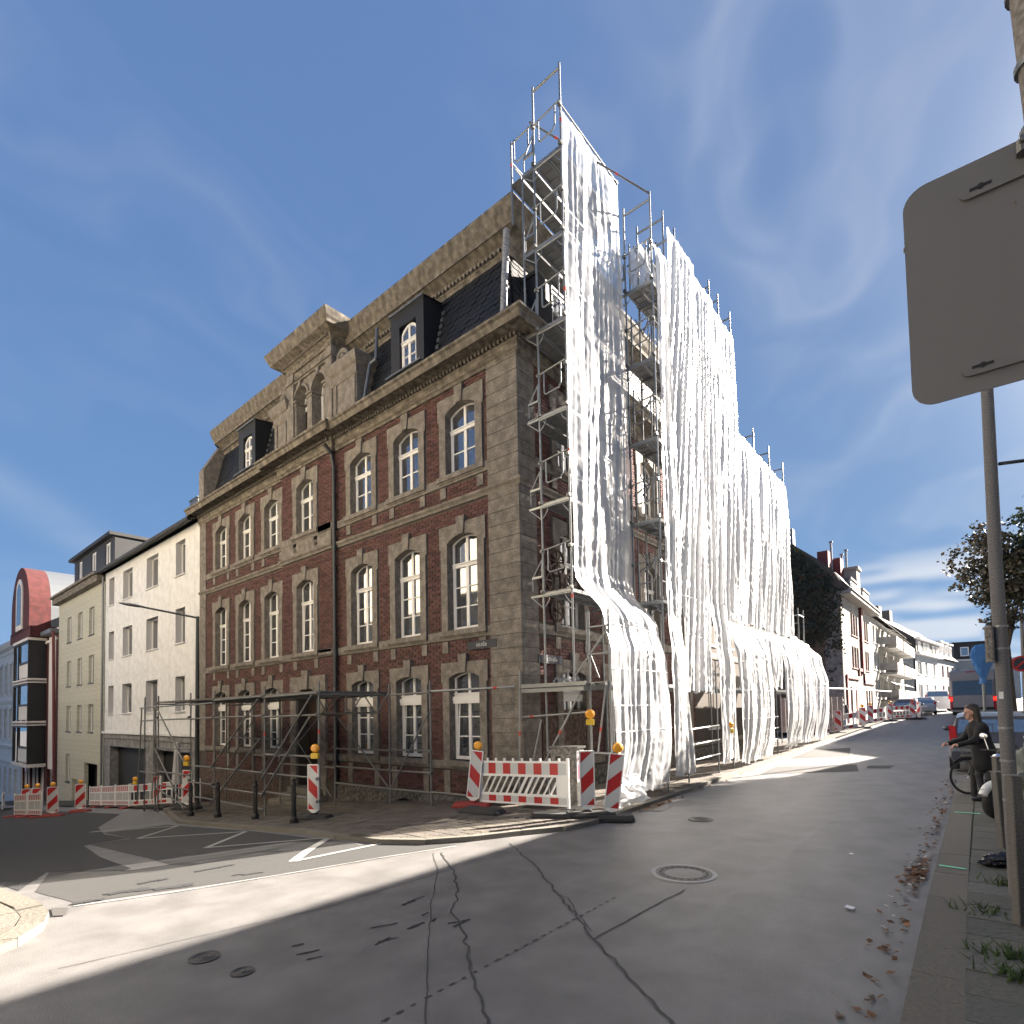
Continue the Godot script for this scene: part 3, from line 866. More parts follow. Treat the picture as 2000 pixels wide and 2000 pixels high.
	while y < 10.5:
		var h := 0.327 if absf(y - 7.3) > 0.2 else 0.26
		if y + h > 7.30 and y < 7.34: h = 7.34 - y
		if y >= 7.33 and y < 7.52: y = 7.52
		h = minf(h, 10.5 - y)
		if h < 0.06: break
		for e in 2:
			var b := MB.new()
			var t := rng.randf_range(0.85, 1.08)
			b.col = Color(t, t, t)
			if e == 0: b.bev(Vector3(-0.45, y + h / 2, -0.28), Vector3(0.97, h - 0.008, 0.66), 0.007)
			else: b.bev(Vector3(-17.75, y + h / 2, -0.1), Vector3(0.64, h - 0.008, 0.28), 0.007)
			part(H, "quoin_stone", b, "sandstone")
		y += h
		k += 1
	# plinth of big stones, stepping down with the street
	var pl := MB.new()
	pl.sweep([Vector2(-0.03, -3.0), Vector2(0.12, -3.0), Vector2(0.12, -0.12), Vector2(0.09, -0.05), Vector2(-0.03, -0.03)], [Vector2(-18.06, 0), Vector2(-10.75, 0)])
	part(H, "plinth", pl, "plinth")
	pl = MB.new()
	for s in [[-7.55, -6.0], [-6.0, -4.75], [-3.45, -2.2], [-2.2, -0.94]]:
		pl.sweep([Vector2(-0.03, -2.0), Vector2(0.12, -2.0), Vector2(0.12, -0.12), Vector2(0.09, -0.05), Vector2(-0.03, -0.03)], [Vector2(s[0] + 0.004, 0), Vector2(s[1] - 0.004, 0)])
	pl.sweep([Vector2(-0.03, -1.0), Vector2(0.12, -1.0), Vector2(0.12, 0.55), Vector2(0.07, 0.62), Vector2(-0.03, 0.62)], [Vector2(-0.94, 0.0), Vector2(0.0, 0.0), Vector2(0, -16.2)])
	var ap := PackedVector2Array([Vector2(-0.65, -1.6)])
	ap.append_array(PackedVector2Array([Vector2(-0.65, -0.03), Vector2(0.65, -0.03), Vector2(0.65, -1.6), Vector2(0.6, -1.6)]))
	var ar := arch_pts(1.2, -0.2, 0.32)
	for i in ar.size(): ap.append(ar[ar.size() - 1 - i])
	ap.append(Vector2(-0.6, -1.6))
	pl.xf = Transform3D(Basis.IDENTITY, Vector3(-4.1, 0, 0))
	pl.poly(ap, -0.2, 0.12)
	part(H, "plinth", pl, "plinth_grey")
	pl = MB.new(); pl.bb(Vector3(-4.8, -1.5, -0.15), Vector3(-3.4, -0.1, 0.02)); part(H, "cellar_opening", pl, "black")
	cuts.append(Rect2(-18.1, -3, 18.2, 2.99)); cuts_r.append(Rect2(-0.2, -2, 18.2, 2.63))
	# lime wash left on the ground floor of the long side, and board panels under the scaffold
	pl = MB.new()
	for i in 5: pl.bb(Vector3(-0.01, 0.64, -0.68 - i * 0.42), Vector3(0.02 + 0.004 * (i % 2), 2.1, -1.09 - i * 0.42))
	part(H, "wall_panel", pl, "plinth")
	# portal and steps
	var po := MB.new()
	po.xf = Transform3D(Basis.IDENTITY, Vector3(-9.02, 0, 0.12))
	var pp := PackedVector2Array([Vector2(-1.05, -1.0), Vector2(-1.05, 3.36), Vector2(1.13, 3.36), Vector2(1.13, -1.0), Vector2(0.67, -1.0)])
	var dr := arch_pts(1.34, 2.98, 0.28)
	for i in dr.size(): pp.append(dr[dr.size() - 1 - i])
	pp.append(Vector2(-0.67, -1.0))
	po.poly(pp, -0.4, 0.07)
	part(H, "door_surround", po, "sandstone")
	po = MB.new()
	po.xf = Transform3D(Basis.IDENTITY, Vector3(-9.02, 0, 0.12))
	po.poly(PackedVector2Array([Vector2(-0.14, 2.93), Vector2(0.14, 2.93), Vector2(0.2, 3.55), Vector2(-0.2, 3.55)]), 0.0, 0.14)
	part(H, "keystone", po, "sandstone")
	po = MB.new()
	for s in [-0.335, 0.335]:
		po.cb(Vector3(-9.02 + s, 1.0, -0.3), Vector3(0.64, 2.1, 0.06)); po.cb(Vector3(-9.02 + s, 0.55, -0.265), Vector3(0.4, 0.7, 0.02)); po.cb(Vector3(-9.02 + s, 1.5, -0.265), Vector3(0.4, 0.8, 0.02))
	po.bb(Vector3(-9.7, 2.05, -0.33), Vector3(-8.34, 3.1, -0.28))
	part(H, "door", po, "door_dark")
	for i in 3:
		var b := MB.new()
		b.bev(Vector3(-8.9, -0.72 + i * 0.19, 0.52 - i * 0.15), Vector3(2.3 - i * 0.3, 0.18, 0.9 - i * 0.2), 0.012)
		part(H, "door_step", b, "kerb")
	cuts.append(Rect2(-10.09, -1, 2.24, 4.37)); cuts.append(Rect2(-9.22, 3.3, 0.4, 0.28))
	# bricks
	var singles := []
	var rest := MB.new()
	brickwork(H, eye, left, -17.42, -10.70, -0.02, 10.52, cuts, singles, rest)
	brickwork(H, eye, left, -7.54, -0.94, -0.02, 10.52, cuts, singles, rest)
	brickwork(H, eye, Transform3D(Basis.IDENTITY, Vector3(0, 0, 0.12)), -10.69, -7.55, -0.02, 10.52, cuts, singles, rest)
	brickwork(H, eye, right, 0.6, 9.9, 0.62, 10.52, cuts_r, singles, rest)
	singles.sort_custom(func(a, b): return a[0] < b[0])
	var shapes := {}
	for i in singles.size():
		var s: Array = singles[i]
		var p: Vector3 = s[2]
		if i < 300:
			var key := "%d %d" % [roundi(s[3] * 1000), rng.randi() % 14]
			if not shapes.has(key):
				var b := MB.new(); b.col = s[4]
				brick(b, Vector3.ZERO, s[3], 0.0)
				shapes[key] = b.mesh(M.brick)
			var o := inst(H, "brick", shapes[key])
			o.transform = s[1] * Transform3D(Basis.IDENTITY, p)
		else:
			rest.xf = s[1]; rest.col = s[4]
			brick(rest, Vector3(p.x, p.y, 0), s[3], p.z)
	stuff(part(H, "brickwork", rest, "brick"))
	cornices(H)
	roof(H, eye)
	gable(H)
	# rainwater pipes
	var dp := MB.new()
	dp.path([Vector3(-7.42, 10.55, 0.45), Vector3(-7.42, 10.3, 0.2), Vector3(-7.42, 9.9, 0.12), Vector3(-7.42, -0.45, 0.12)], 0.062, 10)
	for yy in [9.0, 6.7, 4.4, 2.1]: dp.tube(Vector3(-7.42, yy, 0.12), Vector3(-7.42, yy + 0.05, 0.12), 0.075)
	part(H, "rain_pipe", dp, "zinc_dark")
	dp = MB.new()
	dp.path([Vector3(-0.52, 13.95, -0.36), Vector3(-0.5, 11.0, -0.1)], 0.085, 12)
	for yy in [11.7, 12.4, 13.1, 13.7]: dp.tube(Vector3(-0.5, yy, -0.12 - (yy - 11.0) * 0.085), Vector3(-0.5, yy + 0.05, -0.12 - (yy - 11.0) * 0.085), 0.1)
	part(H, "rain_pipe", dp, "white_pipe", "white rain pipe at the roof corner")
	dp = MB.new()
	dp.path([Vector3(-5.75, 13.9, -0.35), Vector3(-5.75, 12.9, -0.3), Vector3(-5.95, 12.8, -0.22), Vector3(-6.05, 11.0, 0.05)], 0.055, 8)
	part(H, "rain_pipe", dp, "zinc")
	# cast relief between the windows on the long side
	var re := MB.new()
	for e in [[5.75, -1.35, 0.33, 9], [4.55, -1.35, 0.26, 6], [5.2, -2.0, 0.36, 10], [5.25, -0.85, 0.28, 8]]:
		re.ring(Vector3(0.05, e[0], e[1]), Vector3.RIGHT, e[2], 0.035, 20, 6)
		for i in e[3]:
			var a: float = TAU * i / e[3]
			re.tube(Vector3(0.05, e[0], e[1]), Vector3(0.05, e[0] + cos(a) * e[2], e[1] + sin(a) * e[2]), 0.022)
	re.bb(Vector3(0.02, 4.85, -1.72), Vector3(0.1, 5.5, -1.45))
	part(H, "relief", re, "plinth")

func cornices(H: Node3D) -> void:
	var line := [Vector2(-18.1, 0), Vector2(-10.75, 0), Vector2(-10.75, 0.12), Vector2(-7.49, 0.12), Vector2(-7.49, 0), Vector2(0.0, 0), Vector2(0, -10.3)]
	var b := MB.new()
	b.sweep([Vector2(-0.05, 10.45), Vector2(0.05, 10.45), Vector2(0.06, 10.52), Vector2(0.1, 10.55), Vector2(0.1, 10.7), Vector2(0.13, 10.74), Vector2(0.13, 10.76), Vector2(-0.05, 10.78)], line)
	part(H, "architrave", b, "cornice_stone")
	b = MB.new()
	b.sweep([Vector2(-0.05, 10.77), Vector2(0.10, 10.77), Vector2(0.12, 10.86), Vector2(0.5, 10.88), Vector2(0.52, 10.80), Vector2(0.56, 10.80), Vector2(0.60, 10.88), Vector2(0.62, 10.93), Vector2(0.68, 10.96), Vector2(0.68, 11.02), Vector2(0.5, 11.05), Vector2(-0.3, 11.12)], line)
	part(H, "cornice", b, "cornice_stone")
	b = MB.new()
	var i := 0
	for s in [[-18.0, -10.8, 0.0], [-10.7, -7.5, 0.12], [-7.4, 0.1, 0.0]]:
		var x: float = s[0]
		while x < s[1]:
			b.cb(Vector3(x, 10.815, s[2] + 0.145), Vector3(0.07, 0.085, 0.09)); x += 0.125
	var z := 0.05
	while z > -3.0:
		b.cb(Vector3(0.145, 10.815, z), Vector3(0.09, 0.085, 0.07)); z -= 0.125
	part(H, "dentil_row", b, "sandstone")
	# the upper cornice along the edge of the roof
	line = [Vector2(-17.6, -0.78), Vector2(-10.6, -0.78), Vector2(-10.6, -0.9), Vector2(-6.9, -0.9), Vector2(-6.9, -0.78), Vector2(-0.78, -0.78), Vector2(-0.78, -10.3)]
	line = [Vector2(-17.6, -0.78), Vector2(-0.78, -0.78), Vector2(-0.78, -10.3)]
	b = MB.new()
	b.sweep([Vector2(-0.1, 13.72), Vector2(0.03, 13.72), Vector2(0.05, 13.8), Vector2(0.08, 13.82), Vector2(0.08, 13.95), Vector2(0.11, 14.02), Vector2(0.36, 14.14), Vector2(0.4, 14.12), Vector2(0.42, 14.22), Vector2(0.5, 14.34), Vector2(0.56, 14.5), Vector2(0.6, 14.56), Vector2(0.6, 14.64), Vector2(0.3, 14.68), Vector2(-2.0, 14.85)], line)
	part(H, "roof_cornice", b, "cornice_stone")
	b = MB.new()
	var x := -17.4
	while x < -0.7:
		if x < -10.6 or x > -6.8: b.cb(Vector3(x, 13.9, -0.66), Vector3(0.07, 0.09, 0.08))
		x += 0.14
	part(H, "dentil_row", b, "sandstone")
	b = MB.new()
	b.bb(Vector3(-17.5, 14.6, -10.3), Vector3(-0.9, 14.8, -1.2))
	part(H, "flat_roof", b, "zinc_dark")

func slope(t: float) -> float:       # how far back the mansard lies at a height of 11 + t
	return -0.14 - t * 0.235

func roof(H: Node3D, eye: Vector3) -> void:
	var b := MB.new()
	b.q(Vector3(-17.6, 10.95, -0.16), Vector3(-0.16, 10.95, -0.16), Vector3(-0.82, 13.8, -0.82), Vector3(-17.6, 13.8, -0.82))
	b.q(Vector3(-0.16, 10.95, -0.16), Vector3(-0.16, 10.95, -10.3), Vector3(-0.82, 13.8, -10.3), Vector3(-0.82, 13.8, -0.82))
	b.q(Vector3(-0.3, 10.95, -10.3), Vector3(-17.6, 10.95, -10.3), Vector3(-17.6, 14.7, -10.3), Vector3(-0.3, 14.7, -10.3))
	part(H, "roof", b, "slate_gap")
	# slates
	var all := []
	var r := 0
	var y := 0.0
	while y < 2.75:
		var x := -17.5 - (0.13 if r % 2 else 0.0)
		var xe := -0.2 - y * 0.235
		while x < xe:
			var skip := (x > -4.75 and x < -3.1 and y > 0.1 and y < 2.5) or (x > -14.5 and x < -12.9 and y > 0.1 and y < 2.5) or (x > -11.5 and x < -6.3)
			if not skip: all.append([Vector3(x + 0.13, 11 + y, -0.5).distance_to(eye), x, y, minf(0.255, xe - x), 0])
			x += 0.26
		var z := 0.2 + y * 0.235
		while z < 10.2:
			all.append([99.0, z, y, 0.255, 1]); z += 0.26
		y += 0.17
		r += 1
	all.sort_custom(func(p, q): return p[0] < q[0])
	var rest := MB.new()
	for i in all.size():
		var s: Array = all[i]
		var t := rng.randf_range(0.55, 1.35)
		var o := MB.new() if i < 300 else rest
		o.col = Color(t, t, t * rng.randf_range(0.95, 1.1))
		var lift := rng.randf_range(0.012, 0.03)
		var w: float = s[3]
		if w < 0.05: continue
		var f := func(x: float, yy: float, d: float) -> Vector3:
			return Vector3(x, 11 + yy, slope(yy) + d) if s[4] == 0 else Vector3(slope(yy) + d, 11 + yy, -x)
		var P := [[s[1], s[2] + 0.04, lift], [s[1] + w * 0.25, s[2] - rng.randf_range(0.0, 0.02), lift + 0.004], [s[1] + w * 0.8, s[2] + rng.randf_range(-0.01, 0.01), lift + 0.004], [s[1] + w - 0.006, s[2] + 0.05, lift], [s[1] + w - 0.006, s[2] + 0.24, 0.004], [s[1], s[2] + 0.24, 0.004]]
		var F := []
		for e in P: F.append(f.call(e[0], e[1], e[2]))
		for e in range(1, 5): o.tri(F[0], F[e], F[e + 1])
		for e in 3:
			o.q(f.call(P[e][0], P[e][1], 0.0), f.call(P[e + 1][0], P[e + 1][1], 0.0), F[e + 1], F[e])
		if i < 300: part(H, "slate", o, "slate")
	stuff(part(H, "slate_covering", rest, "slate"))
	# the end of the roof towards the white house: a plastered parapet that follows the slope
	b = MB.new()
	b.xf = Transform3D(Basis(Vector3.UP, -PI / 2), Vector3(-17.5, 0, 0))
	b.poly(PackedVector2Array([Vector2(-10, 10.9), Vector2(0.1, 10.9), Vector2(0.1, 12.85), Vector2(-0.05, 13.1), Vector2(-0.72, 14.3), Vector2(-0.75, 14.75), Vector2(-10, 14.75)]), 0.0, 0.5)
	part(H, "parapet", b, "sandstone")
	b = MB.new(); b.cb(Vector3(-17.75, 15.0, -1.2), Vector3(0.4, 0.5, 0.4)); part(H, "chimney", b, "white_render")
	# two slate dormers
	for d in [[-4.66, -3.24, -3.92], [-14.4, -13.0, -13.63]]:
		b = MB.new()
		b.xf = Transform3D(Basis.IDENTITY, Vector3(0, 0, -0.02))
		wall(b, d[0], d[1], 11.05, 13.5, [Rect2(d[2] - 0.36, 11.72, 0.72, 1.33)], 0.16)
		b.xf = Transform3D.IDENTITY
		for s in 2:
			var x: float = d[s]
			var P := [Vector3(x, 11.05, -0.02), Vector3(x, 11.05, -0.3), Vector3(x, 13.62, -1.0), Vector3(x, 13.5, -0.02)]
			if s == 1: b.q(P[0], P[1], P[2], P[3])
			else: b.q(P[3], P[2], P[1], P[0])
		b.q(Vector3(d[0] - 0.04, 13.5, 0.04), Vector3(d[1] + 0.04, 13.5, 0.04), Vector3(d[1] + 0.04, 13.66, -1.0), Vector3(d[0] - 0.04, 13.66, -1.0))
		var o := part(H, "dormer", b, "black_slate")
		b = MB.new()
		b.bb(Vector3(d[0] - 0.03, 13.47, -0.02), Vector3(d[1] + 0.03, 13.52, 0.05)); b.bb(Vector3(d[0] - 0.06, 11.62, -0.02), Vector3(d[1] + 0.03, 11.66, 0.16))
		for i in 9:
			b.cb(Vector3(d[1] + 0.12, 11.5 + i * 0.22, slope(0.5 + i * 0.22) + 0.03), Vector3(0.12, 0.1, 0.02))
		part(o, "flashing", b, "zinc")
		var w := casement(0.68, 1.31, 0.2, 0.8, 2)
		H.add_child(w, true)
		w.position = Vector3(d[2], 11.73, -0.12)
	# a zinc dormer on the long side, seen between the scaffold boards
	b = MB.new()
	b.xf = Transform3D(Basis(Vector3.UP, PI / 2), Vector3(0.0, 0, 0))
	wall(b, 1.2, 2.7, 11.05, 13.2, [Rect2(1.5, 11.6, 0.9, 1.3)], 0.1)
	b.bb(Vector3(1.2, 11.05, -0.9), Vector3(1.24, 13.2, -0.01)); b.bb(Vector3(1.15, 13.2, -1.0), Vector3(2.75, 13.3, 0.1))
	var dz := part(H, "dormer", b, "black_slate")
	b = MB.new()
	b.xf = Transform3D(Basis(Vector3.UP, PI / 2), Vector3(-0.06, 0, 0))
	for e in [[1.5, 1.57, 11.6, 12.9], [2.33, 2.4, 11.6, 12.9], [1.57, 2.33, 11.6, 11.68], [1.57, 2.33, 12.82, 12.9], [1.92, 1.98, 11.68, 12.82]]: b.bb(Vector3(e[0], e[2], -0.03), Vector3(e[1], e[3], 0.03))
	part(dz, "window_frame", b, "white_wood")
	b = MB.new()
	b.q(Vector3(-0.06, 11.6, -1.5), Vector3(-0.06, 11.6, -2.4), Vector3(-0.06, 12.9, -2.4), Vector3(-0.06, 12.9, -1.5))
	part(dz, "pane", b, "glass")

func gable(H: Node3D) -> void:
	# the stone gable over the door: pilasters, two arched windows, entablature, side wings with scrolls
	var b := MB.new()
	b.xf = Transform3D(Basis.IDENTITY, Vector3(0, 0, 0.02))
	var p := PackedVector2Array([Vector2(-9.93, 11.0), Vector2(-9.93, 13.75), Vector2(-7.85, 13.75), Vector2(-7.85, 11.0), Vector2(-7.98, 11.0)])
	for c in [-8.39, -9.5]:
		var a := arch_pts(0.82, 13.36, 0.41, 14)
		for i in a.size(): p.append(a[a.size() - 1 - i] + Vector2(c, 0))
		p.append(Vector2(c - 0.41, 11.0))
		if c == -8.39: p.append(Vector2(-9.09, 11.0))
	b.poly(p, -0.55, 0.0)
	var G := part(H, "gable", b, "sandstone")
	b = MB.new()
	for e in [[-10.35, -9.9], [-7.87, -7.52]]:
		b.bb(Vector3(e[0], 11.0, -0.9), Vector3(e[1], 13.6, 0.12)); b.bb(Vector3(e[0] - 0.04, 13.6, -0.9), Vector3(e[1] + 0.04, 13.7, 0.17)); b.bb(Vector3(e[0], 13.7, -0.9), Vector3(e[1], 13.95, 0.13))
	part(G, "pilaster", b, "sandstone")
	b = MB.new()
	for c in [-9.95, -8.945, -7.94]:
		b.bb(Vector3(c - 0.15, 11.0, -0.5), Vector3(c + 0.15, 12.78, 0.06)); b.bb(Vector3(c - 0.18, 12.78, -0.5), Vector3(c + 0.18, 12.83, 0.09)); b.bb(Vector3(c - 0.15, 12.83, -0.5), Vector3(c + 0.15, 12.9, 0.06)); b.bb(Vector3(c - 0.19, 12.9, -0.5), Vector3(c + 0.19, 12.97, 0.11))
	for c in [-8.39, -9.5]:
		b.xf = Transform3D(Basis.IDENTITY, Vector3(c, 0, 0))
		var o := arch_pts(1.0, 13.46, 0.49, 14); var i2 := arch_pts(0.84, 13.37, 0.41, 14)
		var w := PackedVector2Array()
		for e in o: w.append(e)
		for i in i2.size(): w.append(i2[i2.size() - 1 - i])
		b.poly(w, 0.0, 0.08)
		b.poly(PackedVector2Array([Vector2(-0.06, 13.33), Vector2(0.06, 13.33), Vector2(0.09, 13.56), Vector2(-0.09, 13.56)]), 0.0, 0.13)
	part(G, "arch_moulding", b, "sandstone")
	b = MB.new()
	b.sweep([Vector2(-0.3, 13.58), Vector2(0.06, 13.58), Vector2(0.08, 13.63), Vector2(-0.3, 13.65)], [Vector2(-9.9, 0.02), Vector2(-7.87, 0.02)])
	b.sweep([Vector2(-0.3, 13.95), Vector2(0.02, 13.95), Vector2(0.05, 14.03), Vector2(0.02, 14.05), Vector2(0.02, 14.15), Vector2(0.09, 14.2), Vector2(0.12, 14.26), Vector2(0.4, 14.34), Vector2(0.42, 14.42), Vector2(0.47, 14.5), Vector2(0.53, 14.64), Vector2(0.55, 14.72), Vector2(-0.6, 14.85)], [Vector2(-10.35, -2.0), Vector2(-10.35, 0.12), Vector2(-7.52, 0.12), Vector2(-7.52, -2.0)])
	b.bb(Vector3(-10.3, 13.7, -1.6), Vector3(-7.56, 14.7, 0.08))
	part(G, "gable_cornice", b, "cornice_stone")
	b = MB.new()
	var x := -10.35
	while x < -7.5:
		b.cb(Vector3(x, 14.235, 0.25), Vector3(0.05, 0.07, 0.06)); x += 0.1
	part(G, "dentil_row", b, "sandstone")
	b = MB.new(); b.bb(Vector3(-10.3, 11.0, -2.0), Vector3(-7.56, 14.6, -0.5)); part(G, "gable_wall", b, "black_slate")
	for c in [-8.39, -9.5]:
		var w := casement(0.8, 2.28, 0.4, 1.72, 2)
		var f := MeshInstance3D.new()
		f.mesh = w.mesh; f.name = "gable_window"
		G.add_child(f, true)
		f.position = Vector3(c, 11.05, -0.32)
		w.free()
		b = MB.new(); b.bb(Vector3(c - 0.38, 11.08, -0.36), Vector3(c + 0.38, 13.3, -0.33))
		part(G, "pane", b, "dark_glass")
	# wings
	for s in [[-7.5, -6.22, 1.0], [-11.3, -10.38, -1.0]]:
		b = MB.new()
		b.bb(Vector3(s[0], 11.0, -0.6), Vector3(s[1], 12.5, 0.08))
		b.bb(Vector3(s[0] + 0.12, 11.1, 0.08), Vector3(s[0] + 0.24, 12.5, 0.12)); b.bb(Vector3(s[1] - 0.16, 11.1, 0.08), Vector3(s[1] - 0.04, 12.5, 0.12))
		b.sweep([Vector2(-0.1, 12.5), Vector2(0.02, 12.5), Vector2(0.06, 12.58), Vector2(0.03, 12.62), Vector2(0.03, 12.8), Vector2(0.1, 12.86), Vector2(0.16, 13.0), Vector2(0.18, 13.1), Vector2(0.12, 13.2), Vector2(-0.4, 13.24)], [Vector2(s[0], -0.6), Vector2(s[0], 0.08), Vector2(s[1], 0.08), Vector2(s[1], -0.6)])
		var o := part(H, "gable_wing", b, "sandstone")
		b = MB.new()
		var sc := []
		for i in 22:
			var a := i * 0.42
			var r := 0.30 - i * 0.012
			sc.append(Vector3((s[0] if s[2] > 0 else s[1]) + s[2] * (0.34 + cos(a) * r), 13.42 + sin(a) * r * 0.9, -0.05))
		b.path(sc, 0.075, 8)
		b.bb(Vector3((s[0] if s[2] > 0 else s[1]) + s[2] * 0.1, 13.1, -0.3), Vector3((s[0] if s[2] > 0 else s[1]) + s[2] * 0.75, 13.35, 0.03))
		part(o, "scroll", b, "sandstone")
# ---------------------------------------------------------------- scaffolding
const LEVELS := [2.68, 4.69, 6.7, 8.72, 10.73, 12.68, 14.64]

func pole(parent: Node, a: Vector3, b: Vector3, called := "standard", r := 0.0242, m := "galvanised", marks := []) -> MeshInstance3D:
	var k := MB.new()
	k.tube(a, b, r, r, 8)
	var o := part(parent, called, k, m)
	if not marks.is_empty():
		k = MB.new()
		for t in marks: k.tube(a.lerp(b, t), a.lerp(b, t) + (b - a).normalized() * 0.09, r + 0.002)
		part(o, "red_band", k, "red_mark")
	return o

func coupler(b: MB, p: Vector3) -> void:
	b.cb(p, Vector3(0.075, 0.07, 0.085)); b.tube(p + Vector3(0.02, 0, 0.03), p + Vector3(0.02, 0, 0.075), 0.014)

# a facade frame from xi (wall side) to xo, at z, from y0 up to the top; with cross beams at the deck levels
func frame(S: Node3D, xi: float, xo: float, z: float, y0: float, top: float, levels: Array, guards: bool, brackets: bool, marks := []) -> void:
	pole(S, Vector3(xi, y0, z), Vector3(xi, top, z))
	pole(S, Vector3(xo, y0, z), Vector3(xo, top + 0.0, z), "standard", 0.0242, "galvanised", marks)
	var b := MB.new()
	for y in levels:
		b.tube(Vector3(xi, y - 0.05, z), Vector3(xo, y - 0.05, z), 0.027)
		b.bb(Vector3(xi, y - 0.03, z - 0.025), Vector3(xo, y + 0.02, z + 0.025))
		for s in [xi, xo]:          # the curved gusset in each corner of the frame
			var d := 0.17 if s == xi else -0.17
			b.path([Vector3(s, y - 0.3, z), Vector3(s + d * 0.45, y - 0.24, z), Vector3(s + d * 0.9, y - 0.14, z), Vector3(s + d, y - 0.05, z)], 0.013, 6)
	part(S, "cross_beam", b, "galvanised")
	b = MB.new()
	for y in levels:
		for s in [xi, xo]:
			coupler(b, Vector3(s, y + 0.06, z + 0.03)); coupler(b, Vector3(s, y + 0.97, z + 0.02))
	part(S, "coupler", b, "galvanised_dull")
	if guards:
		for y in levels:
			if y + 1.1 > top: continue
			b = MB.new()
			b.tube(Vector3(xi, y + 0.98, z + 0.03), Vector3(xo, y + 1.06, z + 0.03), 0.019)
			var w := xo - xi
			b.path([Vector3(xi + w * 0.22, y + 1.0, z + 0.035), Vector3(xi + w * 0.22, y + 0.52, z + 0.035), Vector3(xi + w * 0.28, y + 0.47, z + 0.035), Vector3(xi + w * 0.74, y + 0.5, z + 0.035), Vector3(xi + w * 0.82, y + 0.58, z + 0.035), Vector3(xi + w * 0.83, y + 1.04, z + 0.035)], 0.017, 8)
			part(S, "end_guardrail", b, "galvanised")
	if brackets:
		for y in levels:
			b = MB.new()
			b.bb(Vector3(xi - 0.34, y - 0.05, z - 0.02), Vector3(xi, y + 0.0, z + 0.03))
			b.tube(Vector3(xi - 0.33, y - 0.03, z), Vector3(xi - 0.02, y - 0.3, z), 0.016)
			b.tube(Vector3(xi - 0.02, y - 0.32, z), Vector3(xi - 0.02, y, z), 0.018)
			b.bb(Vector3(xi - 0.3, y + 0.38, z - 0.02), Vector3(xi - 0.02, y + 0.43, z + 0.03))
			b.tube(Vector3(xi - 0.3, y + 0.41, z), Vector3(xi - 0.04, y + 0.78, z), 0.016)
			b.tube(Vector3(xi - 0.04, y + 0.4, z), Vector3(xi - 0.04, y + 0.8, z), 0.018)
			b.tube(Vector3(xi - 0.3, y + 0.1, z), Vector3(xi - 0.3, y + 0.4, z), 0.014)
			part(S, "bracket", b, "galvanised")

func decks(S: Node3D, xi: float, xo: float, z0: float, z1: float, y: float) -> void:
	var n := maxi(1, int(round((xo - xi) / 0.33)))
	for i in n:
		var a := xi + (xo - xi) * i / n + 0.015; var e := xi + (xo - xi) * (i + 1) / n - 0.015
		var b := MB.new()
		b.bb(Vector3(a, y + 0.02, z0), Vector3(e, y + 0.045, z1))
		b.bb(Vector3(a, y - 0.03, z0), Vector3(a + 0.03, y + 0.02, z1)); b.bb(Vector3(e - 0.03, y - 0.03, z0), Vector3(e, y + 0.02, z1))
		var k := int(absf(z1 - z0) / 0.22)
		for j in k: b.cb(Vector3((a + e) / 2, y + 0.012, lerpf(z0, z1, (j + 0.5) / k)), Vector3(e - a - 0.06, 0.016, 0.04))
		part(S, "deck_board", b, "deck_steel")

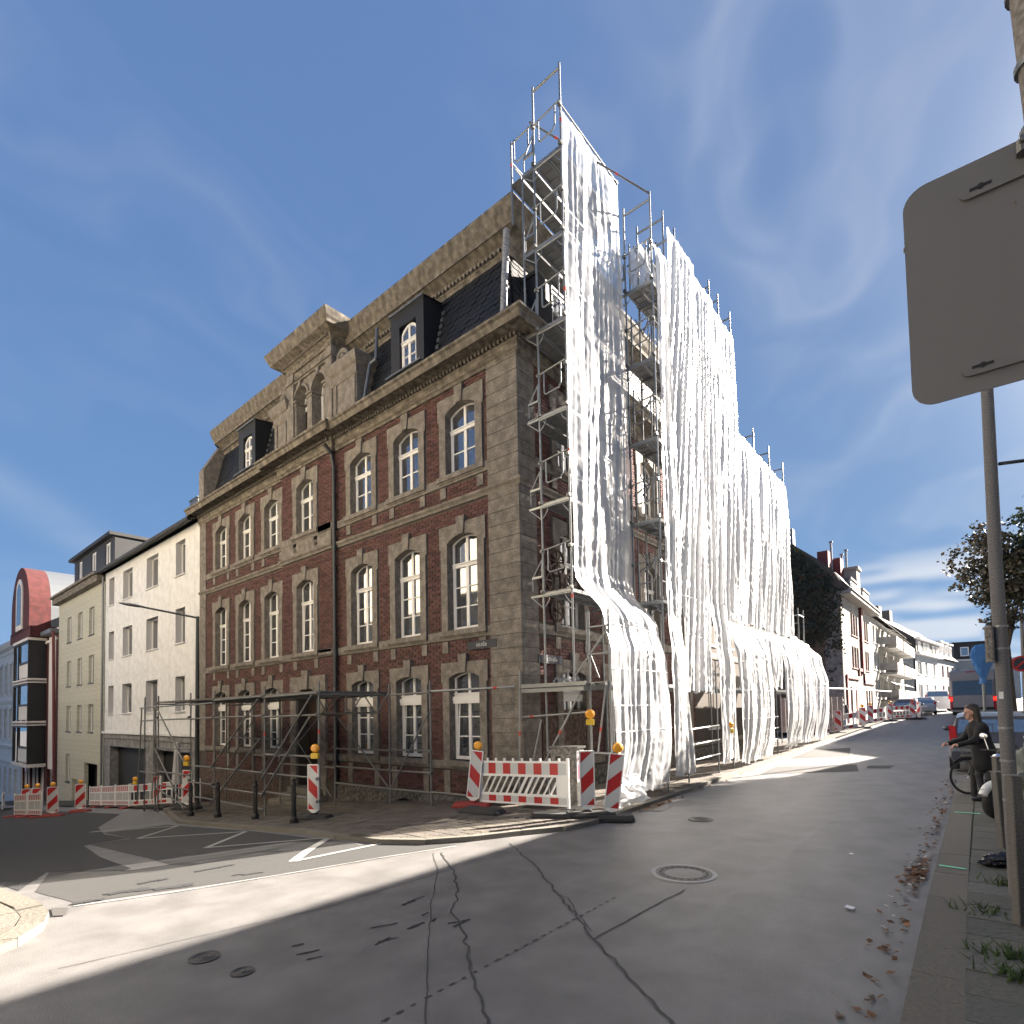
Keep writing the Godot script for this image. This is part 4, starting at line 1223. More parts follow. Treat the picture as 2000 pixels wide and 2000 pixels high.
func long_scaffold() -> void:
	rng.seed = 21
	var S := thing("facade_scaffold", "tall galvanised facade scaffold along the long street side of the brick corner house", "scaffold")
	# the bay at the corner, close to the wall
	frame(S, 0.57, 1.33, -0.1, 2.7, 16.6, LEVELS.slice(1), true, true, [0.13, 0.36, 0.62, 0.9])
	pole(S, Vector3(-0.12, 13.7, -0.12), Vector3(-0.12, 15.75, -0.12), "standard", 0.0242, "galvanised", [0.7])
	pole(S, Vector3(0.22, 10.8, -0.1), Vector3(0.22, 14.6, -0.1))
	pole(S, Vector3(-0.12, 15.7, -0.12), Vector3(0.57, 15.72, -0.1), "guardrail", 0.019)
	var b := MB.new()
	b.path([Vector3(0.0, 15.7, -0.08), Vector3(0.0, 15.2, -0.08), Vector3(0.08, 15.1, -0.08), Vector3(0.36, 15.15, -0.08), Vector3(0.42, 15.25, -0.08), Vector3(0.42, 15.72, -0.08)], 0.017)
	part(S, "end_guardrail", b, "galvanised")
	pole(S, Vector3(0.45, 15.85, -0.1), Vector3(2.17, 14.9, -2.72), "handrail", 0.022, "galvanised_dull", [0.2, 0.7])
	pole(S, Vector3(0.0, 15.0, -0.1), Vector3(0.0, 14.75, -2.6), "guardrail", 0.019)
	pole(S, Vector3(-0.12, 15.25, -0.12), Vector3(-0.12, 15.25, -2.6), "guardrail", 0.019)
	pole(S, Vector3(0.57, 16.48, -0.1), Vector3(1.33, 16.48, -0.1), "cross_beam", 0.027)
	frame(S, 0.57, 1.33, -2.6, 2.7, 15.6, LEVELS.slice(1), true, true)
	for i in range(1, 7):
		decks(S, 0.58, 1.32, -0.08, -2.62, LEVELS[i])
		if i >= 3: decks(S, 0.22, 0.56, -0.08, -2.62, LEVELS[i])
	decks(S, -0.14, 0.2, -0.1, -2.62, LEVELS[6])
	for i in range(1, 7):
		pole(S, Vector3(1.33, LEVELS[i] + 0.5, -0.1), Vector3(1.33, LEVELS[i] + 0.5, -2.6), "guardrail", 0.019)
		pole(S, Vector3(1.33, LEVELS[i] + 1.0, -0.1), Vector3(1.33, LEVELS[i] + 1.0, -2.6), "guardrail", 0.019)
	# from here on the scaffold stands further out
	var zs := [-2.72, -3.45, -4.15, -6.6, -7.35, -8.42]
	for i in zs.size():
		frame(S, 1.44, 2.17, zs[i], 2.7, 14.95, LEVELS.slice(1, 6), i == 0 or i == 5, i == 0)
		pole(S, Vector3(1.44, 14.75, zs[i]), Vector3(2.17, 14.75, zs[i]), "cross_beam", 0.027)
		if i < zs.size() - 1:
			for y in LEVELS.slice(1, 6):
				decks(S, 1.45, 2.16, zs[i] - 0.03, zs[i + 1] + 0.03, y)
				pole(S, Vector3(2.14, y + 0.5, zs[i]), Vector3(2.14, y + 0.5, zs[i + 1]), "guardrail", 0.019)
				pole(S, Vector3(2.14, y + 1.0, zs[i]), Vector3(2.14, y + 1.0, zs[i + 1]), "guardrail", 0.019)
	# things that lie about in the open end of the second section
	b = MB.new()
	for y in LEVELS.slice(1, 6):
		for i in 4:
			var z := -2.85 - i * 0.16
			b.tube(Vector3(1.5 + i * 0.15, y + 0.06, z), Vector3(1.48 + i * 0.17, y + rng.randf_range(0.9, 1.7), z - 0.05), 0.02)
		b.path([Vector3(1.6, y + 1.3, -2.9), Vector3(1.75, y + 0.9, -3.0), Vector3(1.95, y + 1.2, -2.95)], 0.018)
		b.tube(Vector3(1.47, y + 0.75, -2.78), Vector3(2.1, y + 1.3, -3.2), 0.02)
	part(S, "loose_tube", b, "galvanised_dull")
	# lower section in front of the neighbouring house
	zs = [-10.45, -12.3, -14.2]
	for i in 3:
		frame(S, 1.44, 2.17, zs[i], 2.7, 11.85, LEVELS.slice(1, 4), i == 2, false)
		pole(S, Vector3(1.44, 11.6, zs[i]), Vector3(2.17, 11.6, zs[i]), "cross_beam", 0.027)
		var prev: float = -8.42 if i == 0 else zs[i - 1]
		for y in LEVELS.slice(1, 4): decks(S, 1.45, 2.16, prev - 0.03, zs[i] + 0.03, y)
	for e in [[1.5, -16.0], [2.1, -16.0], [2.1, -16.9]]:
		pole(S, Vector3(e[0], 2.7, e[1]), Vector3(e[0], 6.2, e[1]))
	pole(S, Vector3(1.5, 5.9, -16.0), Vector3(2.1, 5.9, -16.0), "cross_beam", 0.027)
	pole(S, Vector3(2.1, 5.9, -16.0), Vector3(2.1, 5.9, -16.9), "cross_beam", 0.027)
	pole(S, Vector3(1.5, 5.55, -16.0), Vector3(2.1, 5.55, -16.0), "cross_beam", 0.02)
	# the pedestrian frame below: posts at the kerb side, deck, rails, raking struts
	for z in [-0.1, -2.66, -3.9, -6.0, -7.2, -9.8, -11.9, -14.0, -16.4, -18.6]:
		pole(S, gp(2.2, z, 0.08), Vector3(2.2, 4.15 if z > -0.2 else 3.4, z))
		if z < -0.2:
			pole(S, gp(0.6, z, 0.08), Vector3(0.6, 2.7, z))
			pole(S, Vector3(0.6, 2.62, z), Vector3(2.2, 2.62, z), "cross_beam", 0.025)
	pole(S, gp(0.0, 0.22, 0.08), Vector3(0.0, 3.0, 0.1), "standard", 0.0242, "galvanised", [0.5])
	pole(S, gp(1.72, -0.1, 0.08), Vector3(1.72, 4.16, -0.1))
	pole(S, gp(0.57, -0.12, 0.08), Vector3(0.57, 2.7, -0.1))
	pole(S, Vector3(1.68, 3.2, -0.1), Vector3(1.68, 4.16, -0.1), "standard", 0.02)
	decks(S, 0.0, 2.2, 0.06, -2.6, 2.62)
	for z in [[-2.66, -3.9], [-3.9, -6.0], [-6.0, -9.8], [-9.8, -14.0], [-14.0, -18.6]]: decks(S, 0.5, 2.2, z[0], z[1], 2.62)
	b = MB.new(); b.bb(Vector3(0.02, 2.5, 0.08), Vector3(1.7, 2.58, 0.12)); b.bb(Vector3(0.02, 2.61, 0.08), Vector3(1.75, 2.69, 0.12)); part(S, "deck_edge", b, "galvanised")
	pole(S, Vector3(0.0, 1.95, 0.08), Vector3(1.76, 2.05, 0.0), "guardrail", 0.0242, "galvanised", [0.14])
	pole(S, Vector3(0.57, 1.2, -0.08), Vector3(2.2, 1.2, -0.08), "guardrail", 0.0242)
	pole(S, Vector3(0.05, 0.95, 0.05), Vector3(0.57, 0.9, -0.08), "guardrail", 0.02, "galvanised", [0.6])
	pole(S, Vector3(1.66, 2.7, -0.02), Vector3(0.3, 0.25, 0.25), "raking_strut", 0.0242, "galvanised", [0.42])
	pole(S, Vector3(0.5, 1.9, 0.0), Vector3(0.2, 0.25, 0.2), "raking_strut", 0.02)
	pole(S, Vector3(2.1, 2.6, -0.1), Vector3(1.9, 1.2, -0.05), "raking_strut", 0.02, "galvanised", [0.62])
	pole(S, Vector3(1.38, 2.85, -0.1), Vector3(2.17, 3.75, -0.1), "raking_strut", 0.02)
	pole(S, Vector3(1.75, 3.25, -0.1), Vector3(1.95, 2.75, -0.1), "raking_strut", 0.016)
	for y in [3.25, 3.82, 2.62]: pole(S, Vector3(1.72, y, -0.08), Vector3(2.2, y, -0.08), "cross_beam", 0.0242)
	for z in [[-3.9, -6.0], [-9.8, -11.9]]:
		for y in [0.55, 0.95, 1.35]: pole(S, Vector3(2.24, y + 0.1 - z[0] * 0.02, z[0]), Vector3(2.24, y + 0.1 - z[1] * 0.02, z[1]), "guardrail", 0.0242)
	b = MB.new()
	for i in 16:
		var p := Vector3(rng.randf_range(0.7, 1.25), 2.7, rng.randf_range(-0.7, -0.1))
		b.path([p, p + Vector3(rng.randf_range(-0.1, 0.1), rng.randf_range(0.05, 0.16), rng.randf_range(-0.1, 0.1)), p + Vector3(rng.randf_range(-0.2, 0.2), 0.03, rng.randf_range(-0.1, 0.1))], 0.012, 6)
	var C := part(self, "coupler_heap", b, "galvanised")
	tag(C, "heap of loose scaffold couplers and clips lying on the lowest deck at the house corner", "couplers")

func side_tunnel() -> void:
	rng.seed = 22
	var S := thing("tube_scaffold_tunnel", "low tube scaffold tunnel over the pavement before the house door in the side street", "scaffold")
	var zf := 3.0; var zb := 1.05
	for x in [-3.56, -6.13, -9.17, -10.92, -13.73, -14.77, -15.41]:
		var z := zf if x > -14 else (zf - 0.25 if x > -15 else zf - 0.1)
		pole(S, gp(x, z, 0.07), Vector3(x, 2.85, z), "standard", 0.0242, "galvanised_dull", [0.62] if x in [-3.56, -6.13] else [])
	for x in [-1.98, -3.53, -6.0, -9.1, -10.9, -13.0]:
		pole(S, gp(x, zb, 0.07), Vector3(x, 2.85, zb), "standard", 0.0242, "galvanised_dull")
	var rails := [[-3.56, -6.13, [2.6, 2.1, 1.15, 0.67, 0.2]], [-6.13, -9.17, [2.6, 2.1, 0.65, 0.1, -0.28]], [-9.17, -10.92, [2.5, 2.07, 0.63, 0.13, -0.3]], [-10.92, -13.73, [2.5, 2.05, 1.1, 0.3, -0.15]], [-13.73, -15.41, [2.48, 2.02, 0.2]]]
	for e in rails:
		for y in e[2]: pole(S, Vector3(e[0], y, zf + 0.04), Vector3(e[1], y - 0.03, zf + 0.04), "ledger", 0.0242, "galvanised_dull")
	for e in [[-1.98, -3.53, [2.58, 1.2, 0.68, 0.22]], [-3.53, -6.0, [2.58, 1.16, 0.66, 0.2]], [-6.0, -9.1, [2.58, 2.1, 0.6]], [-9.1, -10.9, [2.55, 1.35, 0.8]], [-10.9, -13.0, [2.5, 1.35]]]:
		for y in e[2]: pole(S, Vector3(e[0], y, zb), Vector3(e[1], y - 0.02, zb), "ledger", 0.0242, "galvanised_dull")
	pole(S, Vector3(0.0, 2.64, 0.3), Vector3(-1.98, 2.6, zb), "ledger", 0.03, "galvanised", [0.2])
	pole(S, Vector3(0.2, 0.18, 0.6), Vector3(-1.98, 0.24, zb), "ledger", 0.0242, "galvanised_dull")
	for e in [[Vector3(-9.17, 0.65, zf + 0.08), Vector3(-6.3, 2.55, zf + 0.08)], [Vector3(-9.25, -0.45, zf + 0.1), Vector3(-6.2, 1.5, zf + 0.1)], [Vector3(-6.13, 0.5, zf + 0.08), Vector3(-3.7, 2.58, zf + 0.08)], [Vector3(-6.13, 0.05, zf + 0.1), Vector3(-3.75, 2.08, zf + 0.1)], [Vector3(-13.73, 2.5, zf + 0.08), Vector3(-11.1, 0.6, zf + 0.08)], [Vector3(-13.73, 1.05, zf + 0.1), Vector3(-11.2, -0.75, zf + 0.1)], [Vector3(-15.4, 2.45, zf), Vector3(-15.5, -0.9, zf + 0.1)], [Vector3(-14.77, 2.45, zf - 0.2), Vector3(-14.2, 0.5, zf)], [Vector3(-14.7, 1.2, zf - 0.2), Vector3(-14.0, -0.7, zf + 0.1)], [Vector3(-13.7, -0.3, zf + 0.05), Vector3(-11.1, -0.72, zf + 0.05)]]:
		pole(S, e[0], e[1], "diagonal_brace", 0.0242, "galvanised_dull")
	for e in [[Vector3(-5.83, 2.07, zb + 0.05), Vector3(-3.55, 0.25, zb + 0.05)], [Vector3(-3.4, 0.26, zb + 0.05), Vector3(-1.99, 2.1, zb + 0.05)], [Vector3(-9.1, 0.5, zb + 0.05), Vector3(-6.0, 2.5, zb + 0.05)], [Vector3(-9.1, 2.3, zb + 0.07), Vector3(-6.1, -0.2, zb + 0.07)], [Vector3(-10.9, -0.3, zb + 0.05), Vector3(-9.1, 1.2, zb + 0.05)], [Vector3(-12.8, 0.2, zb + 0.05), Vector3(-10.9, 1.9, zb + 0.05)]]:
		pole(S, e[0], e[1], "diagonal_brace", 0.02, "galvanised_dull")
	for x in [-3.56, -6.13, -9.17, -10.92, -13.73]: pole(S, Vector3(x, 2.56, zf), Vector3(x, 2.56, zb), "transom", 0.0242, "galvanised_dull")
	# decks: boards between the front and the back row
	for e in [[-3.6, -6.1], [-6.15, -9.15], [-9.2, -10.9], [-10.95, -13.7]]:
		for i in 6:
			var b := MB.new()
			var z := zb + (zf - zb) * i / 6.0
			b.bb(Vector3(e[0], 2.6, z + 0.01), Vector3(e[1], 2.65, z + (zf - zb) / 6.0 - 0.01))
			part(S, "deck_board", b, "aged_wood")
	# lattice girder over the door bay
	var g := MB.new()
	for y in [2.6, 2.12]: g.tube(Vector3(-3.56, y, 1.35), Vector3(-6.5, y, 1.35), 0.0242)
	for i in 6:
		var a := -6.4 + i * 0.55
		g.tube(Vector3(a, 2.12 if i % 2 else 2.6, 1.35), Vector3(a + 0.5, 2.6 if i % 2 else 2.12, 1.35), 0.017)
	for x in [-3.62, -5.0, -6.4]: g.tube(Vector3(x, 2.12, 1.35), Vector3(x, 2.6, 1.35), 0.02)
	part(S, "lattice_girder", g, "galvanised")
	g = MB.new()
	for x in [-3.56, -6.13, -9.17, -10.92, -13.73]:
		for y in [2.6, 2.1, 0.66, 0.15]: coupler(g, Vector3(x, y, zf + 0.03))
	for x in [-1.98, -3.53, -6.0, -9.1]:
		for y in [2.58, 1.18, 0.67]: coupler(g, Vector3(x, y, zb + 0.01))
	part(S, "coupler", g, "galvanised_dull")

# ---------------------------------------------------------------- the plastic sheets
# keys run from top to bottom: [height, x, z at the near edge, z at the far edge]; the sheet faces +x
func sheet(label: String, m: String, keys: Array, depth: float, seed_: int, nu: int, nv: int, blow := 0.0, seams := [], fan := 0.0) -> void:
	NZ.seed = seed_
	NZ.noise_type = FastNoiseLite.TYPE_SIMPLEX_SMOOTH
	NZ.frequency = 1.0; NZ.fractal_octaves = 2
	var top: float = keys[0][0]; var low: float = keys[-1][0]
	var at := func(u: float, v: float, d: float) -> Vector3:       # v runs upwards
		var y := lerpf(low, top, v)
		var k := 0
		while k < keys.size() - 2 and keys[k + 1][0] > y: k += 1
		var a: Array = keys[k]; var b: Array = keys[k + 1]
		var t: float = clampf((a[0] - y) / maxf(0.001, a[0] - b[0]), 0.0, 1.0)
		var ts := t * t * (3 - 2 * t)
		var x: float = lerpf(a[1], b[1], ts)
		var z: float = lerpf(lerpf(a[2], a[3], u), lerpf(b[2], b[3], u), ts)
		var edge := minf(1.0, minf(u, 1.0 - u) * 7.0)
		var wide: float = absf(a[2] - a[3])
		var s := u * wide
		# hanging folds, slightly oblique, that open towards the foot
		var dy := top - y
		var skew := fan * dy * 0.12 + 0.04 * dy
		var f := NZ.get_noise_2d(s * 1.9 + skew * 1.9 + 7.0, dy * 0.07)
		var f2 := NZ.get_noise_2d(s * 4.6 + skew * 5.0, dy * 0.11 + 31.0)
		var f3 := NZ.get_noise_2d(s * 2.2 - dy * 1.1, dy * 1.6 + s * 0.9 + 60.0)
		var f4 := NZ.get_noise_2d(s * 6.0, dy * 5.0 + 90.0)
		var w := (1.0 - absf(f) * 2.0) * 0.9 + (0.6 - absf(f2) * 2.0) * 0.28 + (0.5 - absf(f3) * 2.0) * 0.12 + f4 * 0.03
		var o := w * depth * lerpf(0.35, 1.0, edge) * clampf(dy * 1.5 + 0.25, 0.0, 1.0)
		var belly := blow * pow(sin(PI * u), 0.7) * smoothstep(0.0, 0.35, v) * smoothstep(1.0, 0.75, v)
		var hem := NZ.get_noise_2d(s * 2.0, 200.0) * 0.12
		if v < 0.02: y += hem
		if v > 0.98: y += NZ.get_noise_2d(s * 3.0, 300.0) * 0.07
		return Vector3(x + o + belly + d, y, z + NZ.get_noise_2d(dy * 0.6, u * 3.0 + 400.0) * 0.06 * (1.0 if u < 0.05 or u > 0.95 else 0.5))
	var b := MB.new()
	b.grid(func(u: float, v: float) -> Vector3: return at.call(u, v, 0.0), nu, nv)
	var o := part(self, "plastic_sheet", b, m)
	tag(o, label, "plastic sheet", "plastic sheets hung on the facade scaffold")
	b = MB.new()
	for e in seams:
		if e[0] == 1:          # a dotted upright seam at a share of the width
			var n := int((top - low) * (e[3] - e[2]) / 0.11)
			for i in n:
				var v := lerpf(e[2], e[3], (i + 0.2) / n); var v2 := lerpf(e[2], e[3], (i + 0.7) / n)
				b.q(at.call(e[1] + 0.006, v, 0.012), at.call(e[1] - 0.006, v, 0.012), at.call(e[1] - 0.006, v2, 0.012), at.call(e[1] + 0.006, v2, 0.012))
		else:                  # a level reinforcing thread at a share of the height
			for i in 24:
				var h: float = 0.016 / (top - low)
				b.q(at.call(i / 24.0, e[1], 0.01), at.call((i + 1) / 24.0, e[1], 0.01), at.call((i + 1) / 24.0, e[1] + h, 0.01), at.call(i / 24.0, e[1] + h, 0.01))
	if not seams.is_empty(): part(o, "seam", b, "film_seam")

func sheets() -> void:
	var B := "plastic sheets hung on the facade scaffold"
	sheet("tall clear plastic sheet on the scaffold bay nearest the house corner", "film_clear", [[15.45, 1.38, -0.05, -2.5], [13.0, 1.39, -0.05, -2.62], [9.0, 1.40, -0.05, -2.72], [6.4, 1.42, -0.05, -2.7], [5.2, 1.42, -0.05, -2.66], [5.0, 1.46, -0.03, -2.64], [3.95, 2.12, -0.05, -2.55], [3.2, 2.32, 0.05, -2.5], [1.4, 2.42, 0.15, -2.45], [0.35, 2.36, 0.42, -2.4]], 0.075, 1, 70, 330, 0.03, [[1, 0.6, 0.02, 0.24], [0, 0.233], [0, 0.17], [0, 0.085], [0, 0.12]], 0.15)
	# the tall folds at the end of the second section
	sheet("narrow bundled plastic sheet hanging in tight folds beside the open scaffold end", "film", [[13.6, 2.23, -2.78, -3.5], [12.0, 2.24, -2.78, -3.55], [6.0, 2.25, -2.8, -3.55], [4.4, 2.28, -2.75, -3.5], [3.2, 2.42, -2.6, -3.4], [0.5, 2.42, -2.55, -3.75]], 0.10, 2, 30, 300, 0.0, [[1, 0.45, 0.0, 0.7]], 0.0)
	sheet("white plastic sheet with long slanting folds that ends above the dark doorway", "film", [[14.55, 2.23, -3.5, -5.3], [11.0, 2.25, -3.52, -5.35], [7.0, 2.27, -3.55, -5.4], [4.0, 2.3, -3.6, -5.45], [2.5, 2.32, -3.65, -5.5]], 0.09, 3, 60, 280, 0.05, [[0, 0.12], [0, 0.2]], 0.9)
	sheet("plastic sheet with slanting folds beyond the doorway, before the brightest sheet", "film", [[14.3, 2.22, -5.3, -6.7], [10.0, 2.25, -5.32, -6.72], [5.0, 2.27, -5.45, -6.75], [4.0, 2.34, -5.55, -6.8], [3.0, 2.42, -5.6, -6.9], [0.55, 2.42, -5.7, -7.0]], 0.09, 4, 46, 300, 0.02, [[1, 0.3, 0.0, 0.5]], 0.5)
	sheet("brilliant white sheet at the far end of the tall scaffold part", "film", [[14.1, 2.22, -6.68, -8.5], [10.0, 2.25, -6.7, -8.55], [5.4, 2.27, -6.75, -8.6], [4.65, 2.3, -6.75, -8.6]], 0.08, 5, 56, 260, 0.05, [], 0.6)
	# lower part before the neighbouring house
	sheet("hanging sheet on the lower scaffold part, directly beside the tall part", "film", [[11.0, 2.22, -8.55, -10.45], [8.0, 2.25, -8.6, -10.45], [4.7, 2.28, -8.65, -10.45]], 0.085, 6, 54, 170, 0.10, [], 1.0)
	sheet("hanging sheet on the lower scaffold part, the middle one of three", "film", [[10.95, 2.22, -10.45, -12.3], [8.0, 2.25, -10.45, -12.3], [4.7, 2.28, -10.5, -12.35]], 0.085, 7, 54, 170, 0.10, [], 1.0)
	sheet("hanging sheet on the lower scaffold part, the last one before the ivy wall", "film", [[10.9, 2.22, -12.3, -14.3], [8.0, 2.25, -12.3, -14.3], [4.75, 2.28, -12.35, -14.4]], 0.085, 8, 54, 170, 0.12, [], 1.0)
	# the bellies over the pedestrian frame
	sheet("swollen plastic sheet over the pedestrian frame just past the dark doorway", "film", [[4.72, 2.2, -6.8, -10.2], [4.35, 2.33, -6.85, -10.25], [3.6, 2.48, -7.0, -10.3], [2.4, 2.52, -7.1, -10.35], [1.0, 2.5, -7.2, -10.4], [0.42, 2.42, -7.3, -10.3]], 0.07, 9, 90, 130, 0.16, [[1, 0.66, 0.05, 0.9], [0, 0.3], [0, 0.5], [0, 0.7]], 0.1)
	sheet("short plastic sheet ending over the second dark opening in the pedestrian frame", "film", [[4.73, 2.22, -10.2, -12.0], [4.3, 2.34, -10.25, -12.0], [3.6, 2.42, -10.3, -12.0], [2.72, 2.4, -10.35, -12.0]], 0.07, 10, 50, 80, 0.06, [], 0.6)
	sheet("swollen plastic sheet just past the second dark opening", "film", [[4.74, 2.22, -12.0, -14.1], [4.3, 2.36, -12.0, -14.1], [3.4, 2.5, -12.0, -14.15], [1.6, 2.52, -12.05, -14.2], [0.75, 2.45, -12.1, -14.2], [0.5, 2.3, -12.3, -14.1]], 0.06, 11, 60, 120, 0.16, [[0, 0.4], [0, 0.6]], 0.0)
	sheet("swollen plastic sheet with a bundled foot, last but one of the row", "film", [[4.76, 2.2, -14.15, -16.4], [4.3, 2.36, -14.2, -16.4], [3.2, 2.5, -14.2, -16.45], [1.7, 2.5, -14.25, -16.5], [0.6, 2.4, -14.4, -16.3]], 0.06, 12, 60, 120, 0.16, [[0, 0.35]], 0.0)
	sheet("swollen plastic sheet at the far end of the row beside the ivy house", "film", [[5.2, 1.5, -16.5, -18.2], [4.7, 1.95, -16.5, -18.4], [4.1, 2.3, -16.5, -18.7], [3.0, 2.5, -16.5, -18.9], [1.4, 2.5, -16.5, -18.9], [0.6, 2.42, -16.6, -18.8]], 0.05, 13, 60, 130, 0.2, [[0, 0.3], [0, 0.45], [0, 0.6]], 0.0)
	# loose end by the beacons
	var b := MB.new()
	NZ.seed = 77
	b.grid(func(u: float, v: float) -> Vector3:
		var w := NZ.get_noise_2d(u * 3.0, v * 3.0) * 0.12
		return Vector3(2.42 + 0.3 * u * (1 - v) + w, lerpf(0.1 + 0.15 * u, 0.75, v), lerpf(0.42 + 0.25 * (1.0 - v), -0.75, u) + w * 0.5), 40, 30)
	var o := part(self, "plastic_sheet", b, "film")
	tag(o, "crumpled loose end of plastic sheet on the pavement behind the two tall beacons", "plastic sheet", B)
	b = MB.new()
	b.grid(func(u: float, v: float) -> Vector3:
		var w := NZ.get_noise_2d(u * 4.0 + 9.0, v * 4.0) * 0.16
		return Vector3(lerpf(1.5, 2.16, u), 13.25 + 0.35 * sin(PI * u) - 0.6 * v + w, -2.7 - v * 0.6 + w), 30, 30)
	o = part(self, "plastic_sheet", b, "film_clear")
	tag(o, "torn scrap of clear plastic sheet caught in the top of the open scaffold end", "plastic sheet", B)
# ---------------------------------------------------------------- road works
func striped(b: MB, w: float, h: float, red: bool, flip: bool) -> void:     # slanting stripes clipped to a panel at z = 0
	var k := 0
	var y := -w * 1.0 - 0.14
	while y < h:
		if (k % 2 == 0) == red:
			var s := PackedVector2Array()
			for e in [Vector2(-w / 2, y), Vector2(w / 2, y + w * 0.95), Vector2(w / 2, y + w * 0.95 + 0.29), Vector2(-w / 2, y + 0.29)]:
				s.append(Vector2(-e.x, e.y) if flip else e)
			for r in Geometry2D.intersect_polygons(s, PackedVector2Array([Vector2(-w / 2, 0), Vector2(w / 2, 0), Vector2(w / 2, h), Vector2(-w / 2, h)])):
				b.poly(r, -0.004, 0.0)
		y += 0.29
		k += 1

func lamp_mesh(O: Node3D, at: Vector3, turn: float) -> void:
	var b := MB.new()
	b.xf = Transform3D(Basis(Vector3.UP, turn), at)
	b.bev(Vector3(0, 0.06, 0), Vector3(0.17, 0.12, 0.11), 0.012)
	part(O, "battery_box", b, "yellow_box")
	b = MB.new()
	b.xf = Transform3D(Basis(Vector3.UP, turn) * Basis(Vector3.RIGHT, PI / 2), at + Vector3(0, 0.225, 0))
	b.lathe(Vector3(0, -0.055, 0), [Vector2(0.001, -0.01), Vector2(0.06, -0.004), Vector2(0.09, 0.02), Vector2(0.1, 0.05), Vector2(0.1, 0.06), Vector2(0.09, 0.09), Vector2(0.06, 0.114), Vector2(0.001, 0.12)], 20)
	for k in [0.03, 0.06]: b.ring(Vector3(0, 0.062, 0), Vector3.UP, k, 0.004, 16, 4)
	part(O, "lamp_lens", b, "amber")

func beacon(label: String, at: Vector3, turn: float, flip: bool, foot: String, lamp := true, tilt := 0.0, w := 0.25, red_lamp := false) -> Node3D:
	var O := thing("warning_beacon", label, "warning beacon", at, turn, "red and white warning beacons of the road works")
	var T := Transform3D(Basis(Vector3.FORWARD, tilt), Vector3(0, 0.14, 0))
	var b := MB.new()
	b.bev(Vector3(0, 0.05, 0), Vector3(0.84, 0.1, 0.4), 0.05)
	b.bev(Vector3(0, 0.11, 0), Vector3(0.16, 0.05, 0.16), 0.02)
	part(O, "foot", b, foot)
	b = MB.new()
	b.xf = T
	b.poly(PackedVector2Array([Vector2(-w / 2 - 0.015, 0.06), Vector2(-0.045, 0.0), Vector2(-0.04, -0.1), Vector2(0.04, -0.1), Vector2(0.045, 0.0), Vector2(w / 2 + 0.015, 0.06), Vector2(w / 2 + 0.015, 1.07), Vector2(w / 2, 1.085), Vector2(-w / 2, 1.085), Vector2(-w / 2 - 0.015, 1.07)]), -0.03, 0.0)
	for s in [-1, 1]: b.bb(Vector3(s * (w / 2 + 0.015), 0.06, 0.0), Vector3(s * (w / 2 - 0.004), 1.085, 0.014))
	b.bb(Vector3(-w / 2, 1.065, 0), Vector3(w / 2, 1.085, 0.014))
	part(O, "board", b, "white_plastic")
	b = MB.new(); b.xf = T * Transform3D(Basis.IDENTITY, Vector3(0, 0.075, 0.006)); striped(b, w - 0.01, 0.985, false, flip); part(O, "white_stripes", b, "reflex_white")
	b = MB.new(); b.xf = T * Transform3D(Basis.IDENTITY, Vector3(0, 0.075, 0.006)); striped(b, w - 0.01, 0.985, true, flip); part(O, "red_stripes", b, "reflex_red")
	if lamp:
		if red_lamp:
			b = MB.new(); b.lathe(T * Vector3(0, 1.09, -0.02), [Vector2(0.06, 0), Vector2(0.09, 0.06), Vector2(0.09, 0.16), Vector2(0.05, 0.22), Vector2(0.001, 0.23)], 14); part(O, "lamp_lens", b, "red_lens")
		else:
			b = MB.new(); b.tube(T * Vector3(0, 1.05, -0.03), T * Vector3(0, 1.14, -0.03), 0.025); part(O, "lamp_post", b, "black")
			b = MB.new()
			b.xf = Transform3D(Basis(Vector3.RIGHT, PI / 2), T * Vector3(0, 1.19, -0.02))
			b.lathe(Vector3(0, -0.055, 0), [Vector2(0.001, -0.01), Vector2(0.06, -0.004), Vector2(0.09, 0.02), Vector2(0.1, 0.06), Vector2(0.09, 0.09), Vector2(0.06, 0.114), Vector2(0.001, 0.12)], 20)
			part(O, "lamp_lens", b, "amber")
	return O

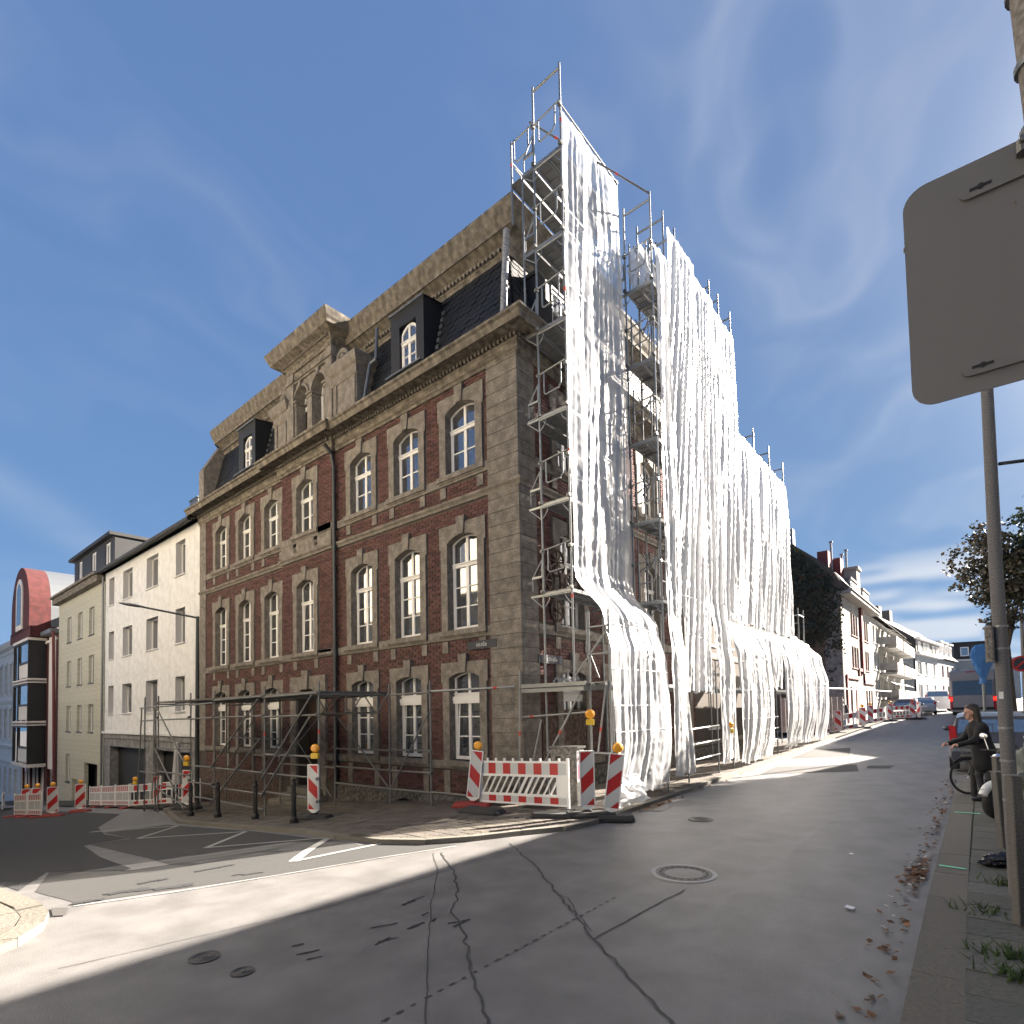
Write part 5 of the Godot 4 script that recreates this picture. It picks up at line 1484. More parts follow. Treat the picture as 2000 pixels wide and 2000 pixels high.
func barrier(label: String, a: Vector3, e: Vector3, style: int) -> Node3D:     # 0 slotted plastic board, 1 plastic with upright bars, 2 grey mesh board
	var w := Vector2(e.x - a.x, e.z - a.z).length()
	var O := thing("barrier_fence", label, "barrier", a, atan2(-(e.z - a.z), e.x - a.x), "plastic barrier fences of the road works")
	var slope_ := (e.y - a.y) / w
	var T := Transform3D(Basis(Vector3(1, slope_, 0), Vector3(0, 1, 0), Vector3(0, 0, 1)), Vector3(0, 0.06, 0))
	var b := MB.new(); b.xf = T
	b.bb(Vector3(0, 0.02, -0.025), Vector3(0.05, 1.0, 0.025)); b.bb(Vector3(w - 0.05, 0.02, -0.025), Vector3(w, 1.0, 0.025))
	b.bb(Vector3(0.05, 0.90, -0.022), Vector3(w - 0.05, 0.94, 0.022)); b.bb(Vector3(0.05, 0.62, -0.022), Vector3(w - 0.05, 0.67, 0.022))
	b.bb(Vector3(0.05, 0.22, -0.022), Vector3(w - 0.05, 0.27, 0.022)); b.bb(Vector3(0.05, 0.05, -0.022), Vector3(w - 0.05, 0.09, 0.022))
	var n := int(w / 0.2)
	if style == 0:
		for i in range(1, n): b.bb(Vector3(w * i / n - 0.02, 0.94, -0.02), Vector3(w * i / n + 0.02, 1.0, 0.02))
		var k := 13
		for i in k:           # slanting bars between slots
			var x := 0.06 + (w - 0.35) * i / (k - 1)
			var t := 0.062 if i in [6, 7] else 0.035
			b.poly(PackedVector2Array([Vector2(x, 0.27), Vector2(x + t, 0.27), Vector2(minf(x + t + 0.2, w - 0.05), 0.62), Vector2(minf(x + 0.2, w - 0.06), 0.62)]), -0.018, 0.018)
		b.bb(Vector3(w - 0.28, 0.27, -0.016), Vector3(w - 0.05, 0.62, 0.016))
	else:
		var k := 8 if style == 1 else 2
		for i in range(1, k): b.bb(Vector3(w * i / k - 0.016, 0.27, -0.016), Vector3(w * i / k + 0.016, 0.62, 0.016))
	part(O, "frame", b, "white_plastic")
	if style == 2:
		b = MB.new(); b.xf = T; b.bb(Vector3(0.05, 0.27, -0.006), Vector3(w - 0.05, 0.62, 0.006)); part(O, "infill_panel", b, "grey_plastic")
	for red in 2:
		b = MB.new(); b.xf = T
		var c := 11 if style == 0 else (9 if style == 1 else 14)
		for i in c:
			if i % 2 == red: continue
			var x0 := 0.05 + (w - 0.1) * i / c; var x1 := 0.05 + (w - 0.1) * (i + 1) / c
			b.bb(Vector3(x0, 0.67, -0.012), Vector3(x1, 0.90, 0.014)); b.bb(Vector3(x0, 0.09, -0.012), Vector3(x1, 0.22, 0.014))
		part(O, "red_fields" if red == 0 else "white_fields", b, "reflex_red" if red == 0 else "reflex_white")
	for s in [0.03, w - 0.03]:
		b = MB.new(); b.xf = Transform3D(Basis.IDENTITY, T * Vector3(s, 0, 0)); b.bev(Vector3(0, -0.03, 0.0), Vector3(0.28, 0.09, 0.8), 0.04)
		part(O, "foot", b, "recycled_rubber" if style == 0 else "red_foot")
	return O

func road_works() -> void:
	rng.seed = 31
	beacon("upright red and white beacon clamped before the scaffold post at the house corner", gp(2.3, 1.0, 0.08), 0.72, false, "recycled_rubber", false)
	beacon("tilted red and white beacon with an amber lamp, beside the loose end of plastic sheet", gp(2.66, 0.78, 0.03), 0.55, false, "recycled_rubber", true, 0.13)
	beacon("single beacon without lamp standing by the kerb before the door bay of the tube scaffold", gp(-3.65, 3.1, 0.08), 0.45, true, "recycled_rubber", false)
	beacon("leaning beacon with an amber lamp on a red foot before the cellar opening", gp(-0.55, 1.15, 0.08), 0.5, true, "red_foot", true, 0.12)
	beacon("beacon hung on the last post row of the tube scaffold, low amber lamp above it", gp(-11.3, 2.95, 0.2), 0.5, false, "recycled_rubber", false, 0.0, 0.3)
	barrier("slotted red and white plastic barrier before the house corner", gp(-0.45, 1.0, 0.06), gp(1.72, 0.75, 0.06), 0)
	# lamps clamped to scaffold posts
	for e in [["amber warning lamp on the scaffold post above the upright corner beacon", Vector3(1.75, 1.78, -0.02), 0.6], ["amber warning lamp on the tube scaffold post above the single kerb beacon", Vector3(-3.56, 1.12, 3.1), 0.6], ["amber warning lamp on the tube scaffold near the lamp post", Vector3(-10.95, 0.6, 3.1), 0.6], ["amber warning lamp on a post of the pedestrian frame between two plastic sheets", Vector3(2.48, 1.35, -6.2), 0.9]]:
		var O := thing("warning_lamp", e[0], "warning lamp", e[1], 0.0, "amber warning lamps on scaffold posts")
		lamp_mesh(O, Vector3.ZERO, e[2])
	# feet and slabs that lie about
	for e in [["dark rubber base plate lying beside the red beacon foot", 0.3, 1.75, 0.2, 0.9], ["dark rubber base plate under the right end of the slotted barrier", 1.75, 1.35, 0.5, 0.8]]:
		var b := MB.new(); b.bev(Vector3.ZERO, Vector3(e[4], 0.09, 0.45), 0.05)
		var o := part(self, "base_plate", b, "recycled_rubber")
		tag(o, e[0], "base plate", "loose base plates of beacons")
		o.position = gp(e[1], e[2], 0.12); o.rotation.y = e[3]
	# the works in the side street
	var spots := [[-25.2, 4.6, "beacon at the far end of the beacon row in the side street"], [-23.6, 4.5, "second beacon of the beacon row in the side street"], [-21.6, 4.35, "beacon at the near end of the beacon row in the side street"], [-22.6, 3.2, "beacon standing behind the near end of the beacon row in the side street"]]
	for i in 4: beacon(spots[i][2], gp(spots[i][0], spots[i][1], 0.0), 0.75, false, "red_foot", true, 0.0, 0.42)
	barrier("grey barrier board between the far two beacons of the side street row", gp(-25.9, 4.9), gp(-24.2, 4.75), 2)
	barrier("grey barrier board before the near beacon of the side street row", gp(-23.9, 4.75), gp(-22.2, 4.6), 2)
	barrier("grey mesh barrier nearest the beacon row in the side street", gp(-27.4, 1.75), gp(-25.4, 1.75), 2)
	barrier("grey mesh barrier in the middle of the side street fence", gp(-25.3, 1.75), gp(-23.2, 1.75), 2)
	barrier("grey mesh barrier next to the barred barrier in the side street", gp(-23.1, 1.75), gp(-21.0, 1.75), 2)
	barrier("barred red and white barrier turned towards the tube scaffold", gp(-20.7, 1.9), gp(-18.3, 1.0), 1)
	barrier("barred red and white barrier behind the posts of the tube scaffold", gp(-18.2, 0.9), gp(-16.2, 0.7), 1)
	barrier("red and white barrier far down the side street before the pale house", gp(-38.5, 3.5), gp(-36.3, 3.9), 0)
	beacon("beacon at the end post of the tube scaffold, half hidden by it", gp(-16.3, 2.2, 0.08), 0.6, false, "recycled_rubber", false, 0.0, 0.3)
	var L := thing("warning_lamp", "amber warning lamp above the barred barrier in the side street", "warning lamp", gp(-19.9, 1.9, 1.02), 0.0, "amber warning lamps on scaffold posts")
	lamp_mesh(L, Vector3.ZERO, 0.7)
	# the works far up the long street
	var fs := [[1.95, -24.2, "beacon nearest the plastic sheets up the long street", false], [2.45, -28.6, "beacon before the waiting man up the long street", true], [2.05, -34.5, "beacon with a yellow lamp before the ivy house corner", true], [2.9, -37.0, "beacon with a yellow lamp before the parked black car", true], [4.0, -39.0, "beacon with a red lamp at the end of the works up the long street", true]]
	for i in 5: beacon(fs[i][2], gp(fs[i][0], fs[i][1], 0.02), 0.15, true, "recycled_rubber", fs[i][3], 0.0, 0.3, i == 4)
	beacon("second beacon beside the one with a red lamp, turned sideways", gp(4.35, -39.2, 0.02), -0.5, false, "recycled_rubber", false, 0.0, 0.25)
	barrier("barred barrier between the first beacons up the long street", gp(0.6, -26.5), gp(2.2, -28.4), 1)
	barrier("barred barrier before the ivy house up the long street", gp(1.2, -35.5), gp(2.6, -37.2), 1)
	barrier("barred barrier beside the parked black car", gp(2.4, -39.5), gp(3.8, -41.0), 1)
	var P := thing("pipe_bridge", "white pipe carried on thin posts along the works before the ivy house", "pipe bridge")
	pole(P, Vector3(0.6, 3.0, -23.5), Vector3(1.6, 3.0, -31.0), "pipe", 0.04, "white_plastic")
	pole(P, Vector3(1.6, 3.0, -31.0), Vector3(3.0, 2.85, -37.0), "pipe", 0.04, "white_plastic")
	for e in [[0.6, -23.5], [1.6, -31.0], [3.0, -37.0]]: pole(P, gp(e[0], e[1]), Vector3(e[0], 3.0, e[1]), "post", 0.03)
	var F := thing("board_fence", "low pale board fence across the gap before the ivy house", "fence")
	for i in 12:
		var b := MB.new(); b.bb(Vector3(-1.6 + i * 0.28, 0.4, -27.0 - 0.02 * (i % 2)), Vector3(-1.34 + i * 0.28, 2.5, -27.06))
		part(F, "board", b, "beige_render")
	# bollards on the side street pavement
	var proto: Node3D = null
	for e in [["slim dark bollard nearest the single kerb beacon", -3.5, 3.65], ["dark bollard second from the single kerb beacon", -5.8, 3.4], ["dark bollard third from the single kerb beacon", -7.95, 3.4], ["dark bollard farthest down the side street pavement", -9.8, 3.4]]:
		if proto == null:
			proto = thing("bollard", e[0], "bollard", gp(e[1], e[2], 0.06), 0.0, "dark bollards along the side street kerb")
			var b := MB.new(); b.lathe(Vector3.ZERO, [Vector2(0.09, 0), Vector2(0.09, 0.12), Vector2(0.055, 0.16), Vector2(0.048, 0.8), Vector2(0.06, 0.82), Vector2(0.06, 0.86), Vector2(0.04, 0.9), Vector2(0.05, 0.95), Vector2(0.001, 0.99)], 14)
			part(proto, "shaft", b, "black")
			b = MB.new(); b.lathe(Vector3.ZERO, [Vector2(0.062, 0.6), Vector2(0.062, 0.66), Vector2(0.048, 0.67)], 14); part(proto, "collar", b, "iron_dark")
		else: dup(proto, e[0], gp(e[1], e[2], 0.06), 0.0)
	# electricity cabinet at the corner with a torn poster
	var C := thing("utility_cabinet", "pale grey utility cabinet with a torn pink poster, standing under the corner scaffold", "cabinet", gp(1.2, 0.05, 0.08), 0.1)
	var b := MB.new(); b.bev(Vector3(0, 0.6, 0), Vector3(0.62, 1.2, 0.36), 0.015); b.cb(Vector3(0, 1.215, 0), Vector3(0.68, 0.04, 0.42)); part(C, "housing", b, "cabinet")
	b = MB.new(); b.bb(Vector3(-0.27, 0.1, 0.18), Vector3(0.27, 1.12, 0.192)); part(C, "door", b, "cabinet")
	b = MB.new(); b.bb(Vector3(-0.17, 0.94, 0.192), Vector3(-0.05, 1.03, 0.197)); part(C, "label_plate", b, "black")
	b = MB.new()
	b.xf = Transform3D(Basis(Vector3.UP, PI / 2), Vector3(0.315, 0, 0))
	b.col = Color(0.62, 0.58, 0.58); b.bb(Vector3(-0.16, 0.5, -0.004), Vector3(0.16, 1.14, 0.001))
	b.col = Color(0.45, 0.16, 0.27); b.bb(Vector3(-0.12, 0.56, 0.001), Vector3(0.13, 0.86, 0.003))
	for i in 5:
		b.col = Color(0.45, 0.25, 0.32); b.bb(Vector3(-0.13, 0.88 + i * 0.035, 0.001), Vector3(0.1 + 0.01 * (i % 3), 0.9 + i * 0.035, 0.003))
	b.col = Color(0.2, 0.2, 0.22)
	for i in 6: b.bb(Vector3(-0.14 + i * 0.045, 1.08 + 0.01 * (i % 2), 0.001), Vector3(-0.11 + i * 0.045, 1.12, 0.003))
	part(C, "poster", b, "litter")
	# street name plates
	for e in [[Transform3D(Basis.IDENTITY, Vector3(-1.22, 3.72, 0.05)), "straße", "dark street name plate on the side street wall beside the corner stones", 0.98], [Transform3D(Basis(Vector3.UP, PI / 2), Vector3(0.05, 3.32, -1.02)), "er Straße", "dark street name plate on the long street wall behind the scaffold", 1.0]]:
		var O := thing("street_name_plate", e[2], "street sign", (e[0] as Transform3D).origin, (e[0] as Transform3D).basis.get_euler().y)
		b = MB.new(); b.bev(Vector3.ZERO, Vector3(e[3], 0.2, 0.02), 0.006); part(O, "plate", b, "sign_blue")
		var t := TextMesh.new()
		t.text = e[1]; t.font_size = 16; t.pixel_size = 0.0078; t.depth = 0.004
		var f := SystemFont.new(); f.font_names = PackedStringArray(["Droid Sans"]); t.font = f
		t.material = M.sign_letter
		var o := inst(O, "lettering", t)
		o.position = Vector3(0, 0.0, 0.014)
	# street lamp
	var S := thing("street_lamp", "tall dark street lamp with a flat lamp head before the white house", "street lamp", gp(-14.4, 1.5, 0.05))
	var y0 := gy(-14.4, 1.5)
	b = MB.new(); b.tube(Vector3.ZERO, Vector3(0, 5.8 - y0, 0), 0.085, 0.06, 12); part(S, "mast", b, "zinc_dark")
	b = MB.new(); b.tube(Vector3(0, 5.75 - y0, 0), Vector3(-1.05, 6.12 - y0, 1.55), 0.04, 0.035, 10); part(S, "arm", b, "zinc_dark")
	b = MB.new()
	b.xf = Transform3D(Basis.looking_at(Vector3(-1.05, 0.3, 1.55).normalized()), Vector3(-1.2, 6.17 - y0, 1.8))
	b.ball(Vector3.ZERO, Vector3(0.16, 0.055, 0.42), 14, 8)
	part(S, "lamp_head", b, "zinc")
	# folded parasol by the shop front
	var U := thing("folded_parasol", "folded grey parasol standing behind the barred barriers before the shop front", "parasol", gp(-16.9, 1.3, 0.05))
	b = MB.new(); b.lathe(Vector3.ZERO, [Vector2(0.3, 0), Vector2(0.3, 0.06), Vector2(0.05, 0.1), Vector2(0.03, 0.9)], 14); part(U, "stand", b, "iron_dark")
	b = MB.new()
	for i in 7:
		var a := TAU * i / 7
		b.tube(Vector3(cos(a) * 0.12, 0.85, sin(a) * 0.12), Vector3(cos(a) * 0.05, 2.5, sin(a) * 0.05), 0.09, 0.04, 8)
	part(U, "cloth", b, "reveal_grey")
# ---------------------------------------------------------------- houses of the side street
func side_street() -> void:
	rng.seed = 41
	# white rendered house beside the brick house
	var H := thing("white_house", "white rendered house with deep grey window reveals between the brick house and the cream house", "house")
	var b := MB.new()
	var holes := []
	for f in [8.7, 5.53, 2.36]:
		for e in [[-20.95, 1.15], [-24.95, 1.7], [-28.75, 1.6], [-31.35, 1.0]]: holes.append(Rect2(e[0], f, e[1], 1.62))
	b.bb(Vector3(-32.05, 1.22, -0.01), Vector3(-18.12, 1.36, 0.14))
	wall(b, -32.05, -18.1, 1.3, 10.75, [] if false else holes, 0.02)
	b.bb(Vector3(-32.05, 1.3, -10), Vector3(-31.9, 10.7, -0.4)); b.bb(Vector3(-18.3, 1.3, -10), Vector3(-18.1, 10.7, -0.4))
	part(H, "wall", b, "white_render")
	b = MB.new(); b.bb(Vector3(-31.8, -4, -9.9), Vector3(-18.3, 10.5, -0.42)); part(H, "inner_wall", b, "black")
	b = MB.new()
	for h: Rect2 in holes: reveal(b, h.grow(-0.002), 0.30)
	part(H, "window_reveal", b, "reveal_grey")
	for h: Rect2 in holes:
		plain_window(H, h.position.x, h.position.y, h.size.x, h.size.y, -0.3, "white_wood", [[1, 0.5]] if h.size.x > 1.2 else [])
		b = MB.new(); b.bb(Vector3(h.position.x - 0.06, h.position.y - 0.05, -0.28), Vector3(h.end.x + 0.06, h.position.y, 0.07)); part(H, "window_sill", b, "white_render")
	b = MB.new()
	b.sweep([Vector2(-0.02, -3.5), Vector2(0.02, -3.5), Vector2(0.02, 1.2), Vector2(-0.02, 1.2)], [Vector2(-32.0, -1.4), Vector2(-32.0, -1.6)])
	wall(b, -32.05, -18.1, -4.0, 1.22, [Rect2(-30.9, -3.4, 6.0, 3.9), Rect2(-23.6, -3.2, 4.6, 3.7)], 1.2)
	b.bb(Vector3(-32.0, 0.95, 0.0), Vector3(-18.15, 1.18, 0.06))
	part(H, "shop_front", b, "grey_render")
	for e in [[-30.9, 6.0], [-23.6, 4.6]]:
		plain_window(H, e[0], -3.3, e[1], 3.75, -1.1, "white_wood", [[1, 0.2], [1, 0.4], [1, 0.62], [1, 0.82], [0, 0.55]], 0.1, "dark_glass")
	b = MB.new(); b.cb(Vector3(-20.6, 0.85, 0.02), Vector3(0.3, 0.16, 0.03)); part(H, "house_number", b, "white_plastic")
	b = MB.new()
	b.xf = Transform3D(Basis.IDENTITY, Vector3.ZERO)
	b.q(Vector3(-32.2, 10.72, 0.45), Vector3(-18.0, 10.72, 0.45), Vector3(-18.0, 14.0, -4.6), Vector3(-32.2, 14.0, -4.6))
	b.q(Vector3(-18.0, 10.72, -9.6), Vector3(-32.2, 10.72, -9.6), Vector3(-32.2, 14.0, -4.6), Vector3(-18.0, 14.0, -4.6))
	b.bb(Vector3(-32.2, 10.66, 0.38), Vector3(-18.1, 10.8, 0.55))
	for i in 14:
		var t := i / 14.0
		b.bb(Vector3(-32.2, lerpf(10.76, 14.0, t), lerpf(0.38, -4.6, t)), Vector3(-18.0, lerpf(10.76, 14.0, t) + 0.035, lerpf(0.38, -4.6, t) - 0.15))
	var R := part(H, "roof", b, "black_slate")
	for e in [[-21.5, -2.3, 1.4, 1.2, 13.9], [-19.2, -3.2, 1.2, 1.2, 14.1], [-27.2, -3.6, 1.2, 1.0, 14.9], [-24.4, -4.6, 1.6, 1.0, 14.3]]:
		b = MB.new(); b.cb(Vector3(e[0], 12.9, e[1]), Vector3(e[2], 2.0 * (e[4] - 12.9), e[3])); b.cb(Vector3(e[0], e[4] + 0.03, e[1]), Vector3(e[2] + 0.1, 0.06, e[3] + 0.1)); part(R, "chimney", b, "zinc")
	b = MB.new(); b.tube(Vector3(-18.0 - 14.1, 10.6, 0.12), Vector3(-32.1, -2.6, 0.12), 0.06); part(H, "rain_pipe", b, "zinc")

	# cream house of painted brick
	H = thing("cream_brick_house", "cream painted brick house with narrow windows between the white house and the red house", "house")
	holes = []
	for f in [7.4, 4.35, 1.25]:
		for c in [-34.9, -37.6, -40.4]: holes.append(Rect2(c - 0.62, f, 1.15, 1.75))
	holes.append(Rect2(-41.0, -2.2, 1.1, 1.9)); holes.append(Rect2(-39.3, -4.6, 1.5, 2.7)); holes.append(Rect2(-36.3, -4.6, 2.9, 3.9))
	b = MB.new(); wall(b, -43.4, -32.15, -5.0, 10.35, holes, 0.22); part(H, "wall", b, "cream_brick")
	b = MB.new(); b.bb(Vector3(-43.3, -5, -9.9), Vector3(-32.2, 10.3, -0.7)); part(H, "inner_wall", b, "black")
	for i in 10:
		var h: Rect2 = holes[i]
		plain_window(H, h.position.x, h.position.y, h.size.x, h.size.y, -0.2, "white_wood", [[1, 0.62]])
		b = MB.new(); b.bb(Vector3(h.position.x - 0.05, h.position.y - 0.07, -0.2), Vector3(h.end.x + 0.05, h.position.y, 0.05)); part(H, "window_sill", b, "zinc_dark")
	b = MB.new(); b.bb(Vector3(-39.3, -4.6, -0.21), Vector3(-37.8, -1.9, -0.16)); part(H, "door", b, "grey_render")
	b = MB.new(); b.bb(Vector3(-36.3, -4.6, -0.6), Vector3(-33.4, -0.7, -0.55)); part(H, "gate", b, "black_slate")
	b = MB.new()
	b.bb(Vector3(-43.5, 10.35, -0.3), Vector3(-32.2, 10.75, 0.4)); b.bb(Vector3(-43.5, 10.75, 0.3), Vector3(-32.2, 10.9, 0.55))
	part(H, "eaves", b, "cornice_stone")
	b = MB.new()
	b.q(Vector3(-43.5, 10.8, 0.4), Vector3(-32.2, 10.8, 0.4), Vector3(-32.2, 14.0, -5.0), Vector3(-43.5, 14.0, -5.0))
	b.q(Vector3(-32.2, 10.8, -9.8), Vector3(-43.5, 10.8, -9.8), Vector3(-43.5, 14.0, -5.0), Vector3(-32.2, 14.0, -5.0))
	R = part(H, "roof", b, "zinc")
	b = MB.new()
	b.xf = Transform3D(Basis.IDENTITY, Vector3(0, 0, -0.5))
	var dh := [Rect2(-40.5, 11.4, 0.9, 1.7), Rect2(-37.3, 11.4, 1.1, 1.7), Rect2(-34.2, 11.4, 1.1, 1.7)]
	wall(b, -41.6, -32.3, 11.0, 13.3, dh, 0.15)
	b.bb(Vector3(-41.6, 11.0, -3.0), Vector3(-41.5, 13.3, -0.01)); b.bb(Vector3(-32.4, 11.0, -3.0), Vector3(-32.3, 13.3, -0.01)); b.bb(Vector3(-41.9, 13.3, -4.4), Vector3(-32.2, 13.5, 0.3))
	part(H, "roof_storey", b, "black_slate")
	for h: Rect2 in dh: plain_window(H, h.position.x, h.position.y, h.size.x, h.size.y, -0.6, "white_wood", [[1, 0.5]], 0.12)
	for i in 3:
		b = MB.new(); b.bb(dh_a(dh[i]), dh_b(dh[i])); part(H, "window_sill", b, "zinc_dark")

	# red house with an oriel and a barrel gable
	H = thing("red_house", "dark red house with a glazed oriel and a rounded barrel gable", "house")
	holes = []
	for f in [5.6, 2.3, -0.9]: holes.append(Rect2(-45.6, f, 1.2, 2.0))
	for x in [-55.6, -52.6, -49.5]: holes.append(Rect2(x, -4.2, 1.7, 2.6))
	holes.append(Rect2(-46.6, -5.4, 2.1, 4.3))
	b = MB.new(); wall(b, -56.3, -43.5, -6.0, 8.6, holes, 0.25); part(H, "wall", b, "red_render")
	b = MB.new(); b.bb(Vector3(-56.2, -6, -9.9), Vector3(-43.6, 8.5, -0.6)); part(H, "inner_wall", b, "black")
	for i in 6: plain_window(H, holes[i].position.x, holes[i].position.y, holes[i].size.x, holes[i].size.y, -0.2, "rose_cream" if i > 2 else "white_wood", [[1, 0.5]], 0.12)
	for i in range(3, 6):
		b = MB.new()
		var h: Rect2 = holes[i]
		b.bb(h3(h.position.x - 0.2, h.position.y, 0), h3(h.position.x, h.end.y, 0.06)); b.bb(h3(h.end.x, h.position.y, 0), h3(h.end.x + 0.2, h.end.y, 0.06)); b.bb(h3(h.position.x - 0.2, h.end.y, 0), h3(h.end.x + 0.2, h.end.y + 0.2, 0.06)); b.bb(h3(h.position.x - 0.3, h.position.y - 0.15, -0.1), h3(h.end.x + 0.3, h.position.y, 0.1))
		part(H, "window_surround", b, "rose_cream")
	b = MB.new(); b.bb(h3(-46.6, -5.4, -0.24), h3(-44.5, -1.1, -0.2)); part(H, "door", b, "grey_render")
	b = MB.new()
	for e in [[-44.4, -43.6], [-46.9, -46.1]]: pass
	b.bb(h3(-46.1, -1.6, 0.0), h3(-44.2, 8.3, 0.05))
	b.bb(h3(-53.9, -2.2, 0), h3(-53.2, 7.6, 0.12)); b.bb(h3(-54.5, 7.9, 0), h3(-43.6, 8.1, 0.1))
	part(H, "pale_strip", b, "rose_cream")
	b = MB.new()
	for f in [5.35, 2.1, -1.15]:
		b.bb(h3(-52.9, f - 0.35, 0.0), h3(-47.0, f - 0.1, 1.15)); b.bb(h3(-52.9, f + 2.8, 0.0), h3(-47.0, f + 3.0, 1.15))
	part(H, "oriel_band", b, "rose_cream")
	for f in [5.35, 2.1, -1.15]:
		b = MB.new()
		for e in [-52.8, -51.0, -47.2]: b.bb(h3(e - 0.08, f - 0.1, 0.95), h3(e + 0.08, f + 2.8, 1.1))
		b.bb(h3(-51.0, f + 1.05, 0.97), h3(-47.2, f + 1.2, 1.08)); b.bb(h3(-47.28, f - 0.1, 0.05), h3(-47.12, f + 2.8, 0.95)); b.bb(h3(-52.8, f + 2.65, 0.97), h3(-47.2, f + 2.8, 1.08))
		var o := part(H, "oriel_window", b, "black")
		b = MB.new(); b.bb(h3(-52.75, f, 0.9), h3(-47.25, f + 2.7, 1.0)); b.bb(h3(-47.3, f, 0.1), h3(-47.2, f + 2.7, 0.9)); part(o, "pane", b, "glass")
		b = MB.new(); b.bb(h3(-50.9, f, 1.0), h3(-47.3, f + 1.05, 1.03)); part(o, "infill_panel", b, "rose_cream")
	b = MB.new()
	b.bb(h3(-54.4, 8.4, -0.5), h3(-46.6, 9.2, 1.1))
	var a := arch_pts(7.0, 14.2, 3.4, 16)
	var p := PackedVector2Array([Vector2(-3.5, 9.0)])
	for e in a: p.append(e)
	p.append(Vector2(3.5, 9.0))
	b.xf = Transform3D(Basis.IDENTITY, Vector3(-50.5, 0, 0)); b.poly(p, -0.2, 1.1)
	var Gb := part(H, "barrel_gable", b, "red_render")
	b = MB.new(); b.xf = Transform3D(Basis.IDENTITY, Vector3(-50.5, 0, 0)); b.poly(p, -8.0, -0.2); part(Gb, "barrel_roof", b, "zinc")
	b = MB.new(); b.xf = Transform3D(Basis.IDENTITY, Vector3(-50.5, 0, 0)); p = PackedVector2Array([Vector2(-1.2, 9.2)])
	for e in arch_pts(2.4, 13.3, 1.2, 12): p.append(e)
	p.append(Vector2(1.2, 9.2)); b.poly(p, 1.1, 1.18); part(Gb, "window_surround", b, "rose_cream")
	b = MB.new(); b.xf = Transform3D(Basis.IDENTITY, Vector3(-50.5, 0, 0)); p = PackedVector2Array([Vector2(-0.8, 9.6)])
	for e in arch_pts(1.6, 12.9, 0.8, 12): p.append(e)
	p.append(Vector2(0.8, 9.6)); b.poly(p, 1.18, 1.2); part(Gb, "pane", b, "dark_glass")
	b = MB.new()
	b.q(h3(-56.3, 8.6, 0.3), h3(-43.5, 8.6, 0.3), h3(-43.5, 12.6, -5.0), h3(-56.3, 12.6, -5.0))
	b.bb(h3(-46.6, 8.4, -0.2), h3(-43.5, 8.7, 0.5))
	part(H, "roof", b, "zinc")
	b = MB.new(); b.tube(Vector3(-43.5, 8.5, 0.3), Vector3(-43.5, -5, 0.12), 0.09); part(H, "rain_pipe", b, "maroon")

	# pale old house
	H = thing("pale_old_house", "pale grey blue old house with white cornices at the far end of the side street", "house")
	holes = []
	for f in [4.6, 0.4, -4.9]:
		for i in 6: holes.append(Rect2(-59.3 - i * 2.55, f, 1.25, 2.7 if f > -1 else 2.6))
	b = MB.new(); wall(b, -74.5, -56.4, -7.0, 8.9, holes, 0.3); part(H, "wall", b, "pale_render")
	b = MB.new(); b.bb(h3(-74.4, -7, -9.9), h3(-56.5, 8.8, -0.6)); part(H, "inner_wall", b, "black")
	for h: Rect2 in holes: plain_window(H, h.position.x, h.position.y, h.size.x, h.size.y, -0.26, "white_wood", [[1, 0.5], [0, 0.7]], 0.09)
	b = MB.new()
	for h: Rect2 in holes:
		if h.position.y > 0:
			b.bb(h3(h.position.x - 0.2, h.end.y, 0), h3(h.end.x + 0.2, h.end.y + 0.25, 0.12)); b.bb(h3(h.position.x - 0.2, h.position.y - 0.2, 0), h3(h.end.x + 0.2, h.position.y, 0.1)); b.bb(h3(h.position.x - 0.2, h.position.y, 0), h3(h.position.x, h.end.y, 0.05)); b.bb(h3(h.end.x, h.position.y, 0), h3(h.end.x + 0.2, h.end.y, 0.05))
	part(H, "window_surround", b, "pale_render")
	b = MB.new()
	b.sweep([Vector2(-0.1, 8.3), Vector2(0.08, 8.3), Vector2(0.1, 8.6), Vector2(0.4, 8.75), Vector2(0.6, 9.0), Vector2(0.6, 9.2), Vector2(-0.3, 9.3)], [Vector2(-74.5, 0), Vector2(-56.4, 0)])
	for y in [3.9, -0.3, -1.7]: b.sweep([Vector2(-0.1, y - 0.25), Vector2(0.08, y - 0.25), Vector2(0.2, y), Vector2(0.2, y + 0.1), Vector2(-0.1, y + 0.15)], [Vector2(-74.5, 0), Vector2(-56.4, 0)])
	part(H, "cornice", b, "pale_render")
	b = MB.new(); b.q(h3(-74.5, 9.2, 0.5), h3(-56.4, 9.2, 0.5), h3(-56.4, 12.4, -5), h3(-74.5, 12.4, -5)); part(H, "roof", b, "maroon")

	# houses on the other side of the side street and of the long street: they shade the crossing and show in the windows
	opposite("yellow_house", "yellow house with white bands across the side street", -26.0, -1.6, 11.2, 14.5, "yellow_render", 5)
	opposite("beige_house", "beige house farther down across the side street", -52.0, -26.2, 11.2, 13.8, "beige_render", 6)

func h3(x: float, y: float, z: float) -> Vector3:
	return Vector3(x, y, z)
func dh_a(h: Rect2) -> Vector3: return Vector3(h.position.x - 0.1, h.position.y - 0.1, -0.55)
func dh_b(h: Rect2) -> Vector3: return Vector3(h.end.x + 0.1, h.position.y, -0.3)

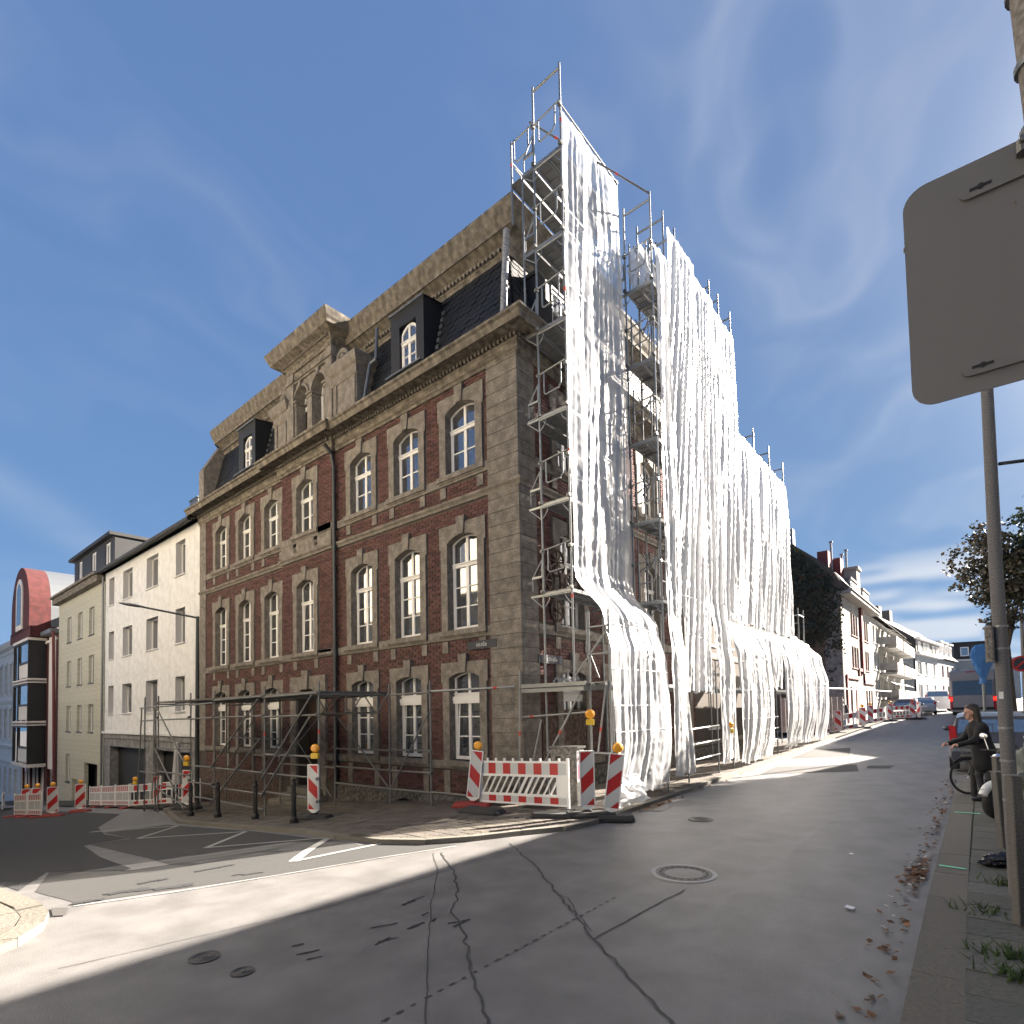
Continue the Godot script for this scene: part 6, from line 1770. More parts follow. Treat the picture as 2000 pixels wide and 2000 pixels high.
func opposite(called: String, label: String, x0: float, x1: float, z: float, top: float, m: String, n: int) -> void:
	var H := thing(called, label, "house")
	var holes := []
	var w := x1 - x0
	for f in 4:
		for i in n: holes.append(Rect2(-w / 2 + w * (i + 0.5) / n - 0.6, gy(x0, z) + 1.5 + f * 3.3 + 0.8, 1.2, 1.8))
	var T := Transform3D(Basis(Vector3.UP, PI), Vector3((x0 + x1) / 2, 0, z))
	var b := MB.new(); b.xf = T
	wall(b, -w / 2, w / 2, -6.0, top, holes, 0.2)
	b.bb(Vector3(-w / 2, -6, -10), Vector3(-w / 2 + 0.2, top, -0.21)); b.bb(Vector3(w / 2 - 0.2, -6, -10), Vector3(w / 2, top, -0.21)); b.bb(Vector3(-w / 2, -6, -10.2), Vector3(w / 2, top, -10.0))
	part(H, "wall", b, m)
	b = MB.new(); b.xf = T
	for y in [3.4, 6.7]: b.bb(Vector3(-w / 2, y, 0.0), Vector3(w / 2, y + 0.3, 0.08))
	b.bb(Vector3(-w / 2 - 0.1, top, -10.4), Vector3(w / 2 + 0.1, top + 0.3, 0.5))
	part(H, "white_band", b, "white_render")
	b = MB.new(); b.xf = T; b.bb(Vector3(-w / 2 + 0.3, -6, -9.8), Vector3(w / 2 - 0.3, top - 0.2, -0.5)); part(H, "inner_wall", b, "black")
	b = MB.new(); b.xf = T
	b.q(Vector3(-w / 2, top + 0.3, 0.4), Vector3(w / 2, top + 0.3, 0.4), Vector3(w / 2, top + 3.4, -5), Vector3(-w / 2, top + 3.4, -5)); b.q(Vector3(w / 2, top + 0.3, -10.3), Vector3(-w / 2, top + 0.3, -10.3), Vector3(-w / 2, top + 3.4, -5), Vector3(w / 2, top + 3.4, -5))
	part(H, "roof", b, "roof_tile")
	for h: Rect2 in holes:
		var o := plain_window(H, 0, 0, h.size.x, h.size.y, 0, "white_wood", [[1, 0.5]])
		o.transform = T * Transform3D(Basis.IDENTITY, Vector3(h.position.x, h.position.y, -0.15))
# ---------------------------------------------------------------- houses up the long street
# windows in a row of a wall drawn in local x, y; T carries the wall into the scene
func row_house(H: Node3D, T: Transform3D, w: float, y0: float, top: float, deep: float, wins: Array, m: String, bars: Array, frame := "white_wood", sill := "white_render") -> void:
	var b := MB.new(); b.xf = T
	var holes := []
	for r: Rect2 in wins: holes.append(r)
	wall(b, 0, w, y0, top, holes, 0.18)
	b.bb(Vector3(0, y0, -deep), Vector3(0.25, top, -0.2)); b.bb(Vector3(w - 0.25, y0, -deep), Vector3(w, top, -0.2)); b.bb(Vector3(0, y0, -deep - 0.2), Vector3(w, top, -deep))
	part(H, "wall", b, m)
	b = MB.new(); b.xf = T; b.bb(Vector3(0.3, y0, -deep + 0.1), Vector3(w - 0.3, top - 0.1, -0.5)); part(H, "inner_wall", b, "black")
	for r: Rect2 in wins:
		var o := plain_window(H, 0, 0, r.size.x, r.size.y, 0, frame, bars, 0.09)
		o.transform = T * Transform3D(Basis.IDENTITY, Vector3(r.position.x, r.position.y, -0.13))
		b = MB.new(); b.xf = T; b.bb(Vector3(r.position.x - 0.08, r.position.y - 0.09, -0.1), Vector3(r.end.x + 0.08, r.position.y, 0.09)); part(H, "window_sill", b, sill)

func pitched(H: Node3D, T: Transform3D, w: float, y: float, rise: float, deep: float, over: float, m: String) -> MeshInstance3D:
	var b := MB.new(); b.xf = T
	var n := 14
	for side in 2:
		for i in n:
			var t0 := float(i) / n; var t1 := float(i + 1) / n
			var za := lerpf(over, -deep / 2, t0); var ze := lerpf(over, -deep / 2, t1)
			if side == 1: za = -deep - za; ze = -deep - ze
			var ya := y + rise * t0; var ye := y + rise * t1 - 0.02
			if side == 0: b.q(Vector3(0, ya, za), Vector3(w, ya, za), Vector3(w, ye, ze), Vector3(0, ye, ze)); b.q(Vector3(0, ya - 0.04, za), Vector3(w, ya - 0.04, za), Vector3(w, ya, za), Vector3(0, ya, za))
			else: b.q(Vector3(w, ya, za), Vector3(0, ya, za), Vector3(0, ye, ze), Vector3(w, ye, ze))
	for x in [0.0, w]: b.tri(Vector3(x, y, over), Vector3(x, y + rise, -deep / 2), Vector3(x, y, -deep - over))
	return part(H, "roof", b, m)

func long_street() -> void:
	rng.seed = 51
	var R := Basis(Vector3.UP, PI / 2)
	# the neighbour behind the lower scaffold
	var H := thing("wrapped_neighbour_house", "lower brick house almost hidden behind the plastic sheets of the lower scaffold", "house")
	var wins := []
	for f in [0.9, 4.1, 7.2]:
		for i in 3: wins.append(Rect2(0.7 + i * 1.95, f + 0.4, 1.0, 1.9))
	row_house(H, Transform3D(R, Vector3(-0.05, 0, -10.4)), 6.2, -0.5, 10.0, 10.0, wins, "brick", [[1, 0.5], [0, 0.7]])
	pitched(H, Transform3D(R, Vector3(-0.05, 0, -10.4)), 6.2, 10.0, 1.6, 10.0, 0.25, "roof_tile")

	# the house with the ivy gable
	H = thing("ivy_gable_house", "pale rendered house with maroon pilaster and an ivy covered gable wall", "house")
	var z0 := -37.8
	wins = []
	for f in [7.6, 4.95]:
		for x in [3.9, 9.3]:
			for k in 3: wins.append(Rect2(x + k * 1.15, f, 1.0, 1.75))
	for x in [2.6, 10.0, 11.4, 12.8]: wins.append(Rect2(x, 1.4, 1.0, 2.0))
	var T := Transform3D(R, Vector3(0, 0, z0))
	row_house(H, T, 14.8, 0.0, 10.3, 9.5, wins, "beige_render", [[1, 0.5]], "pink_shutter", "maroon")
	var b := MB.new(); b.xf = T
	b.bb(Vector3(8.0, 4.6, 0.0), Vector3(8.7, 10.3, 0.2)); b.bb(Vector3(0.9, 4.0, 0), Vector3(6.7, 4.3, 0.14)); b.bb(Vector3(6.4, 4.0, 0), Vector3(6.7, 5.0, 0.14)); b.bb(Vector3(6.4, 4.75, 0), Vector3(9.2, 5.0, 0.15)); b.bb(Vector3(9.0, 3.9, 0), Vector3(9.3, 5.0, 0.14)); b.bb(Vector3(9.0, 3.75, 0), Vector3(14.8, 4.05, 0.15)); b.bb(Vector3(0.9, 0.6, 0), Vector3(1.3, 4.0, 0.12)); b.bb(Vector3(5.0, 0.9, 0), Vector3(6.2, 3.4, 0.06))
	part(H, "maroon_trim", b, "maroon")
	b = MB.new(); b.xf = T; b.bb(Vector3(-0.05, 10.25, -0.2), Vector3(14.9, 10.5, 0.75)); b.bb(Vector3(-0.05, 10.5, 0.55), Vector3(14.9, 10.62, 0.85)); part(H, "eaves", b, "beige_render")
	b = MB.new()
	b.xf = Transform3D(Basis.IDENTITY, Vector3(0, 0, z0))
	b.poly(PackedVector2Array([Vector2(0.75, 10.5), Vector2(0.05, 11.3), Vector2(-0.3, 12.0), Vector2(-1.2, 13.0), Vector2(-3.3, 14.8), Vector2(-5.5, 16.2), Vector2(-9.5, 12.0), Vector2(-9.5, 0.0), Vector2(0.0, 0.0), Vector2(0.0, 10.5)]), -0.3, 0.02)
	part(H, "gable_wall", b, "rubble")
	b = MB.new(); b.bb(Vector3(-1.1, 0, z0 + 0.02), Vector3(0.02, 10.4, z0 + 0.06)); part(H, "plaster_strip", b, "grey_render")
	b = MB.new(); b.xf = Transform3D(Basis.IDENTITY, Vector3(0, 0, z0 - 0.3))
	b.poly(PackedVector2Array([Vector2(0.85, 10.5), Vector2(0.1, 11.4), Vector2(-0.3, 12.05), Vector2(-1.2, 13.05), Vector2(-3.3, 14.85), Vector2(-5.5, 16.3), Vector2(-9.6, 12.0), Vector2(-9.0, 11.0), Vector2(0.0, 10.4)]), -14.5, 0.0)
	var Rf := part(H, "roof", b, "roof_tile")
	for e in [[-3.5, z0 - 0.6, 0.7, 16.0, "zinc"], [-1.8, z0 - 4.5, 0.9, 14.7, "maroon"], [-1.2, z0 - 6.3, 1.3, 14.3, "maroon"], [-0.6, z0 - 9.0, 0.9, 13.8, "maroon"]]:
		b = MB.new(); b.cb(Vector3(e[0], e[3] - 1.5, e[1]), Vector3(0.8, 3.0, e[2])); part(Rf, "chimney", b, e[4])
	for e in [[-1.4, z0 - 5.4, 15.6], [-1.0, z0 - 7.6, 14.9], [-0.8, z0 - 8.4, 15.4]]:
		b = MB.new(); b.tube(Vector3(e[0], 13.0, e[1]), Vector3(e[0], e[2], e[1]), 0.09); b.tube(Vector3(e[0], e[2], e[1]), Vector3(e[0], e[2] + 0.12, e[1]), 0.16); part(Rf, "flue_pipe", b, "galvanised")
	for e in [[3.6, 3.0], [9.4, 3.4]]:
		b = MB.new(); b.xf = T; b.bb(Vector3(e[0], 10.7, -1.4), Vector3(e[0] + e[1], 12.0, 0.1)); b.bb(Vector3(e[0] - 0.1, 12.0, -2.0), Vector3(e[0] + e[1] + 0.1, 12.15, 0.25)); part(Rf, "dormer", b, "grey_render")
		for k in 4:
			var o := plain_window(H, 0, 0, 0.62, 1.0, 0, "white_wood", [], 0.08)
			o.transform = T * Transform3D(Basis.IDENTITY, Vector3(e[0] + 0.15 + k * e[1] / 4.2, 10.85, 0.14))
	b = MB.new(); b.xf = T; b.bb(Vector3(6.9, 10.6, -1.0), Vector3(8.4, 13.4, 0.15)); b.bb(Vector3(6.75, 13.4, -1.1), Vector3(8.55, 13.6, 0.3)); part(Rf, "gable_front", b, "beige_render")
	ivy(z0)

	# the house with balconies
	H = thing("balcony_house", "pale apartment house with three rows of concrete balconies up the long street", "house")
	T = Transform3D(R, Vector3(0, 0, -52.7))
	wins = []
	for f in [2.4, 5.1, 7.7]:
		for x in [0.5, 2.4, 6.0, 10.5, 14.5, 18.5, 21.5]: wins.append(Rect2(x, f + 0.2, 1.3, 1.7))
	row_house(H, T, 25.5, 0.3, 10.3, 9.5, wins, "beige_render", [[1, 0.5]])
	pitched(H, T, 25.5, 10.3, 4.2, 9.5, 0.5, "roof_tile")
	for f in [2.4, 5.1, 7.7]:
		for x in [4.0, 10.5, 16.8]:
			b = MB.new(); b.xf = T
			b.bb(Vector3(x, f - 0.2, 0.0), Vector3(x + 5.6, f, 1.5)); b.bb(Vector3(x, f, 1.4), Vector3(x + 5.6, f + 0.95, 1.5)); b.bb(Vector3(x, f + 0.2, 0.05), Vector3(x + 0.06, f + 0.95, 1.4)); b.bb(Vector3(x + 5.54, f, 0.0), Vector3(x + 5.6, f + 0.95, 1.4))
			for k in 5: b.bb(Vector3(x + k * 1.12 + 0.02, f + 0.02, 1.5), Vector3(x + k * 1.12 + 1.08, f + 0.93, 1.53))
			var o := part(H, "balcony", b, "beige_render")
			b = MB.new(); b.xf = T
			b.q(Vector3(x + 0.3, f + 1.5, 1.3), Vector3(x + 2.6, f + 1.5, 1.3), Vector3(x + 2.3, f + 2.2, 0.1), Vector3(x + 0.5, f + 2.2, 0.1)); b.q(Vector3(x + 3.2, f + 1.45, 1.35), Vector3(x + 5.2, f + 1.45, 1.35), Vector3(x + 5.0, f + 2.1, 0.1), Vector3(x + 3.4, f + 2.1, 0.1))
			part(o, "awning", b, "white_render")

	# the two blue grey houses where the street bends
	var D := Basis(Vector3.UP, 1.464)
	H = thing("blue_grey_house", "blue grey house with a slate roof storey at the bend of the long street", "house")
	T = Transform3D(D, Vector3(1.0, 0, -82))
	wins = []
	for f in [2.2, 5.4]:
		for x in [1.2, 6.0, 11.5]: wins.append(Rect2(x, f + 0.4, 2.6 if x < 2 else 1.6, 1.9))
	row_house(H, T, 16.0, 0.5, 8.7, 10.0, wins, "blue_render", [[1, 0.33], [1, 0.66]])
	pitched(H, T, 16.0, 10.6, 4.0, 10.0, 0.2, "roof_tile")
	b = MB.new(); b.xf = T; b.bb(Vector3(0, 8.6, -9.9), Vector3(16, 10.7, 0.15)); part(H, "roof_storey", b, "black_slate")
	b = MB.new(); b.xf = T; b.bb(Vector3(-0.1, 8.5, 0.0), Vector3(16, 8.75, 0.6)); b.bb(Vector3(-0.1, 10.5, 0.0), Vector3(16, 10.7, 0.7)); part(H, "eaves", b, "white_render")
	for x in [1.0, 4.4, 6.6, 10.5, 13.0]:
		var o := plain_window(H, 0, 0, 1.5, 1.3, 0, "white_wood", [[1, 0.5]], 0.12)
		o.transform = T * Transform3D(Basis.IDENTITY, Vector3(x, 8.95, 0.2))
	for x in [3.0, 9.0]:
		b = MB.new(); b.xf = T; b.cb(Vector3(x, 14.6, -5), Vector3(1.6, 2.6, 1.2)); part(H, "chimney", b, "cornice_stone")
	H = thing("white_shutter_house", "whitish house with maroon shutters and steep dormers beside the blue grey house", "house")
	T = Transform3D(D, Vector3(1.0, 0, -82) + D * Vector3(16.05, 0, 0.02))
	wins = []
	for f in [2.4, 5.6]:
		for x in [1.8, 6.0, 10.0]: wins.append(Rect2(x, f + 0.2, 1.7, 1.9))
	row_house(H, T, 14.5, 0.6, 8.6, 10.0, wins, "blue_render", [[1, 0.5]], "pink_shutter")
	pitched(H, T, 14.5, 8.7, 5.6, 10.0, 0.5, "roof_tile")
	for x in [1.4, 5.4, 9.4]:
		b = MB.new(); b.xf = T; b.bb(Vector3(x, 9.0, -2.6), Vector3(x + 2.2, 11.3, -0.1)); b.bb(Vector3(x - 0.2, 11.3, -3.4), Vector3(x + 2.4, 11.5, 0.2)); part(H, "dormer", b, "white_render")
		var o := plain_window(H, 0, 0, 1.6, 1.5, 0, "white_wood", [[1, 0.5]], 0.12)
		o.transform = T * Transform3D(Basis.IDENTITY, Vector3(x + 0.3, 9.5, -0.05))
	b = MB.new(); b.xf = T; b.bb(Vector3(5.0, 0.6, 0.0), Vector3(7.0, 3.0, 0.06)); b.bb(Vector3(9.5, 0.6, 0.0), Vector3(11.6, 3.4, 0.05)); part(H, "door", b, "pink_shutter")
	H = thing("far_mansard_house", "far grey house with a dark mansard and a balcony, behind the bus", "house")
	T = Transform3D(Basis(Vector3.UP, 0.25), Vector3(3.9, 0, -117))
	wins = []
	for f in [2.2, 5.4]:
		for x in [0.8, 3.2, 6.0]: wins.append(Rect2(x, f + 0.3, 1.3, 1.9))
	row_house(H, T, 9.0, 0.6, 9.3, 9.0, wins, "blue_render", [[1, 0.5]])
	b = MB.new(); b.xf = T; b.bb(Vector3(0.1, 9.3, -9), Vector3(5.0, 12.3, -0.2)); b.bb(Vector3(-0.2, 12.3, -9.2), Vector3(5.4, 12.5, 0.1)); part(H, "roof_storey", b, "black_slate")
	b = MB.new(); b.xf = T; b.bb(Vector3(-0.1, 9.2, -0.1), Vector3(9.1, 9.4, 0.3)); b.bb(Vector3(3.0, 5.5, 0.0), Vector3(6.4, 5.65, 1.0)); b.bb(Vector3(3.0, 6.5, 0.95), Vector3(6.4, 6.56, 1.0)); part(H, "eaves", b, "white_render")
	var o2 := plain_window(H, 0, 0, 1.2, 1.6, 0, "white_wood", [], 0.12)
	o2.transform = T * Transform3D(Basis.IDENTITY, Vector3(1.0, 10.0, -0.1))

	# houses on the near side, out of the picture: their eaves draw the shade's edge on the road
	near_side("shaded_corner_house", "grey house on the near side of the long street across from the corner house", -19.7, 22.0, 11.5, 10.7, "pale_render", 8)
	near_side("shaded_row_house", "beige house on the near side of the long street across from the ivy house", -52.0, -32.4, 11.5, 10.6, "beige_render", 5)
	H = thing("garden_annexe", "low annexe with a slanting roof in the gap between the two near side houses", "annexe")
	b = MB.new(); b.xf = Transform3D(Basis(Vector3.UP, -PI / 2), Vector3(11.5, 0, 0))
	b.poly(PackedVector2Array([Vector2(-32.2, 0), Vector2(-32.2, 6.3), Vector2(-27.8, 6.3), Vector2(-19.8, 10.5), Vector2(-19.8, 0)]), -8.0, 0.0)
	part(H, "wall", b, "grey_render")

func near_side(called: String, label: String, z0: float, z1: float, x: float, top: float, m: String, n: int) -> void:
	var H := thing(called, label, "house")
	var w := z1 - z0
	var T := Transform3D(Basis(Vector3.UP, -PI / 2), Vector3(x, 0, z0))      # local x runs to +z, local z to -x
	var wins := []
	for f in 3:
		for i in n: wins.append(Rect2(w * (i + 0.5) / n - 0.6, 1.6 + f * 3.1, 1.2, 1.8))
	row_house(H, T, w, -0.2, top, 9.0, wins, m, [[1, 0.5]])
	var b := MB.new(); b.xf = T; b.bb(Vector3(0, top, -9.2), Vector3(w, top + 0.15, 0.25)); part(H, "eaves", b, "zinc_dark")
	b = MB.new(); b.xf = T
	b.q(Vector3(0, top + 0.15, 0.1), Vector3(w, top + 0.15, 0.1), Vector3(w, top + 2.2, -4.5), Vector3(0, top + 2.2, -4.5)); b.q(Vector3(w, top + 0.15, -9.2), Vector3(0, top + 0.15, -9.2), Vector3(0, top + 2.2, -4.5), Vector3(w, top + 2.2, -4.5))
	part(H, "roof", b, "roof_tile")

func leaf(b: MB, p: Vector3, nrm: Vector3, s: float) -> void:
	var t := nrm.cross(Vector3(rng.randf() - 0.5, rng.randf() - 0.5, rng.randf() - 0.5)).normalized()
	var u := nrm.cross(t).normalized()
	b.tri(p - t * s * 0.5, p + u * s * 0.42, p + t * s * 0.6)
	b.tri(p - t * s * 0.5, p + t * s * 0.6, p - u * s * 0.42)

func ivy(z0: float) -> void:
	NZ.seed = 5; NZ.frequency = 0.35; NZ.fractal_octaves = 4
	var b := MB.new()
	for i in 15000:
		var x := rng.randf_range(-9.0, 0.3); var y := rng.randf_range(3.5, 14.8)
		var roofline := 11.2 - x * 1.15 if x > -3.3 else 14.9
		if y > roofline - 0.1: continue
		var thick := smoothstep(4.5, 8.5, y + NZ.get_noise_2d(x, y) * 3.0 + (x * 0.35 + 0.6 if x > -2.5 else -0.3))
		if x > -1.0: thick *= smoothstep(0.35, -1.0, x + NZ.get_noise_2d(x * 2, y * 2) * 0.8)
		if rng.randf() > thick: continue
		var g := rng.randf_range(0.5, 1.3)
		b.col = Color(0.028 * g, 0.036 * g, 0.016 * g) if rng.randf() < 0.85 else Color(0.06 * g, 0.045 * g, 0.02 * g)
		leaf(b, Vector3(x, y, z0 + 0.1 + rng.randf() * 0.25 + maxf(0.0, NZ.get_noise_2d(x * 3.0, y * 3.0)) * 0.5), Vector3(rng.randf_range(-0.6, 0.6), rng.randf_range(-0.3, 0.6), 1).normalized(), rng.randf_range(0.12, 0.24))
	var o := part(self, "ivy", b, "leaf")
	tag(o, "dark ivy covering the upper gable wall of the pale house up the street", "ivy")

func tree(label: String, at: Vector3, h: float, lean: Vector3, clumps: Array, leaves: int, size: float, col: Color) -> void:
	var O := thing("street_tree", label, "tree", at)
	var b := MB.new()
	var top := Vector3(lean.x, h * 0.45, lean.z)
	b.tube(Vector3.ZERO, top * 0.5, 0.13, 0.1, 10); b.tube(top * 0.5, top, 0.1, 0.075, 10)
	for c in clumps: 
		var p: Vector3 = c[0]
		var mid := top.lerp(p, 0.5) + Vector3(0, 0.25, 0)
		b.tube(top * 0.92, mid, 0.05, 0.03, 6); b.tube(mid, p, 0.03, 0.01, 6)
	part(O, "trunk", b, "bark")
	b = MB.new()
	var twigs := MB.new()
	var total := 0.0
	for c in clumps: total += pow(c[1], 2.0)
	for c in clumps:
		var n := int(leaves * pow(c[1], 2.0) / total)
		var tw := []
		for i in maxi(4, n / 22):
			var d: Vector3 = Vector3(rng.randfn(), rng.randfn() * 0.8, rng.randfn()).normalized() * c[1] * pow(rng.randf(), 0.45) * rng.randf_range(0.8, 1.15)
			tw.append((c[0] as Vector3) + d)
			if i % 2 == 0: twigs.tube(c[0], (c[0] as Vector3) + d, 0.01, 0.004, 4, false)
		for i in n:
			var w: Vector3 = tw[rng.randi() % tw.size()]
			var p := w + Vector3(rng.randfn(), rng.randfn() * 0.7, rng.randfn()) * 0.13
			var g := rng.randf_range(0.55, 1.5)
			b.col = Color(col.r * g * rng.randf_range(0.8, 1.3), col.g * g, col.b * g)
			leaf(b, p, Vector3(rng.randfn(), rng.randf_range(0.2, 1.6), rng.randfn()).normalized(), size * rng.randf_range(0.7, 1.25))
	part(O, "crown", b, "leaf")
	part(O, "twigs", twigs, "bark")
# ---------------------------------------------------------------- vehicles
# stations along the length (local z, rear at +z): [z, floor, belt, roof, half width floor, half width belt, half width roof]
func car(called: String, label: String, at: Vector3, turn: float, paint: String, roof_paint: String, L: float, W: float, Hh: float, boxy: float) -> Node3D:
	var O := thing(called, label, "van" if called == "parked_van" else "car", at, turn, "cars parked along the long street")
	var w := W / 2
	var be := Hh * 0.62
	var st := [[L / 2, 0.42, 0.62, 0.66, w * 0.86, w * 0.9, w * 0.86], [L / 2 - 0.06, 0.3, be * 0.95, be * 0.98, w * 0.94, w * 0.96, w * 0.86], [L / 2 - 0.16, 0.26, be, lerpf(be + 0.12, Hh * 0.97, boxy), w * 0.97, w * 0.985, w * 0.8], [L / 2 - 0.5, 0.24, be, Hh * 0.985, w, w, w * 0.78], [0.15, 0.22, be * 0.99, Hh, w, w, w * 0.78], [-L * 0.14, 0.22, be * 0.97, Hh * 0.965, w, w, w * 0.76], [-L * 0.28, 0.24, be * 0.96, be * 1.02, w * 0.99, w * 0.98, w * 0.7], [-L * 0.42, 0.26, be * 0.86, be * 0.9, w * 0.96, w * 0.93, w * 0.7], [-L / 2, 0.34, be * 0.62, be * 0.66, w * 0.8, w * 0.8, w * 0.65]]
	var rows := []
	for s in st:
		rows.append([Vector3(-s[4] * 0.92, s[1], s[0]), Vector3(-s[4], s[1] + 0.1, s[0]), Vector3(-s[5], lerpf(s[1], s[2], 0.6), s[0]), Vector3(-s[5] * 0.98, s[2], s[0]), Vector3(-s[6], lerpf(s[2], s[3], 0.92), s[0]), Vector3(-s[6] * 0.8, s[3], s[0]), Vector3(s[6] * 0.8, s[3], s[0]), Vector3(s[6], lerpf(s[2], s[3], 0.92), s[0]), Vector3(s[5] * 0.98, s[2], s[0]), Vector3(s[5], lerpf(s[1], s[2], 0.6), s[0]), Vector3(s[4], s[1] + 0.1, s[0]), Vector3(s[4] * 0.92, s[1], s[0])])
	var b := MB.new(); var rb := MB.new(); var gb := MB.new(); var rear := MB.new()
	for i in rows.size() - 1:
		for j in 11:
			var t: MB = rb if j in [4, 5, 6] and i >= 2 and i <= 4 else b
			t.q(rows[i][j + 1], rows[i][j], rows[i + 1][j], rows[i + 1][j + 1])
		b.q(rows[i][0], rows[i][11], rows[i + 1][11], rows[i + 1][0])
	for e in [0, rows.size() - 1]:
		for j in range(1, 11):
			if e == 0: b.tri(rows[e][0], rows[e][j + 1], rows[e][j])
			else: b.tri(rows[e][0], rows[e][j], rows[e][j + 1])
	part(O, "body", b, paint)
	part(O, "roof", rb, roof_paint)
	# glass lies a little proud of the upper body
	for i in [2, 3, 4, 5]:
		for s in [0, 1]:
			var j := 3 if s == 0 else 8
			var k := 4 if s == 0 else 7
			var a: Vector3 = rows[i][j]; var c: Vector3 = rows[i][k]; var d: Vector3 = rows[i + 1][k]; var e: Vector3 = rows[i + 1][j]
			var f := func(p: Vector3) -> Vector3: return p + Vector3(-0.012 if s == 0 else 0.012, 0.004, 0)
			var z := 0.05 if i != 2 else 0.12
			var q := [a.lerp(e, z), c.lerp(d, z), d.lerp(c, z), e.lerp(a, z)]
			q = [f.call(q[0].lerp(q[1], 0.05)), f.call(q[1].lerp(q[0], 0.08)), f.call(q[2].lerp(q[3], 0.08)), f.call(q[3].lerp(q[2], 0.05))]
			if i == 5 and (q[1].y - q[0].y) < 0.1: continue
			if s == 0: gb.q(q[0], q[1], q[2], q[3])
			else: gb.q(q[3], q[2], q[1], q[0])
	part(O, "side_window", gb, "dark_glass")
	var r1: Array = rows[1]; var r2: Array = rows[2]
	var rw := [r1[3].lerp(r2[3], 0.6) + Vector3(0.14, 0.03, 0.05), r1[8].lerp(r2[8], 0.6) + Vector3(-0.14, 0.03, 0.05), r2[7] + Vector3(-0.06, -0.04, 0.03), r2[4] + Vector3(0.06, -0.04, 0.03)]
	rear.q(rw[0], rw[1], rw[2], rw[3])
	part(O, "rear_window", rear, "glass")
	var f5: Array = rows[5]; var f6: Array = rows[6]
	b = MB.new()
	var wn := Vector3(0, 0.02, -0.02)
	b.q(f6[7] + wn + Vector3(-0.03, 0.02, 0.05), f6[4] + wn + Vector3(0.03, 0.02, 0.05), f5[4] + wn + Vector3(0.05, -0.03, -0.03), f5[7] + wn + Vector3(-0.05, -0.03, -0.03))
	part(O, "windscreen", b, "dark_glass")
	for s in [-1, 1]:
		b = MB.new()
		b.poly(PackedVector2Array([Vector2(0, be * 0.72), Vector2(0.18, be * 0.74), Vector2(0.13, be * 1.28 * lerpf(0.85, 1.0, boxy)), Vector2(0.0, be * 1.3 * lerpf(0.85, 1.0, boxy))]), 0.0, 0.05)
		var o := part(O, "tail_light", b, "red_lens")
		o.transform = Transform3D(Basis(Vector3(-s, 0, 0), Vector3.UP, Vector3(0, 0, 1)), Vector3(s * w * 0.97, 0.0, L / 2 - 0.1))
		b = MB.new(); b.ball(Vector3(s * w * 0.68, be * 0.72, -L / 2 + 0.1), Vector3(0.16, 0.09, 0.14), 10, 6); part(O, "headlight", b, "chrome")
		b = MB.new(); b.ball(Vector3(s * (w + 0.09), be + 0.08, -L * 0.16), Vector3(0.1, 0.08, 0.06), 10, 6); part(O, "wing_mirror", b, paint)
		for z in [L * 0.31, -L * 0.31]:
			b = MB.new()
			b.tube(Vector3(s * (w - 0.2), 0.31, z), Vector3(s * (w + 0.005), 0.31, z), 0.31, 0.31, 20)
			var wh := part(O, "wheel", b, "rubber")
			b = MB.new(); b.tube(Vector3(s * (w - 0.03), 0.31, z), Vector3(s * (w + 0.012), 0.31, z), 0.2, 0.18, 14); part(wh, "rim", b, "car_silver")
	b = MB.new(); b.bb(Vector3(-w * 0.9, 0.52, L / 2 - 0.02), Vector3(w * 0.9, 0.60, L / 2 + 0.06)); part(O, "bumper_strip", b, "chrome" if paint == "car_dark" else paint)
	b = MB.new(); b.bb(Vector3(-w * 0.92, 0.3, L / 2 - 0.1), Vector3(w * 0.92, 0.52, L / 2 + 0.04)); part(O, "bumper", b, paint)
	b = MB.new(); b.bb(Vector3(-0.26, 0.62, L / 2 + 0.0), Vector3(0.26, 0.73, L / 2 + 0.02)); part(O, "number_plate", b, "white_plastic")
	return O

